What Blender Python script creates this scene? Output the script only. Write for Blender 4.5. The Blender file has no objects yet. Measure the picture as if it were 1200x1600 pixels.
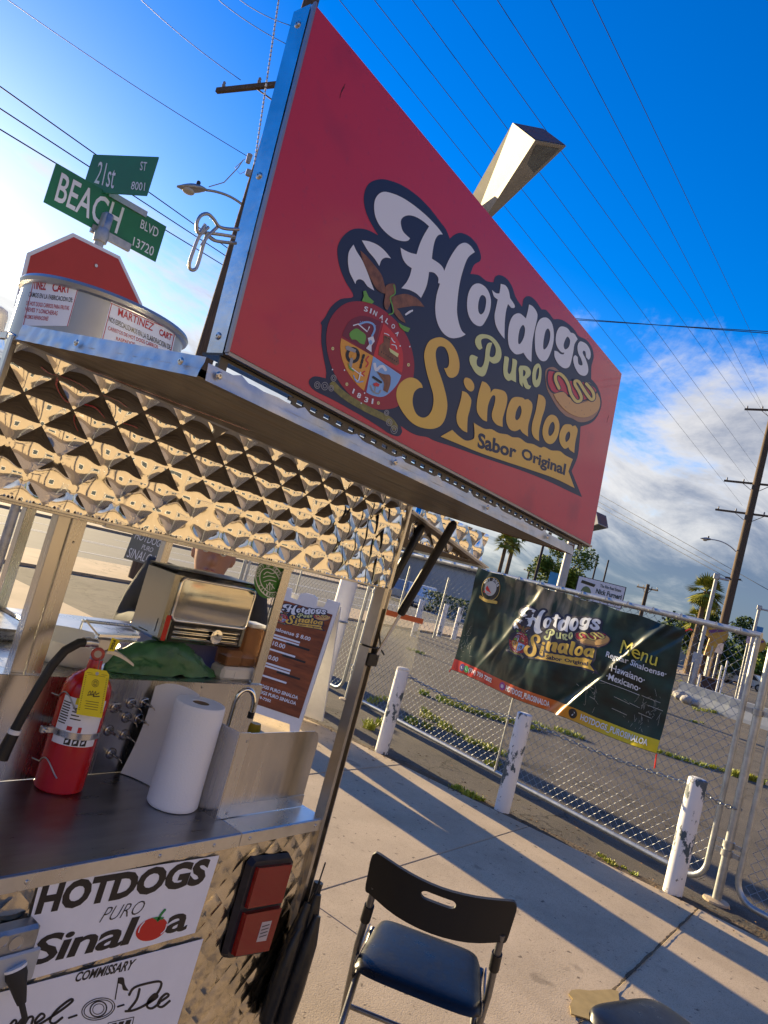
import bpy, bmesh, math, random
from mathutils import Vector, Matrix, geometry, noise
random.seed(7)
sc = bpy.context.scene
COL = sc.collection
rad = math.radians

# ------------------------------------------------------------------ camera
CAM = Vector((0.0, 0.0, 1.6))
YAW, PITCH, ROLL, FPX = rad(38.02), rad(4.55), rad(15.26), 1100.0      # focal length in pixels of a 1200 x 1600 frame
_f = Vector((math.cos(YAW), math.sin(YAW), 0)); _r = Vector((math.sin(YAW), -math.cos(YAW), 0)); _u = Vector((0, 0, 1))
FW = math.cos(PITCH) * _f + math.sin(PITCH) * _u
_u2 = -math.sin(PITCH) * _f + math.cos(PITCH) * _u
RT = math.cos(ROLL) * _r + math.sin(ROLL) * _u2
UP = -math.sin(ROLL) * _r + math.cos(ROLL) * _u2
cd = bpy.data.cameras.new('camera')
cd.sensor_fit = 'VERTICAL'; cd.sensor_height = 24.0; cd.lens = 24.0 * FPX / 1600.0
cd.clip_start = 0.02; cd.clip_end = 2000
co = bpy.data.objects.new('camera', cd); COL.objects.link(co)
m3 = Matrix((RT, UP, -FW)).transposed()
co.matrix_world = Matrix.Translation(CAM) @ m3.to_4x4()
sc.camera = co

# ------------------------------------------------------------------ sky, sun, exposure
SUN_AZ, SUN_EL = 78.0, 11.5          # azimuth from +X towards +Y
w = bpy.data.worlds.new('World'); sc.world = w; w.use_nodes = True
nt = w.node_tree; nt.nodes.clear(); N = nt.nodes.new; L = nt.links.new
def nmath(op, a=None, b=None, c=None, clamp=False, tree=None):
    t = tree or nt
    n = t.nodes.new('ShaderNodeMath'); n.operation = op; n.use_clamp = clamp
    for i, v in enumerate((a, b, c)):
        if v is None: continue
        if isinstance(v, (int, float)): n.inputs[i].default_value = v
        else: t.links.new(v, n.inputs[i])
    return n.outputs[0]
sky = N('ShaderNodeTexSky'); sky.sky_type = 'NISHITA'; sky.sun_disc = False
sky.sun_elevation = rad(SUN_EL); sky.sun_rotation = rad(90 - SUN_AZ)
sky.altitude = 10; sky.air_density = 1.0; sky.dust_density = 0.2; sky.ozone_density = 2.2
hsv = N('ShaderNodeHueSaturation'); hsv.inputs['Saturation'].default_value = 1.52; hsv.inputs['Value'].default_value = 1.95; hsv.inputs['Hue'].default_value = 0.522
L(sky.outputs[0], hsv.inputs['Color'])
bg = N('ShaderNodeBackground'); bg.inputs['Strength'].default_value = 0.055; L(hsv.outputs[0], bg.inputs['Color'])
tc = N('ShaderNodeTexCoord'); sep = N('ShaderNodeSeparateXYZ'); L(tc.outputs['Generated'], sep.inputs[0])
zc = nmath('MAXIMUM', sep.outputs['Z'], 0.0)
den = nmath('ADD', zc, 0.16)
cx = nmath('DIVIDE', sep.outputs['X'], den); cy = nmath('DIVIDE', sep.outputs['Y'], den)
cmb = N('ShaderNodeCombineXYZ'); L(cx, cmb.inputs[0]); L(cy, cmb.inputs[1])
n1 = N('ShaderNodeTexNoise'); n1.inputs['Scale'].default_value = 1.25; n1.inputs['Detail'].default_value = 9; n1.inputs['Roughness'].default_value = 0.64; n1.inputs['Distortion'].default_value = 0.5
mp1 = N('ShaderNodeMapping'); mp1.inputs['Location'].default_value = (3.3, 1.9, 0.4); mp1.inputs['Scale'].default_value = (0.8, 1.5, 1); L(cmb.outputs[0], mp1.inputs[0]); L(mp1.outputs[0], n1.inputs[0])
n2 = N('ShaderNodeTexNoise'); n2.inputs['Scale'].default_value = 6.0; n2.inputs['Detail'].default_value = 7; n2.inputs['Roughness'].default_value = 0.6
mp2 = N('ShaderNodeMapping'); mp2.inputs['Location'].default_value = (1.3, 7.9, 2.4); mp2.inputs['Scale'].default_value = (0.9, 0.9, 2.2); L(tc.outputs['Generated'], mp2.inputs[0]); L(mp2.outputs[0], n2.inputs[0])
# coverage falls with height above the horizon and towards the sun
toward = nmath('ADD', nmath('MULTIPLY', sep.outputs['X'], math.cos(rad(SUN_AZ))), nmath('MULTIPLY', sep.outputs['Y'], math.sin(rad(SUN_AZ))))
cover = nmath('SUBTRACT', nmath('ADD', nmath('MULTIPLY', n1.outputs[0], 0.9), nmath('MULTIPLY', n2.outputs[0], 0.46)), nmath('MULTIPLY', zc, 1.20))
cover = nmath('SUBTRACT', cover, nmath('MULTIPLY', nmath('MAXIMUM', toward, 0.0), 0.30))
mr = N('ShaderNodeMapRange'); mr.interpolation_type = 'SMOOTHSTEP'; mr.inputs['From Min'].default_value = 0.02; mr.inputs['From Max'].default_value = 0.26; L(cover, mr.inputs['Value'])
# thick cloud has grey undersides, thin cloud is white
shade = N('ShaderNodeMapRange'); shade.interpolation_type = 'SMOOTHSTEP'; shade.inputs['From Min'].default_value = 0.12; shade.inputs['From Max'].default_value = 0.5
L(nmath('ADD', cover, nmath('MULTIPLY', nmath('SUBTRACT', n2.outputs[0], 0.5), -0.7)), shade.inputs['Value'])
cm = N('ShaderNodeMix'); cm.data_type = 'RGBA'; L(shade.outputs[0], cm.inputs['Factor'])
cm.inputs['A'].default_value = (0.90, 0.87, 0.84, 1); cm.inputs['B'].default_value = (0.15, 0.20, 0.32, 1)
bgc = N('ShaderNodeBackground'); bgc.inputs['Strength'].default_value = 0.37; L(cm.outputs['Result'], bgc.inputs['Color'])
mx = N('ShaderNodeMixShader'); L(nmath('MULTIPLY', mr.outputs[0], 0.93), mx.inputs[0]); L(bg.outputs[0], mx.inputs[1]); L(bgc.outputs[0], mx.inputs[2])
wo = N('ShaderNodeOutputWorld'); L(mx.outputs[0], wo.inputs[0])

sd = bpy.data.lights.new('sun', 'SUN'); sd.energy = 5.0; sd.angle = rad(0.6); sd.color = (1.0, 0.78, 0.44)
so = bpy.data.objects.new('sun', sd); COL.objects.link(so)
SUN = Vector((math.cos(rad(SUN_EL)) * math.cos(rad(SUN_AZ)), math.cos(rad(SUN_EL)) * math.sin(rad(SUN_AZ)), math.sin(rad(SUN_EL))))
so.rotation_euler = SUN.to_track_quat('Z', 'Y').to_euler(); so.location = SUN * 60
vs = sc.view_settings; sc.display_settings.display_device = 'sRGB'
vs.view_transform = 'Standard'; vs.look = 'None'; vs.exposure = 1.45; vs.gamma = 1.0; vs.use_curve_mapping = False

# ------------------------------------------------------------------ helpers: survey rays
def ray(px, py): return RT * ((px - 600) / FPX) - UP * ((py - 800) / FPX) + FW
def onz(px, py, z): d = ray(px, py); return CAM + d * ((z - CAM.z) / d.z)
def onx(px, py, x): d = ray(px, py); return CAM + d * (x / d.x)
def ony(px, py, y): d = ray(px, py); return CAM + d * (y / d.y)
def atr(px, py, r): d = ray(px, py); return CAM + d * (r / math.hypot(d.x, d.y))
def onplane(px, py, o, n): d = ray(px, py); return CAM + d * ((o - CAM).dot(n) / d.dot(n))

# ------------------------------------------------------------------ helpers: materials
def lin(c):
    if isinstance(c, str):
        c = c.lstrip('#'); c = [int(c[i:i + 2], 16) / 255 for i in (0, 2, 4)]
        c = [x / 12.92 if x <= 0.04045 else ((x + 0.055) / 1.055) ** 2.4 for x in c]
    return (c[0], c[1], c[2], 1)
MATS = {}
def mat(name, color=(0.5, 0.5, 0.5), rough=0.5, metal=0.0, vary=0.0, color2=None, vscale=8.0, bump=0.0, bscale=40.0, bdist=0.002, rvary=0.0, trans=0.0, alpha=1.0, ior=1.45, coat=0.0, stretch=None, spec=0.5, subs=0.0, sharp=None, vdetail=6):
    if name in MATS: return MATS[name]
    m = bpy.data.materials.new(name); m.use_nodes = True; MATS[name] = m
    t = m.node_tree; b = t.nodes['Principled BSDF']
    b.inputs['Base Color'].default_value = lin(color); b.inputs['Roughness'].default_value = rough; b.inputs['Metallic'].default_value = metal
    b.inputs['IOR'].default_value = ior; b.inputs['Transmission Weight'].default_value = trans; b.inputs['Alpha'].default_value = alpha
    b.inputs['Coat Weight'].default_value = coat; b.inputs['Specular IOR Level'].default_value = spec
    if subs: b.inputs['Subsurface Weight'].default_value = subs; b.inputs['Subsurface Radius'].default_value = (0.01, 0.004, 0.003)
    if vary or bump or rvary or color2:
        c = t.nodes.new('ShaderNodeTexCoord'); mp = t.nodes.new('ShaderNodeMapping'); t.links.new(c.outputs['Object'], mp.inputs[0])
        if stretch: mp.inputs['Scale'].default_value = stretch
    if vary or color2 or rvary:
        n = t.nodes.new('ShaderNodeTexNoise'); n.inputs['Scale'].default_value = vscale; n.inputs['Detail'].default_value = vdetail; n.inputs['Roughness'].default_value = 0.65
        t.links.new(mp.outputs[0], n.inputs[0])
        if color2 or vary:
            r = t.nodes.new('ShaderNodeMapRange'); lo, hi = sharp or (0.32, 0.68)
            r.inputs['From Min'].default_value = lo; r.inputs['From Max'].default_value = hi; t.links.new(n.outputs[0], r.inputs['Value'])
            x = t.nodes.new('ShaderNodeMix'); x.data_type = 'RGBA'; t.links.new(r.outputs[0], x.inputs['Factor'])
            a = lin(color); b2 = lin(color2) if color2 else tuple(min(1, v * (1 + vary)) for v in a[:3]) + (1,)
            a2 = a if color2 else tuple(v * (1 - vary) for v in a[:3]) + (1,)
            x.inputs['A'].default_value = a2; x.inputs['B'].default_value = b2
            t.links.new(x.outputs['Result'], b.inputs['Base Color'])
        if rvary:
            r = t.nodes.new('ShaderNodeMapRange'); r.inputs['To Min'].default_value = max(0.02, rough - rvary); r.inputs['To Max'].default_value = rough + rvary
            r.inputs['From Min'].default_value = 0.3; r.inputs['From Max'].default_value = 0.7
            t.links.new(n.outputs[0], r.inputs['Value']); t.links.new(r.outputs[0], b.inputs['Roughness'])
    if bump:
        n = t.nodes.new('ShaderNodeTexNoise'); n.inputs['Scale'].default_value = bscale; n.inputs['Detail'].default_value = 5
        t.links.new(mp.outputs[0], n.inputs[0])
        bp = t.nodes.new('ShaderNodeBump'); bp.inputs['Strength'].default_value = bump; bp.inputs['Distance'].default_value = bdist
        t.links.new(n.outputs[0], bp.inputs['Height']); t.links.new(bp.outputs[0], b.inputs['Normal'])
    return m

# ------------------------------------------------------------------ helpers: meshes
EACH = {'screw_row': 'screw', 'sleeve_set': 'plastic_sleeve', 'ball_ends': 'ball_end', 'clamp_set': 'blade_clamp', 'tie_wires': 'tie_wire', 'crossbars': 'crossbar', 'rear_posts': 'rear_post', 'knockouts': 'knockout', 'stem_set': 'stem'}
class MB:
    def __init__(s): s.v = []; s.f = []; s.m = []
    def add(s, vs_, fs, mi=0):
        o = len(s.v); s.v += [Vector(p) for p in vs_]; s.f += [[i + o for i in f] for f in fs]; s.m += [mi] * len(fs); return s
    def quad(s, a, b, c, d, mi=0): return s.add([a, b, c, d], [[0, 1, 2, 3]], mi)
    def box(s, lo, hi, mi=0, bev=0.0, M=None):
        (x0, y0, z0), (x1, y1, z1) = lo, hi
        if bev <= 0:
            vs_ = [(x0, y0, z0), (x1, y0, z0), (x1, y1, z0), (x0, y1, z0), (x0, y0, z1), (x1, y0, z1), (x1, y1, z1), (x0, y1, z1)]
            fs = [[0, 3, 2, 1], [4, 5, 6, 7], [0, 1, 5, 4], [1, 2, 6, 5], [2, 3, 7, 6], [3, 0, 4, 7]]
        else:
            b = min(bev, (x1 - x0) / 2.01, (y1 - y0) / 2.01, (z1 - z0) / 2.01)
            vs_ = []; idx = {}
            for ax in range(3):
                for sx in (0, 1):
                    for sy in (0, 1):
                        for sz in (0, 1):
                            p = [x1 if sx else x0, y1 if sy else y0, z1 if sz else z0]
                            sg = [-1 if sx else 1, -1 if sy else 1, -1 if sz else 1]
                            for k in range(3):
                                if k != ax: p[k] += sg[k] * b
                            idx[(ax, sx, sy, sz)] = len(vs_); vs_.append(p)
            I = idx; fs = []
            for k in (0, 1):
                fs.append([I[(0, k, 0, 0)], I[(0, k, 1, 0)], I[(0, k, 1, 1)], I[(0, k, 0, 1)]])
                fs.append([I[(1, 0, k, 0)], I[(1, 1, k, 0)], I[(1, 1, k, 1)], I[(1, 0, k, 1)]])
                fs.append([I[(2, 0, 0, k)], I[(2, 1, 0, k)], I[(2, 1, 1, k)], I[(2, 0, 1, k)]])
            for a in (0, 1):
                for c in (0, 1):
                    fs.append([I[(0, a, c, 0)], I[(0, a, c, 1)], I[(1, a, c, 1)], I[(1, a, c, 0)]])
                    fs.append([I[(0, a, 0, c)], I[(0, a, 1, c)], I[(2, a, 1, c)], I[(2, a, 0, c)]])
                    fs.append([I[(1, 0, a, c)], I[(1, 1, a, c)], I[(2, 1, a, c)], I[(2, 0, a, c)]])
            for a in (0, 1):
                for c in (0, 1):
                    for e in (0, 1): fs.append([I[(0, a, c, e)], I[(1, a, c, e)], I[(2, a, c, e)]])
        if M is not None: vs_ = [M @ Vector(p) for p in vs_]
        return s.add(vs_, fs, mi)
    def bar(s, a, b, wx, wy, mi=0, up=(0, 0, 1), bev=0.0):
        a = Vector(a); b = Vector(b); d = b - a; ln = d.length; d.normalize()
        upv = Vector(up)
        if abs(d.dot(upv)) > 0.98: upv = Vector((0, 1, 0))
        sx = d.cross(upv).normalized(); sy = sx.cross(d).normalized()
        M = Matrix.Translation(a) @ Matrix((sx, sy, d)).transposed().to_4x4()
        return s.box((-wx / 2, -wy / 2, 0), (wx / 2, wy / 2, ln), mi, bev, M)
    def tube(s, pts, r, seg=10, mi=0, caps=True, closed=False):
        pts = [Vector(p) for p in pts]; n = len(pts); rr = r if isinstance(r, (list, tuple)) else [r] * n
        o = len(s.v); prev = None
        for i, p in enumerate(pts):
            if closed: d = pts[(i + 1) % n] - pts[i - 1]
            else: d = pts[min(i + 1, n - 1)] - pts[max(i - 1, 0)]
            d.normalize()
            if prev is None:
                a = Vector((0, 0, 1)) if abs(d.z) < 0.9 else Vector((1, 0, 0)); a = (a - d * a.dot(d)).normalized()
            else: a = (prev - d * prev.dot(d)).normalized()
            prev = a; b = d.cross(a)
            for k in range(seg):
                t = 2 * math.pi * k / seg; s.v.append(p + (a * math.cos(t) + b * math.sin(t)) * rr[i])
        rng = n if closed else n - 1
        for i in range(rng):
            j = (i + 1) % n
            for k in range(seg):
                k2 = (k + 1) % seg
                s.f.append([o + i * seg + k, o + i * seg + k2, o + j * seg + k2, o + j * seg + k]); s.m.append(mi)
        if caps and not closed:
            s.f.append([o + k for k in range(seg)][::-1]); s.f.append([o + (n - 1) * seg + k for k in range(seg)]); s.m += [mi, mi]
        return s
    def lathe(s, c, prof, seg=24, mi=0, axis=None, caps=True):
        c = Vector(c); ax = Vector(axis).normalized() if axis else Vector((0, 0, 1))
        a = Vector((1, 0, 0)) if abs(ax.x) < 0.9 else Vector((0, 1, 0)); a = (a - ax * a.dot(ax)).normalized(); b = ax.cross(a)
        o = len(s.v)
        for r, h in prof:
            for k in range(seg):
                t = 2 * math.pi * k / seg; s.v.append(c + ax * h + (a * math.cos(t) + b * math.sin(t)) * max(r, 1e-4))
        for i in range(len(prof) - 1):
            for k in range(seg):
                k2 = (k + 1) % seg; s.f.append([o + i * seg + k, o + i * seg + k2, o + (i + 1) * seg + k2, o + (i + 1) * seg + k]); s.m.append(mi)
        if caps:
            s.f.append([o + k for k in range(seg)][::-1]); s.f.append([o + (len(prof) - 1) * seg + k for k in range(seg)]); s.m += [mi, mi]
        return s
    def grid(s, fn, nu, nv, mi=0):
        o = len(s.v)
        for j in range(nv + 1):
            for i in range(nu + 1): s.v.append(Vector(fn(i / nu, j / nv)))
        for j in range(nv):
            for i in range(nu):
                a = o + j * (nu + 1) + i; s.f.append([a, a + 1, a + nu + 2, a + nu + 1]); s.m.append(mi)
        return s
    def sphere(s, c, r, nu=16, nv=10, mi=0, fn=None):
        c = Vector(c); r = Vector(r) if isinstance(r, (tuple, list, Vector)) else Vector((r, r, r))
        def p(u, v):
            t = 2 * math.pi * u; ph = math.pi * (v - 0.5); d = Vector((math.cos(ph) * math.cos(t), math.cos(ph) * math.sin(t), math.sin(ph)))
            k = fn(d) if fn else 1.0
            return c + Vector((d.x * r.x, d.y * r.y, d.z * r.z)) * k
        return s.grid(p, nu, nv, mi)
    def prism(s, poly, fn0, fn1, mi=0):
        n = len(poly); o = len(s.v)
        s.v += [Vector(fn0(p)) for p in poly] + [Vector(fn1(p)) for p in poly]
        s.f.append([o + i for i in range(n)][::-1]); s.f.append([o + n + i for i in range(n)])
        for i in range(n): j = (i + 1) % n; s.f.append([o + i, o + j, o + n + j, o + n + i])
        s.m += [mi] * (n + 2); return s
    def pieces(s):
        """one builder for each connected piece"""
        par = list(range(len(s.v)))
        def find(i):
            while par[i] != i: par[i] = par[par[i]]; i = par[i]
            return i
        for f in s.f:
            a = find(f[0])
            for i in f[1:]: par[find(i)] = a
        out = {}
        for f, m in zip(s.f, s.m):
            b, mp = out.setdefault(find(f[0]), (MB(), {}))
            for i in f:
                if i not in mp: mp[i] = len(b.v); b.v.append(s.v[i])
            b.f.append([mp[i] for i in f]); b.m.append(m)
        return [b for b, _ in out.values()]
    def build(s, name, mats, parent=None, smooth=None, kind=None, label=None):
        if name in EACH:
            for b in s.pieces(): o = b.build(EACH[name], mats, parent, smooth, kind, label)
            return o
        off = origin_of(parent) if parent else Vector((0, 0, 0))
        me = bpy.data.meshes.new(name)
        me.from_pydata([tuple(p - off) for p in s.v], [], s.f)
        for m in (mats if isinstance(mats, (list, tuple)) else [mats]): me.materials.append(m)
        me.polygons.foreach_set('material_index', s.m)
        if smooth is not None:
            me.polygons.foreach_set('use_smooth', [True] * len(s.f))
            if smooth < 180: me.set_sharp_from_angle(angle=rad(smooth))
        me.update()
        ob = bpy.data.objects.new(name, me); COL.objects.link(ob)
        if parent: ob.parent = parent
        if kind: ob['kind'] = kind
        if label: ob['label'] = label
        return ob
def origin_of(o):
    p = Vector((0, 0, 0))
    while o: p = p + o.location; o = o.parent
    return p
def thing(name, label, cat, loc=(0, 0, 0), group=None):
    o = bpy.data.objects.new(name, None); COL.objects.link(o); o.location = loc; o.empty_display_size = 0.1
    o['label'] = label; o['category'] = cat
    if group: o['group'] = group
    return o
def tag(o, label, cat, group=None):
    o['label'] = label; o['category'] = cat
    if group: o['group'] = group
    return o
def structure(o): o['kind'] = 'structure'; return o
def copy_tree(o, parent=None):
    c = o.copy(); COL.objects.link(c); c.parent = parent
    for ch in [x for x in bpy.data.objects if x.parent == o]: copy_tree(ch, c)
    return c
def arc(c, r, a0, a1, n, ax=(1, 0, 0), ay=(0, 0, 1)):
    c = Vector(c); ax = Vector(ax); ay = Vector(ay)
    return [c + ax * (r * math.cos(rad(a0 + (a1 - a0) * i / n))) + ay * (r * math.sin(rad(a0 + (a1 - a0) * i / n))) for i in range(n + 1)]

# ------------------------------------------------------------------ helpers: flat print (lettering and drawn shapes)
_tc = {}
def text2d(s, bold=0.0, shear=0.0, space=1.0):
    k = (s, bold, shear, space)
    if k in _tc: return _tc[k]
    cu = bpy.data.curves.new('t', 'FONT'); cu.body = s; cu.offset = bold; cu.shear = shear; cu.space_character = space; cu.resolution_u = 3
    ob = bpy.data.objects.new('t', cu); COL.objects.link(ob)
    dg = bpy.context.evaluated_depsgraph_get(); me = bpy.data.meshes.new_from_object(ob.evaluated_get(dg))
    vs_ = [(v.co.x, v.co.y) for v in me.vertices]; fs = [list(p.vertices) for p in me.polygons]
    bpy.data.objects.remove(ob); bpy.data.curves.remove(cu); bpy.data.meshes.remove(me)
    x0 = min(v[0] for v in vs_); x1 = max(v[0] for v in vs_); y0 = min(v[1] for v in vs_); y1 = max(v[1] for v in vs_)
    vs_ = [((x - x0) / max(x1 - x0, 1e-6), (y - y0) / max(y1 - y0, 1e-6)) for x, y in vs_]
    _tc[k] = (vs_, fs, (x1 - x0) / max(y1 - y0, 1e-6)); return _tc[k]
def bil(q, a, b):      # q = BL, BR, TR, TL
    return q[0] * ((1 - a) * (1 - b)) + q[1] * (a * (1 - b)) + q[2] * (a * b) + q[3] * ((1 - a) * b)
def print_text(mb, s, q, bold=0.0, shear=0.0, space=1.0, mi=0, n=None, d=0.0):
    vs_, fs, asp = text2d(s, bold, shear, space); q = [Vector(p) for p in q]
    off = Vector(n) * d if n is not None else Vector((0, 0, 0))
    mb.add([bil(q, a, b) + off for a, b in vs_], fs, mi)
def curve_pts(txt, sub=4):
    """'x,y x,yc ...' closed outline, c marks a corner; smoothed between corners"""
    P = []; C = []
    for tk in txt.split():
        c = tk.endswith('c'); x, y = tk.rstrip('c').split(','); P.append(Vector((float(x), float(y)))); C.append(c)
    out = []; n = len(P)
    for i in range(n):
        p1, p2 = P[i], P[(i + 1) % n]; p0 = p1 if C[i] else P[i - 1]; p3 = p2 if C[(i + 1) % n] else P[(i + 2) % n]
        for k in range(sub):
            t = k / sub
            out.append(0.5 * ((2 * p1) + (p2 - p0) * t + (2 * p0 - 5 * p1 + 4 * p2 - p3) * t * t + (3 * p1 - p0 - 3 * p2 + p3) * t ** 3))
    return out
def open_pts(txt, sub=4):
    P = [Vector([float(a) for a in tk.split(',')]) for tk in txt.split()]; n = len(P); out = []
    for i in range(n - 1):
        p0 = P[max(i - 1, 0)]; p1 = P[i]; p2 = P[i + 1]; p3 = P[min(i + 2, n - 1)]
        for k in range(sub):
            t = k / sub; out.append(0.5 * ((2 * p1) + (p2 - p0) * t + (2 * p0 - 5 * p1 + 4 * p2 - p3) * t * t + (3 * p1 - p0 - 3 * p2 + p3) * t ** 3))
    out.append(P[-1]); return out
def stroke2d(pts, wd):
    """ribbon with round ends along pts -> (verts, faces)"""
    L_ = []; R_ = []; n = len(pts)
    for i in range(n):
        d = (pts[min(i + 1, n - 1)] - pts[max(i - 1, 0)]); d = d.normalized() if d.length > 1e-9 else Vector((1, 0)); nn = Vector((-d.y, d.x)) * wd / 2
        if i == 0: L_.append(pts[0] - d * wd * 0.35 + nn * 0.6); R_.append(pts[0] - d * wd * 0.35 - nn * 0.6)
        L_.append(pts[i] + nn); R_.append(pts[i] - nn)
        if i == n - 1: L_.append(pts[i] + d * wd * 0.35 + nn * 0.6); R_.append(pts[i] + d * wd * 0.35 - nn * 0.6)
    k = len(L_); return L_ + R_, [[i, i + 1, k + i + 1, k + i] for i in range(k - 1)]
def fill2d(loops):
    v = [p for lp in loops for p in lp]
    tri = geometry.tessellate_polygon([[Vector((p.x, p.y, 0)) for p in lp] for lp in loops])
    return v, [list(t) for t in tri]
def ellipse2d(cx_, cy_, rx, ry, n=32, a0=0.0): return [Vector((cx_ + rx * math.cos(2 * math.pi * i / n + a0), cy_ + ry * math.sin(2 * math.pi * i / n + a0))) for i in range(n)]
# ------------------------------------------------------------------ materials
concrete = mat('concrete', '#b9a68c', 0.9, vary=0.13, vscale=2.3, bump=0.5, bscale=160, bdist=0.0025)
concrete_b = mat('concrete_apron', '#b39b7c', 0.9, vary=0.16, vscale=0.9, bump=0.4, bscale=90, bdist=0.003)
asphalt = mat('asphalt', '#423d37', 0.95, color2='#5d564d', vscale=1.4, bump=0.9, bscale=120, bdist=0.005)
road_asphalt = mat('road_asphalt', '#5a5a5a', 0.9, vary=0.15, vscale=0.7, bump=0.5, bscale=80, bdist=0.004)
dirt = mat('dirt', '#4b3f31', 0.95, color2='#6b5a44', vscale=9, bump=0.9, bscale=60, bdist=0.01)
white_line = mat('road_paint', '#c9c9c4', 0.8, vary=0.15, vscale=12)
steel = mat('steel_brushed', (0.58, 0.57, 0.56), 0.27, 1.0, vary=0.03, vscale=30, rvary=0.04, stretch=(1, 1, 0.06), bump=0.02, bscale=120)
steel_h = mat('steel_sheet', (0.58, 0.58, 0.58), 0.30, 1.0, vary=0.14, vscale=9, rvary=0.12, bump=0.05, bscale=14, bdist=0.004)
mirror = mat('quilted_steel', (0.78, 0.775, 0.76), 0.045, 1.0, bump=0.06, bscale=22, bdist=0.003)
plate = mat('embossed_body_steel', (0.58, 0.53, 0.43), 0.15, 1.0, vary=0.25, vscale=14, rvary=0.07, bump=0.5, bscale=22, bdist=0.006)
counter_m = mat('counter_steel', (0.32, 0.33, 0.36), 0.34, 1.0, vary=0.15, vscale=18, rvary=0.10, stretch=(0.4, 2, 1), bump=0.05, bscale=60)
chrome = mat('chrome', (0.82, 0.82, 0.80), 0.07, 1.0, bump=0.03, bscale=9, bdist=0.002)
galv = mat('galvanised_steel', (0.38, 0.39, 0.40), 0.45, 0.9, vary=0.2, vscale=30, rvary=0.12)
galv_w = mat('fence_tube', (0.45, 0.47, 0.47), 0.45, 0.75, vary=0.2, vscale=18)
dented = mat('dented_trim', (0.55, 0.55, 0.54), 0.40, 0.75, vary=0.25, vscale=16, rvary=0.12, bump=0.35, bscale=11, bdist=0.008)
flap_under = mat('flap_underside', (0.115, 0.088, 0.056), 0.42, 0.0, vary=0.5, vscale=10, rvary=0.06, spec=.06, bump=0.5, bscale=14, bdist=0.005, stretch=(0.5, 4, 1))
black_p = mat('black_plastic', (0.012, 0.012, 0.013), 0.42, vary=0.3, vscale=40)
black_r = mat('black_rubber', (0.018, 0.018, 0.018), 0.6)
white_p = mat('white_plastic', (0.72, 0.73, 0.74), 0.45, vary=0.05, vscale=12)
white_vinyl = mat('white_vinyl_print', (0.72, 0.76, 0.86), 0.4, vary=0.03, vscale=10)
ink = mat('black_ink', (0.016, 0.014, 0.016), 0.45)
red_ink = mat('red_ink', (0.45, 0.02, 0.03), 0.5)
glass = mat('clear_pane', (1, 1, 1), 0.01, trans=1.0, ior=1.02, spec=0.5)
screw_m = mat('screw_head', (0.55, 0.54, 0.52), 0.3, 1.0)

def overlay(m, kind, scale, lo, hi, col, amt, warp=0.0):
    """speckles ('noise') or thin cracks ('crack') in the material's own colour"""
    t = m.node_tree; b = t.nodes['Principled BSDF']; src = b.inputs['Base Color'].links[0].from_socket
    c = t.nodes.new('ShaderNodeTexCoord'); vec = c.outputs['Object']
    if warp:
        nz = t.nodes.new('ShaderNodeTexNoise'); nz.inputs['Scale'].default_value = 3.0; nz.inputs['Detail'].default_value = 6; t.links.new(vec, nz.inputs[0])
        ma = t.nodes.new('ShaderNodeVectorMath'); ma.operation = 'MULTIPLY_ADD'; ma.inputs[1].default_value = (warp, warp, warp); t.links.new(nz.outputs['Color'], ma.inputs[0]); t.links.new(vec, ma.inputs[2]); vec = ma.outputs[0]
    if kind == 'noise': n = t.nodes.new('ShaderNodeTexNoise'); n.inputs['Detail'].default_value = 3; out = n.outputs[0]
    else: n = t.nodes.new('ShaderNodeTexVoronoi'); n.feature = 'DISTANCE_TO_EDGE'; out = n.outputs['Distance']
    n.inputs['Scale'].default_value = scale; t.links.new(vec, n.inputs['Vector'])
    r = t.nodes.new('ShaderNodeMapRange'); r.inputs['From Min'].default_value = lo; r.inputs['From Max'].default_value = hi; r.inputs['To Min'].default_value = amt if kind == 'crack' else 0; r.inputs['To Max'].default_value = 0 if kind == 'crack' else amt; t.links.new(out, r.inputs['Value'])
    x = t.nodes.new('ShaderNodeMix'); x.data_type = 'RGBA'; t.links.new(r.outputs[0], x.inputs['Factor']); t.links.new(src, x.inputs['A']); x.inputs['B'].default_value = lin(col); t.links.new(x.outputs['Result'], b.inputs['Base Color'])
overlay(concrete, 'noise', 210, .52, .68, '#7d6a52', .55); overlay(concrete, 'noise', 1.1, .55, .75, '#8f7c63', .45); overlay(concrete, 'noise', 24, .665, .70, '#4a4038', .75); overlay(concrete, 'noise', 4.2, .66, .72, '#5d5143', .45)
overlay(asphalt, 'noise', 120, .5, .7, '#8d8271', .6); overlay(asphalt, 'crack', .55, .0, .014, '#1c1814', .85, .9); overlay(asphalt, 'noise', .5, .52, .66, '#6a6052', .55); overlay(asphalt, 'noise', 2.2, .60, .70, '#2b2723', .5)
overlay(concrete_b, 'crack', .22, .0, .006, '#4a3f33', .7, 1.2); overlay(concrete_b, 'noise', .45, .60, .63, '#77705f', .4); overlay(road_asphalt, 'noise', .35, .5, .7, '#3c3c3d', .5)
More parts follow.
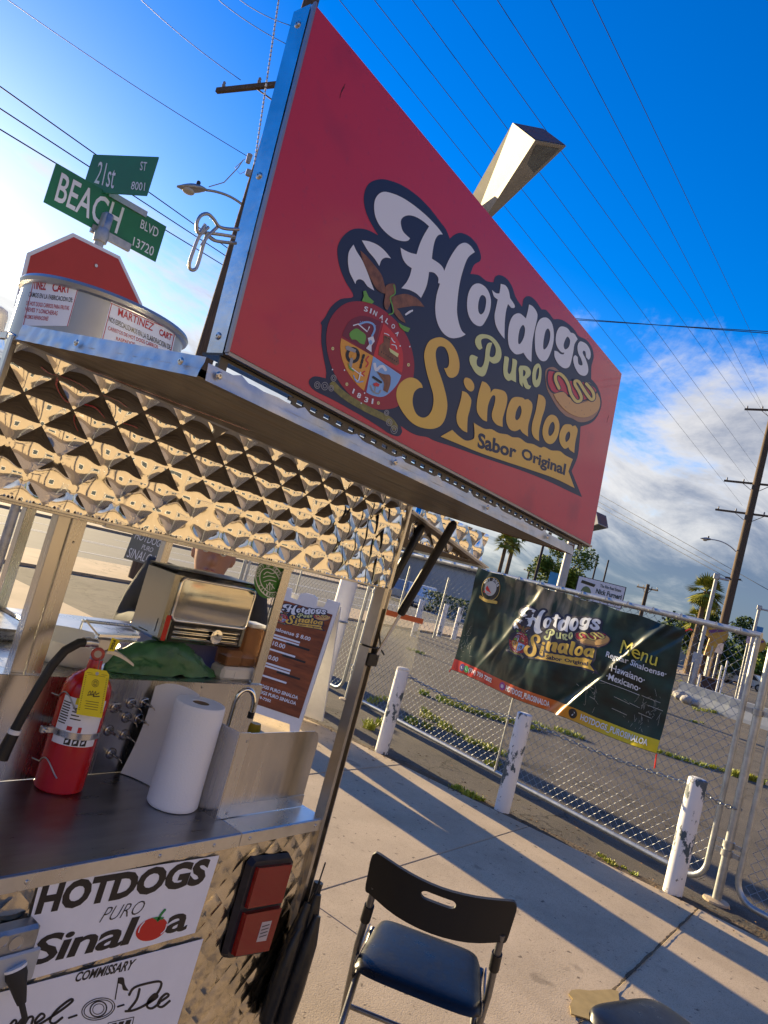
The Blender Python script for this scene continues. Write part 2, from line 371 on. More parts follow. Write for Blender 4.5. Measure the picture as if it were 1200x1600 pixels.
# ------------------------------------------------------------------ the ground
structure(MB().quad((-300, -300, -0.12), (400, -300, -0.12), (400, 400, -0.12), (-300, 400, -0.12)).build('ground', dirt))
lot = MB()
lot.grid(lambda u, v: (5.42 + 60 * u, -30 + 42.6 * v, -0.02 + 0.012 * noise.noise(Vector((u * 50, v * 40, 0)))), 120, 90)
lot_o = structure(lot.build('parking_lot', asphalt, smooth=60))
structure(MB().box((-40, 6.2, -0.10), (5.40, 15.4, -0.006)).build('concrete_apron', concrete_b))
structure(MB().box((-40, -40, -0.10), (5.40, -5.0, -0.006)).build('forecourt', mat('forecourt_concrete', '#8f7d64', .9, vary=.12, vscale=1.2)))
structure(MB().box((5.41, 12.62, -0.10), (120, 15.4, 0.03)).build('far_sidewalk', concrete_b))
road = structure(MB().box((-120, 15.42, -0.11), (160, 30, -0.05)).build('road', road_asphalt))
for yy, wd in ((17.6, 0.12), (21.4, 0.12), (21.75, 0.12), (25.2, 0.12)):
    if yy in (17.6, 25.2):
        for k in range(-8, 22):
            MB().box((k * 6.0 - 2, yy, -0.049), (k * 6.0 + 2.6, yy + wd, -0.045)).build('lane_marking', white_line, road)
    else: MB().box((-120, yy, -0.049), (160, yy + wd, -0.045)).build('lane_marking', white_line, road)
structure(MB().box((-120, 30.0, -0.10), (160, 33.5, 0.06)).build('opposite_sidewalk', concrete_b))
structure(MB().quad((65.5, -60, -0.05), (90, -60, -0.05), (90, 12.5, -0.05), (65.5, 12.5, -0.05)).build('cross_street', road_asphalt))

sw = bpy.data.objects.new('sidewalk', None); COL.objects.link(sw); structure(sw)
ys = [0.83 + 1.245 * k for k in range(-5, 6)]; xs = [-2.2, 0.35, 2.83, 5.43]
for i in range(len(xs) - 1):
    for j in range(len(ys) - 1):
        g = 0.0018
        dz = random.uniform(-0.003, 0.003)
        MB().box((xs[i] + 0.002, ys[j] + g, -0.12), (xs[i + 1] - 0.002, ys[j + 1] - g, dz), bev=0.0035).build('slab', concrete, sw)
ck = MB(); rc_ = random.Random(2)
cl_ = [(3.25 + 2.16 * k / 60, .83 + .005 * noise.noise(Vector((k * .35, 0, 7))) + .003 * rc_.uniform(-1, 1), .0025 + .006 * rc_.random()) for k in range(61)]
ck.add([(x, y - w2, .0042) for x, y, w2 in cl_] + [(x, y + w2, .0042) for x, y, w2 in cl_], [[k, k + 1, k + 62, k + 61] for k in range(60)])
ck.build('crack_filler', dirt, sw)
MB().box((-2.3, ys[0], -0.121), (5.42, ys[-1], -0.018)).build('joint_bed', dirt, sw)
structure(MB().grid(lambda u, v: (5.405 + 0.16 * u + 0.04 * noise.noise(Vector((v * 30, u, 3))) * (u > 0), -5 + 11 * v, -0.012 + 0.012 * noise.noise(Vector((u * 9, v * 80, 0)))), 6, 160).build('soil_edge', dirt, smooth=60))

# ------------------------------------------------------------------ weeds along the cracks of the lot
weed_m = mat('weed', '#7f9626', 0.6, color2='#b0ab3a', vscale=3)
wd_ = MB()
def tuft(x, y, z, r, n, h):
    for _ in range(n):
        a = random.uniform(0, 6.283); q = r * math.sqrt(random.random()); bx, by = x + q * math.cos(a), y + q * math.sin(a)
        hh = h * random.uniform(0.4, 1.2); t = random.uniform(0, 6.283); wv = random.uniform(0.004, 0.009); ln = hh * random.uniform(0.2, 0.9)
        dx, dy = math.cos(t), math.sin(t)
        wd_.add([(bx - dy * wv, by + dx * wv, z), (bx + dy * wv, by - dx * wv, z), (bx + dx * ln * 0.5 + dy * wv * 0.7, by + dy * ln * 0.5 - dx * wv * 0.7, z + hh * 0.75), (bx + dx * ln, by + dy * ln, z + hh)], [[0, 1, 2], [0, 2, 3]])
def weedline(p0, p1, n, r, h, blades=26):
    a = onz(*p0, 0); b = onz(*p1, 0)
    for k in range(n):
        t = (k + random.random()) / n; p = a.lerp(b, t)
        if random.random() < 0.8: tuft(p.x + random.uniform(-r, r), p.y + random.uniform(-r, r), -0.02, r * random.uniform(0.5, 1.3), blades, h)
for a in (((655, 1080), (765, 1120), 14, .07, .06), ((660, 1110), (700, 1140), 5, .05, .06), ((690, 1135), (790, 1180), 10, .06, .05), ((570, 1140), (590, 1128), 3, .05, .06),
          ((630, 1120), (665, 1135), 6, .06, .05), ((835, 1130), (905, 1150), 9, .07, .05), ((1030, 1175), (1150, 1210), 16, .06, .05), ((1085, 1108), (1190, 1122), 20, .12, .07),
          ((1090, 1080), (1130, 1083), 6, .1, .05), ((1040, 1060), (1130, 1075), 8, .12, .05), ((1145, 1210), (1190, 1222), 8, .05, .08), ((1050, 1085), (1075, 1098), 4, .08, .04), ((1075, 1125), (1100, 1130), 4, .06, .04),
          ((715, 1230), (755, 1252), 9, .035, .035), ((560, 1100), (600, 1090), 4, .05, .05), ((755, 1190), (780, 1195), 4, .03, .04), ((770, 1120), (850, 1140), 10, .06, .05), ((640, 1015), (660, 1020), 3, .08, .05), ((930, 1330), (990, 1362), 5, .03, .02)):
    weedline(a[0], a[1], int(a[2] * 1.6), a[3] * 1.3, a[4] * 1.2, 40)
wo_ = wd_.build('weeds', weed_m, kind='stuff'); wo_['label'] = 'yellow green weeds growing in the cracks of the asphalt lot'; wo_['category'] = 'weeds'
leaf_m = mat('dry_leaf', '#7a5a35', 0.8, color2='#5c4227', vscale=4)
lf = MB()
for _ in range(420):
    y = random.uniform(-1, 6); x = random.choice((5.5, 5.47, 5.6, 6.0)) + random.gauss(0, 0.13); s_ = random.uniform(0.008, 0.022); a = random.uniform(0, 6.28)
    c, sn = math.cos(a) * s_, math.sin(a) * s_; zz = 0.004 if x < 5.43 else -0.002
    lf.add([(x - c, y - sn, zz), (x + sn * .5, y - c * .5, zz + .004), (x + c, y + sn, zz + .002), (x - sn * .5, y + c * .5, zz + .006)], [[0, 1, 2], [0, 2, 3]])
o = lf.build('leaf_litter', leaf_m, kind='stuff'); o['label'] = 'scattered dry leaves along the sidewalk edge'; o['category'] = 'leaves'
# ------------------------------------------------------------------ the hot dog cart
YV = 1.10            # plane of the cart front (counter edge, valance, hinge)
X0, X1 = 0.44, 1.505
cart = thing('hot_dog_cart', 'stainless steel hot dog cart with quilted valance and propped awning flap', 'food cart', (0.97, 1.58, 0))
def quilt(mb, o, U, V, Nn, wd, ht, cell, bulge, n=10, jit=0.0, seed=0, mi=0):
    """sheet pressed into pillowed diamonds; every crease is a real edge"""
    o = Vector(o); U = Vector(U); V = Vector(V); Nn = Vector(Nn); h = cell / 2
    rnd = random.Random(seed)
    for i in range(-1, int(wd / cell) + 2):
        for j in range(-1, int(ht / cell) + 2):
            for par in (0, 1):
                cx_ = (i + 0.5 * par) * cell; cy_ = (j + 0.5 * par) * cell
                if cx_ < -h or cx_ > wd + h or cy_ < -h or cy_ > ht + h: continue
                k = bulge * (1 + rnd.uniform(-jit, jit)); tx, ty = rnd.uniform(-jit, jit) * 0.25, rnd.uniform(-jit, jit) * 0.25
                vs_ = []; fs = []; flag = []
                for b in range(n + 1):
                    for a in range(n + 1):
                        p, q = 2 * a / n - 1, 2 * b / n - 1
                        u = cx_ + (p - q) * h / 2; v = cy_ + (p + q) * h / 2
                        cu, cv = min(max(u, 0), wd), min(max(v, 0), ht)
                        if cu != u or cv != v:          # project back into the diamond's own coordinates
                            p = ((cu - cx_) + (cv - cy_)) / h; q = ((cv - cy_) - (cu - cx_)) / h
                            p = min(max(p, -1), 1); q = min(max(q, -1), 1)
                        z = k * (1 - abs(p) ** 2.2) * (1 - abs(q) ** 2.2) * (1 + tx * p + ty * q)
                        vs_.append(o + U * cu + V * cv + Nn * (z + .0016 * noise.noise(Vector((cu * 7, cv * 7, seed))))); flag.append((u < 0) + (u > wd) * 2 + (v < 0) * 4 + (v > ht) * 8)
                for b in range(n):
                    for a in range(n):
                        f = [b * (n + 1) + a, b * (n + 1) + a + 1, (b + 1) * (n + 1) + a + 1, (b + 1) * (n + 1) + a]
                        if flag[f[0]] & flag[f[1]] & flag[f[2]] & flag[f[3]]: continue
                        fs.append(f)
                if fs: mb.add(vs_, fs, mi)
def screws(mb, pts, nrm, r=0.004):
    for p in pts: mb.lathe(Vector(p), [(r, 0), (r, 0.0008), (r * 0.7, 0.0022), (r * 0.3, 0.0024), (r * 0.28, 0.001)], 10, axis=nrm)

# body below the counter
b = MB(); quilt(b, (X0, YV, 0.36), (1, 0, 0), (0, 0, 1), (0, -1, 0), X1 - X0, 0.565, 0.062, 0.0024, 8, 0.6, 3)
b.build('front_panel', plate, cart, smooth=180)
b = MB(); b.box((X0 + .002, YV + .004, 0.36), (X1 - .002, 2.04, 0.93)); b.build('body', steel_h, cart)
b = MB(); quilt(b, (X1, YV, 0.36), (0, 1, 0), (0, 0, 1), (1, 0, 0), 0.94, 0.565, 0.062, 0.0034, 6, 0.5, 4); b.build('side_panel', plate, cart, smooth=180)
# counter: main sheet and right-hand sheet with folded front trim
xj = 1.205
ct = MB(); ct.box((X0 - .01, 1.092, 0.927), (xj, 1.455, 0.955), bev=0.0015); ct.build('countertop', counter_m, cart)
ct = MB(); ct.box((xj + .0015, 1.092, 0.928), (X1 - .012, 1.455, 0.9545), bev=0.0015); ct.build('countertop', steel_h, cart)
tr = MB(); tr.box((X0 - .01, 1.0895, 0.925), (xj - .001, 1.0918, 0.953), bev=.0006); tr.build('edge_trim', steel_h, cart)
tr = MB(); tr.box((xj + .002, 1.0895, 0.925), (X1 - .012, 1.0918, 0.953), bev=.0006); tr.build('edge_trim', steel_h, cart)
s_ = MB(); screws(s_, [(x, 1.0895, 0.939) for x in (0.72, 0.99, 1.13, 1.235, 1.46)], (0, -1, 0), .0042); s_.build('screw_row', screw_m, cart, smooth=40)
# back panel with igniter knobs
bp = MB(); bp.box((X0, 1.456, 0.955), (X1 + .02, 1.470, 1.184), bev=.001); bpo = bp.build('back_panel', steel, cart)
s_ = MB(); screws(s_, [(x, 1.456, 1.172) for x in (0.92, 1.21, 1.30)] + [(.92, 1.456, 1.05)], (0, -1, 0), .0035); s_.build('screw_row', screw_m, bpo, smooth=40)
for kx, kz in ((1.054, 1.115), (1.095, 1.126), (1.133, 1.128), (1.094, 1.091), (1.13, 1.088), (1.055, 1.060), (1.103, 1.048), (1.081, 1.003)):
    k = MB(); k.lathe((kx, 1.456, kz), [(.0135, 0), (.0135, .002), (.012, .0045), (.009, .0052), (.008, .003), (.003, .003), (.003, .030), (.0022, .033)], 20, axis=(0, -1, 0))
    k.tube([(kx, 1.426, kz), (kx + .006, 1.42, kz - .004), (kx + .014, 1.424, kz - .012)], .0012, 6)
    k.build('igniter_knob', mat('knob_metal', (.42, .41, .40), .25, 1.0), bpo, smooth=50)
for hx, hz in ((1.02, 1.145), (1.015, 0.995)):
    MB().tube(arc((hx, 1.45, hz), .016, -200, 120, 14), .0014, 6).build('wire_hook', galv, bpo, smooth=180)
# deck behind the panel, with raised lids
MB().box((X0, 1.471, 1.166), (X1 + .02, 2.05, 1.183), bev=.001).build('deck', steel_h, cart)
for lx0, lx1 in ((0.46, 0.98), (1.0, 1.5)):
    l = MB(); l.box((lx0, 1.74, 1.184), (lx1, 2.03, 1.215), bev=.006); l.tube([(lx0 + .12, 1.80, 1.215), (lx0 + .12, 1.80, 1.245), (lx1 - .12, 1.80, 1.245), (lx1 - .12, 1.80, 1.215)], .005, 8); l.build('pan_lid', steel_h, cart, smooth=40)
# window frame in the plane of the back panel
fr = MB(); fr.box((0.788, 1.4715, 0.99), (0.818, 1.50, 1.545), bev=.001); fr.box((0.8185, 1.466, 0.99), (0.853, 1.4755, 1.545), bev=.001); fo = fr.build('window_post', steel, cart)
s_ = MB(); screws(s_, [(.835, 1.466, z) for z in (1.02, 1.10, 1.19, 1.48)] + [(.803, 1.4715, 1.28)], (0, -1, 0), .0028); s_.build('screw_row', screw_m, fo, smooth=40)
fr = MB(); fr.box((1.489, 1.466, 1.185), (1.523, 1.4755, 1.545), bev=.001); fr.build('window_post', steel, cart)
MB().box((0.895, 1.462, 1.527), (1.525, 1.476, 1.556), bev=.001).build('window_rail', steel_h, cart)
MB().box((X0, 1.464, 1.530), (0.894, 1.478, 1.556), bev=.001).build('window_rail', steel, cart)
for gx0, gx1 in ((0.854, 1.488), (X0 + .03, 0.787)):
    MB().box((gx0, 1.478, 1.186), (gx1, 1.4815, 1.53)).build('window_pane', glass, cart)
bk = MB()
for x in (X0 + .02, 1.0, X1 - .02): bk.box((x - .015, 2.02, 1.184), (x + .015, 2.048, 1.556), bev=.001)
bk.build('rear_posts', steel, cart)
sc_ = MB(); sc_.box((.72, 2.012, 1.184), (.752, 2.0195, 1.556))
for k in range(14): sc_.lathe((.736, 2.012, 1.20 + k * .025), [(.003, 0), (.003, .0006)], 8, 1, axis=(0, -1, 0))
sc_.build('slotted_rail', [galv, black_r], cart)
# valance all round
b = MB(); quilt(b, (X0, YV, 1.556), (1, 0, 0), (0, 0, 1), (0, -1, 0), X1 - X0, 0.226, 0.080, 0.0038, 14, 0.35, 11)
vo = b.build('valance', mirror, cart, smooth=180)
MB().box((X0, YV - .002, 1.5515), (X1, YV + .014, 1.5575), bev=.001).build('valance_lip', steel_h, cart)
b = MB(); b.box((X0, YV + .003, 1.558), (X1, YV + .013, 1.782)); b.build('valance_backing', steel_h, cart)
for xx, nx in ((X0, -1), (X1, 1)):
    b = MB(); quilt(b, (xx, YV, 1.556), (0, 1, 0), (0, 0, 1), (nx, 0, 0), 0.95, 0.226, 0.080, 0.0038, 8, 0.35, 12 + nx); b.box((min(xx - nx * .01, xx - nx * .002), YV + .014, 1.558), (max(xx - nx * .01, xx - nx * .002), 2.05, 1.78)); b.build('valance', mirror, cart, smooth=180)
b = MB(); b.box((X0, 2.04, 1.556), (X1, 2.05, 1.782)); b.build('valance', steel_h, cart)
MB().box((X1 - .006, YV - .010, 1.50), (X1 + .006, YV + .006, 1.79), bev=.002).build('corner_trim', steel_h, cart)
MB().box((X0 - .004, YV - .009, 1.55), (X0 + .006, YV + .006, 1.79), bev=.002).build('corner_trim', steel_h, cart)
# roof
rf = MB(); rf.box((X0, YV + .02, 1.783), (X1, 2.05, 1.796), bev=.002); rf.build('roof', steel_h, cart)
# piano hinge
hg = MB(); hg.box((X0, YV - .012, 1.782), (X1 + .01, YV + .02, 1.7855)); hg.tube([(X0, YV - .014, 1.786), (X1 + .01, YV - .014, 1.786)], .004, 8); hg.build('hinge', galv, cart, smooth=60)
# awning flap, drooping towards its outer edge
YF = 0.632
def flz(y): return 1.7845 - (YV - y) * (0.036 / (YV - YF))
fl = MB()
fl.grid(lambda u, v: (X0 + (X1 + .012 - X0) * u, YV - .016 + (YF + .004 - YV + .016) * v, flz(YV + (YF - YV) * v) - .0015 + .0016 * noise.noise(Vector((u * 9, v * 22, 1)))), 80, 60)
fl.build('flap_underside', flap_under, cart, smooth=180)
ft = MB(); ft.add([(X0, YV - .016, flz(YV) + .006), (X1 + .012, YV - .016, flz(YV) + .006), (X1 + .012, YF, flz(YF) + .006), (X0, YF, flz(YF) + .006)], [[0, 1, 2, 3]]); ft.build('flap_skin', steel_h, cart)
def trim_strip(p0, p1, ht, out, seed, ragged=0.0):
    p0 = Vector(p0); p1 = Vector(p1); rnd = random.Random(seed); mb = MB(); n = 90
    up = [ht + (ragged * (1 if (k % 9 in (4,)) else 0.25 * rnd.random())) for k in range(n + 1)]
    def f(u, v):
        k = int(round(u * n)); p = p0.lerp(p1, u); z = v * up[k]
        return p + Vector(out) * (0.0016 * noise.noise(Vector((u * 26, v * 2, seed))) + .0005 - .18 * z) + Vector((0, 0, z))
    mb.grid(f, n, 4); return mb
# front trim (two raised layers, ragged upper edge) and side trims of the flap
trim_strip((X0 + .008, YF - .001, flz(YF) - .004), (X1 + .012, YF - .001, flz(YF) - .004), .0185, (0, -1, 0), 5, .006).build('flap_trim', dented, cart, smooth=180)
trim_strip((X0 - .001, YV - .016, flz(YV) - .002), (X0 - .001, YF + .001, flz(YF) - .004), .024, (-1, 0, 0), 6).build('flap_trim', dented, cart, smooth=180)
trim_strip((X1 + .013, YF, flz(YF) - .004), (X1 + .013, YV - .016, flz(YV) - .002), .022, (1, 0, 0), 7).build('flap_trim', mat('rusty_trim', (0.30, 0.13, 0.05), 0.45, 0.5, color2=(0.05, 0.03, 0.02), vscale=22, bump=0.5), cart, smooth=180)
s_ = MB(); screws(s_, [(x, YF - .003, flz(YF) + .007) for x in (X0 + .022, .80, 1.09, 1.36)], (0, -1, 0), .0045); screws(s_, [(X0 - .004, y, flz(y) + .009) for y in (.665, .90)], (-1, 0, 0), .0045); s_.build('screw_row', screw_m, cart, smooth=40)
red_strip = mat('red_tape', (0.55, 0.02, 0.015), 0.25)
MB().quad((X0 + .09, YV - .06, flz(YV - .06) - .0045), (X0 + .33, YV - .18, flz(YV - .18) - .0045), (X0 + .33, YV - .165, flz(YV - .165) - .0045), (X0 + .09, YV - .052, flz(YV - .052) - .0045)).build('red_strip', red_strip, cart)
# corner post, gas struts
cp = MB(); cp.box((1.478, 1.085, 0.30), (1.481, 1.115, 1.556)); cp.box((1.481, 1.112, 0.30), (1.507, 1.115, 1.556)); cp.box((1.481, 1.085, 0.30), (1.489, 1.088, 1.556)); cp.box((1.5072, 1.085, 0.30), (1.510, 1.115, 1.556), bev=.0008)
cp.build('corner_post', mat('post_steel', (.50, .48, .45), .28, 1.0, vary=.1, vscale=20), cart)
def strut(a, b, split):
    a = Vector(a); b = Vector(b); m = a.lerp(b, split); s2 = MB(); s2.tube([a, m], .0045, 10); so_ = s2.build('gas_strut', chrome, cart, smooth=60)
    MB().tube([m, m + (b - m).normalized() * .004, b], [.0095, .0115, .0115], 14).build('strut_body', black_p, so_, smooth=60)
    MB().sphere(a, .009, 10, 8).sphere(b, .010, 10, 8).build('ball_ends', black_r, so_, smooth=180)
strut((1.513, 1.085, 1.375), (1.509, .955, 1.757), .33)
strut((1.530, 1.13, 1.50), (1.63, 1.13, 1.742), .25)
MB().tube([(1.50, 1.083, 1.44), (1.52, 1.08, 1.40), (1.545, 1.082, 1.385)], .0022, 6).tube([(1.505, 1.080, 1.40), (1.50, 1.08, 1.36), (1.49, 1.08, 1.35)], .0022, 6).tube(arc((1.497, 1.10, 1.40), .025, 0, 360, 12, (1, 0, 0), (0, 1, 0)), .0022, 6).build('zip_tie', black_p, cart, smooth=60)
MB().box((1.480, 1.078, 1.352), (1.522, 1.084, 1.385), bev=.002).build('strut_bracket', black_p, cart)
# end awning at the right of the cart
ea = MB()
ea.add([(1.512, 1.10, 1.772), (1.985, 1.10, 1.694), (1.985, 1.62, 1.694), (1.512, 1.62, 1.772)], [[0, 1, 2, 3]]); ea.add([(1.512, 1.10, 1.778), (1.985, 1.10, 1.70), (1.985, 1.62, 1.70), (1.512, 1.62, 1.778)], [[3, 2, 1, 0]])
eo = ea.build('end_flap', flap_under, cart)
MB().bar((1.512, 1.097, 1.772), (1.99, 1.097, 1.694), .004, .018, up=(0, 1, 0)).bar((1.987, 1.097, 1.694), (1.987, 1.62, 1.694), .004, .014).build('flap_trim', dented, eo)
q = MB(); quilt(q, (1.60, 1.135, 1.70), (1, 0, 0), (0, 0, 1), (0, -1, 0), 0.41, 0.10, 0.085, 0.006, 10, 0.5, 21); q.box((1.60, 1.138, 1.70), (2.01, 1.144, 1.80)); q.build('end_panel', mirror, cart, smooth=180)
# running gear
for wy in (1.18, 1.92):
    wl = MB(); wl.lathe((0.98, wy - .07, .27), [(.16, 0), (.25, .01), (.27, .03), (.27, .11), (.25, .13), (.16, .14)], 28, axis=(0, 1, 0)); wo2 = wl.build('wheel', black_r, cart, smooth=40)
    MB().lathe((0.98, wy - .075, .27), [(.03, -.004), (.09, 0), (.15, .012), (.16, .03), (.16, .12), (.03, .15)], 24, axis=(0, 1, 0)).build('rim', steel_h, wo2, smooth=40)
MB().box((.95, 1.18, .25), (1.01, 1.92, .37)).build('axle', galv, cart)
for lx, ly in ((1.47, 1.13), (1.47, 2.0), (.48, 1.13), (.48, 2.0)):
    MB().box((lx - .015, ly - .015, 0.004), (lx + .015, ly + .015, .365), bev=.002).box((lx - .03, ly - .03, 0.001), (lx + .03, ly + .03, .006)).build('prop_leg', galv, cart)
# sink corner: splash guard, basin, tap
sg = MB(); sg.box((1.186, 1.162, .956), (1.189, 1.452, 1.155)); sg.box((1.1892, 1.1615, .956), (1.222, 1.1645, 1.155)); sgo = sg.build('splash_guard', steel, cart)
pts = [(1.2222, .972), (1.478, .972), (1.478, 1.125), (1.470, 1.145), (1.455, 1.152), (1.2222, 1.152)]
MB().prism(pts, lambda p: (p[0], 1.1655, p[1]), lambda p: (p[0], 1.1675, p[1])).build('splash_sheet', mat('thin_steel', (0.55, 0.53, 0.50), 0.22, 1.0, vary=0.15, vscale=6, rvary=0.08, stretch=(4, 1, .3), bump=0.08, bscale=6, bdist=.006), sgo)
MB().box((1.2222, 1.1630, .956), (1.478, 1.1652, .985)).build('splash_foot', steel_h, sgo)
s_ = MB(); screws(s_, [(1.215, 1.1615, 1.135), (1.215, 1.1615, .968), (1.462, 1.163, .970)], (0, -1, 0), .0032); s_.build('screw_row', screw_m, sgo, smooth=40)
bs = MB(); bs.box((1.24, 1.20, .956), (1.46, 1.43, .962)); bs.box((1.255, 1.215, .962), (1.445, 1.415, .9635)); bs.build('sink_basin', steel_h, cart)
fa = [(1.325, 1.345, .962), (1.325, 1.345, 1.15)] + [Vector((1.347 - .022 * math.cos(rad(t)), 1.345 - .012 + .012 * math.cos(rad(t)), 1.165 + .04 * math.sin(rad(t)))) for t in range(0, 181, 15)] + [(1.369, 1.321, 1.145)]
f_ = MB(); f_.tube(fa, .0068, 12); f_.lathe((1.325, 1.345, .962), [(.02, 0), (.02, .006), (.012, .014), (.010, .03)], 16); fob = f_.build('tap', chrome, cart, smooth=60)
MB().tube([(1.369, 1.321, 1.15), (1.369, 1.321, 1.134)], .0085, 12).build('tap_nozzle', black_r, fob, smooth=60)
bt_ = ony(400, 1130, 1.25); tag(MB().lathe((bt_.x, 1.25, .9636), [(.024, 0), (.026, .01), (.026, .09), (.020, .11), (.012, .12), (.014, .122), (.016, bt_.z - .9636 - .012), (.013, bt_.z - .9636)], 20).build('soap_bottle', mat('soap_yellow', '#a88a10', .4), smooth=40), 'yellow soap bottle in the sink, its cap showing above the splash guard', 'bottle')
# tail light
tl = MB()
tp = [(1.262, .892), (1.392, .880), (1.405, .868), (1.402, .74), (1.392, .655), (1.380, .645), (1.262, .664), (1.252, .675), (1.250, .77), (1.252, .88)]
tl.prism(tp, lambda p: (p[0], YV - .004, p[1]), lambda p: (1.327 + (p[0] - 1.327) * .93, YV - .020, .77 + (p[1] - .77) * .95)); tlo = tl.build('tail_light', mat('tail_light_rubber', (.012, .012, .02), .35, vary=.4, vscale=30), cart)
lens = mat('red_lens', (.20, .002, .003), .16, coat=.15, bump=.2, bscale=90)
for l4, zz in (([(1.270, .874), (1.391, .863), (1.390, .772), (1.268, .783)], 0), ([(1.267, .772), (1.390, .761), (1.384, .662), (1.266, .679)], 1)):
    MB().prism(l4, lambda p: (p[0], YV - .018, p[1]), lambda p: (1.33 + (p[0] - 1.33) * .96, YV - .029 - .004 * zz, p[1])).build('lens', lens, tlo)
lb = MB(); lb.quad((1.328, YV - .0338, .742), (1.362, YV - .0338, .738), (1.360, YV - .0338, .692), (1.326, YV - .0338, .697)); lbo = lb.build('lens_label', mat('grey_label', (.45, .40, .42), .5), tlo)
lt = MB()
for z in (.732, .724, .716, .708): lt.quad((1.331, YV - .0345, z - .002), (1.356, YV - .0345, z - .0025), (1.356, YV - .0345, z), (1.331, YV - .0345, z + .0005))
lt.build('fine_print', ink, lbo)
# black pipe and folded cover strapped to the right front corner
def pipe(a, b, r, nm, m_):
    a = Vector(a); b = Vector(b); d = (b - a).normalized(); return MB().tube([a, b, b - d * .0001, b - d * .02], [r, r, r * .86, r * .86], 20).build(nm, m_, cart, smooth=40)
pipe((1.512, 1.09, .49), (1.538, 1.09, .783), .0125, 'black_pipe', black_p)
fc = MB()
for i, (ox, oy, r0) in enumerate(((0, 0, .030), (-.030, .006, .028), (-.014, -.024, .026), (-.050, -.004, .020))):
    fc.tube([Vector((1.485 + ox, 1.062 + oy, .465 + .008 * i)), Vector((1.492 + ox, 1.062 + oy, .56)), Vector((1.505 + ox, 1.062 + oy, .69 - .01 * i)), Vector((1.512 + ox * .7, 1.066 + oy, .77 - .02 * i))], [r0 * .9, r0, r0 * .8, r0 * .35], 12)
fc.build('folded_cover', mat('black_tarp', (.010, .011, .013), .35, bump=.6, bscale=30, bdist=.006), cart, smooth=60)
MB().tube([(1.515, 1.07, .80), (1.50, 1.07, .74), (1.46, 1.06, .64), (1.455, 1.06, .56), (1.50, 1.06, .42), (1.51, 1.07, .30)], .0025, 6).tube([(1.53, 1.08, .84), (1.525, 1.08, .79), (1.515, 1.09, .74)], .002, 6).build('black_cable', black_r, cart, smooth=60)
# socket box with plug
ob_ = MB(); ob_.box((.665, 1.062, .79), (.755, YV - .004, .875), bev=.006); obo = ob_.build('socket_box', galv, cart)
MB().box((.66, 1.055, .784), (.7615, 1.0625, .838), bev=.003).build('cover_plate', mat('grey_plate', (.42, .45, .48), .5, .3), obo)
rg = MB(); rg.lathe((.715, 1.0615, .853), [(.012, 0), (.012, .0012), (.0105, .0012), (.0100, .0004), (.001, .0004)], 18, axis=(0, -1, 0)); rg.lathe((.69, 1.0615, .862), [(.010, 0), (.010, .0012), (.0088, .0012), (.0084, .0004), (.001, .0004)], 16, axis=(0, -1, 0)); rg.build('knockouts', screw_m, obo, smooth=40)
pl = MB(); pl.lathe((.722, 1.054, .815), [(.016, 0), (.017, .012), (.013, .026), (.010, .042), (.007, .055)], 14, axis=(.25, -.45, -.85)); plo = pl.build('plug', black_r, cart, smooth=50)
MB().lathe((.722, 1.056, .817), [(.018, 0), (.018, .004)], 16, axis=(.25, -.45, -.85)).build('plug_face', white_p, plo)
MB().tube([(.735, 1.03, .77), (.742, 1.02, .75), (.742, 1.025, .70), (.735, 1.04, .62), (.72, 1.06, .48), (.70, 1.07, .38)], .0048, 10).build('power_cord', black_r, plo, smooth=60)
# ------------------------------------------------------------------ the big red sign on the flap
SO = Vector((0.478, 0.650, 1.7885)); LEAN = rad(3.7)
SU = Vector((1, 0, 0)); SV = Vector((0, math.sin(LEAN), math.cos(LEAN))); SN = SU.cross(SV)
SW, SH = 1.176, 0.443
navy = mat('navy_ink', (0.012, 0.018, 0.055), 0.4); white_ink = mat('white_ink', (0.68, 0.74, 0.84), 0.4); gold = mat('gold_ink', (0.72, 0.50, 0.07), 0.4, color2=(0.64, 0.38, 0.10), vscale=2.0)
lime = mat('pale_lime_ink', (0.60, 0.66, 0.30), 0.4); red_face = mat('red_sign_face', (0.48, 0.017, 0.027), 0.36, color2=(0.54, 0.022, 0.030), vscale=1.6, coat=.3, bump=0.10, bscale=2.2, bdist=.02)
INK = {'navy': navy, 'white': white_ink, 'gold': gold, 'lime': lime, 'black': ink,
       'crest': mat('crest_red_ink', (0.30, 0.016, 0.03), .4), 'maroon': mat('maroon_ink', (0.16, 0.01, 0.03), .4), 'red': mat('bright_red_ink', (0.55, 0.03, 0.03), .4),
       'orange': mat('orange_ink', (0.68, 0.33, 0.04), .4), 'blue': mat('sky_blue_ink', (0.22, 0.42, 0.78), .4), 'brown': mat('brown_ink', (0.19, 0.075, 0.03), .4, vary=.4, vscale=90),
       'green': mat('green_ink', (0.13, 0.36, 0.05), .4), 'olive': mat('olive_ink', (0.30, 0.28, 0.07), .45, color2=(0.10, 0.09, 0.03), vscale=70), 'grey': mat('grey_ink', (0.30, 0.31, 0.33), .4),
       'tan': mat('bun_ink', (0.60, 0.36, 0.13), .4), 'bunshade': mat('bun_shade_ink', (0.34, 0.19, 0.12), .4), 'sausage': mat('sausage_ink', (0.50, 0.03, 0.06), .4), 'mustard': mat('mustard_ink', (0.66, 0.55, 0.16), .4)}
sign = thing('shop_sign', 'large tilted red hot dog sign board standing on the cart awning', 'sign', (1.06, .68, 1.77))
def sp(u, v, d=0.0): return SO + SU * u + SV * v + SN * d
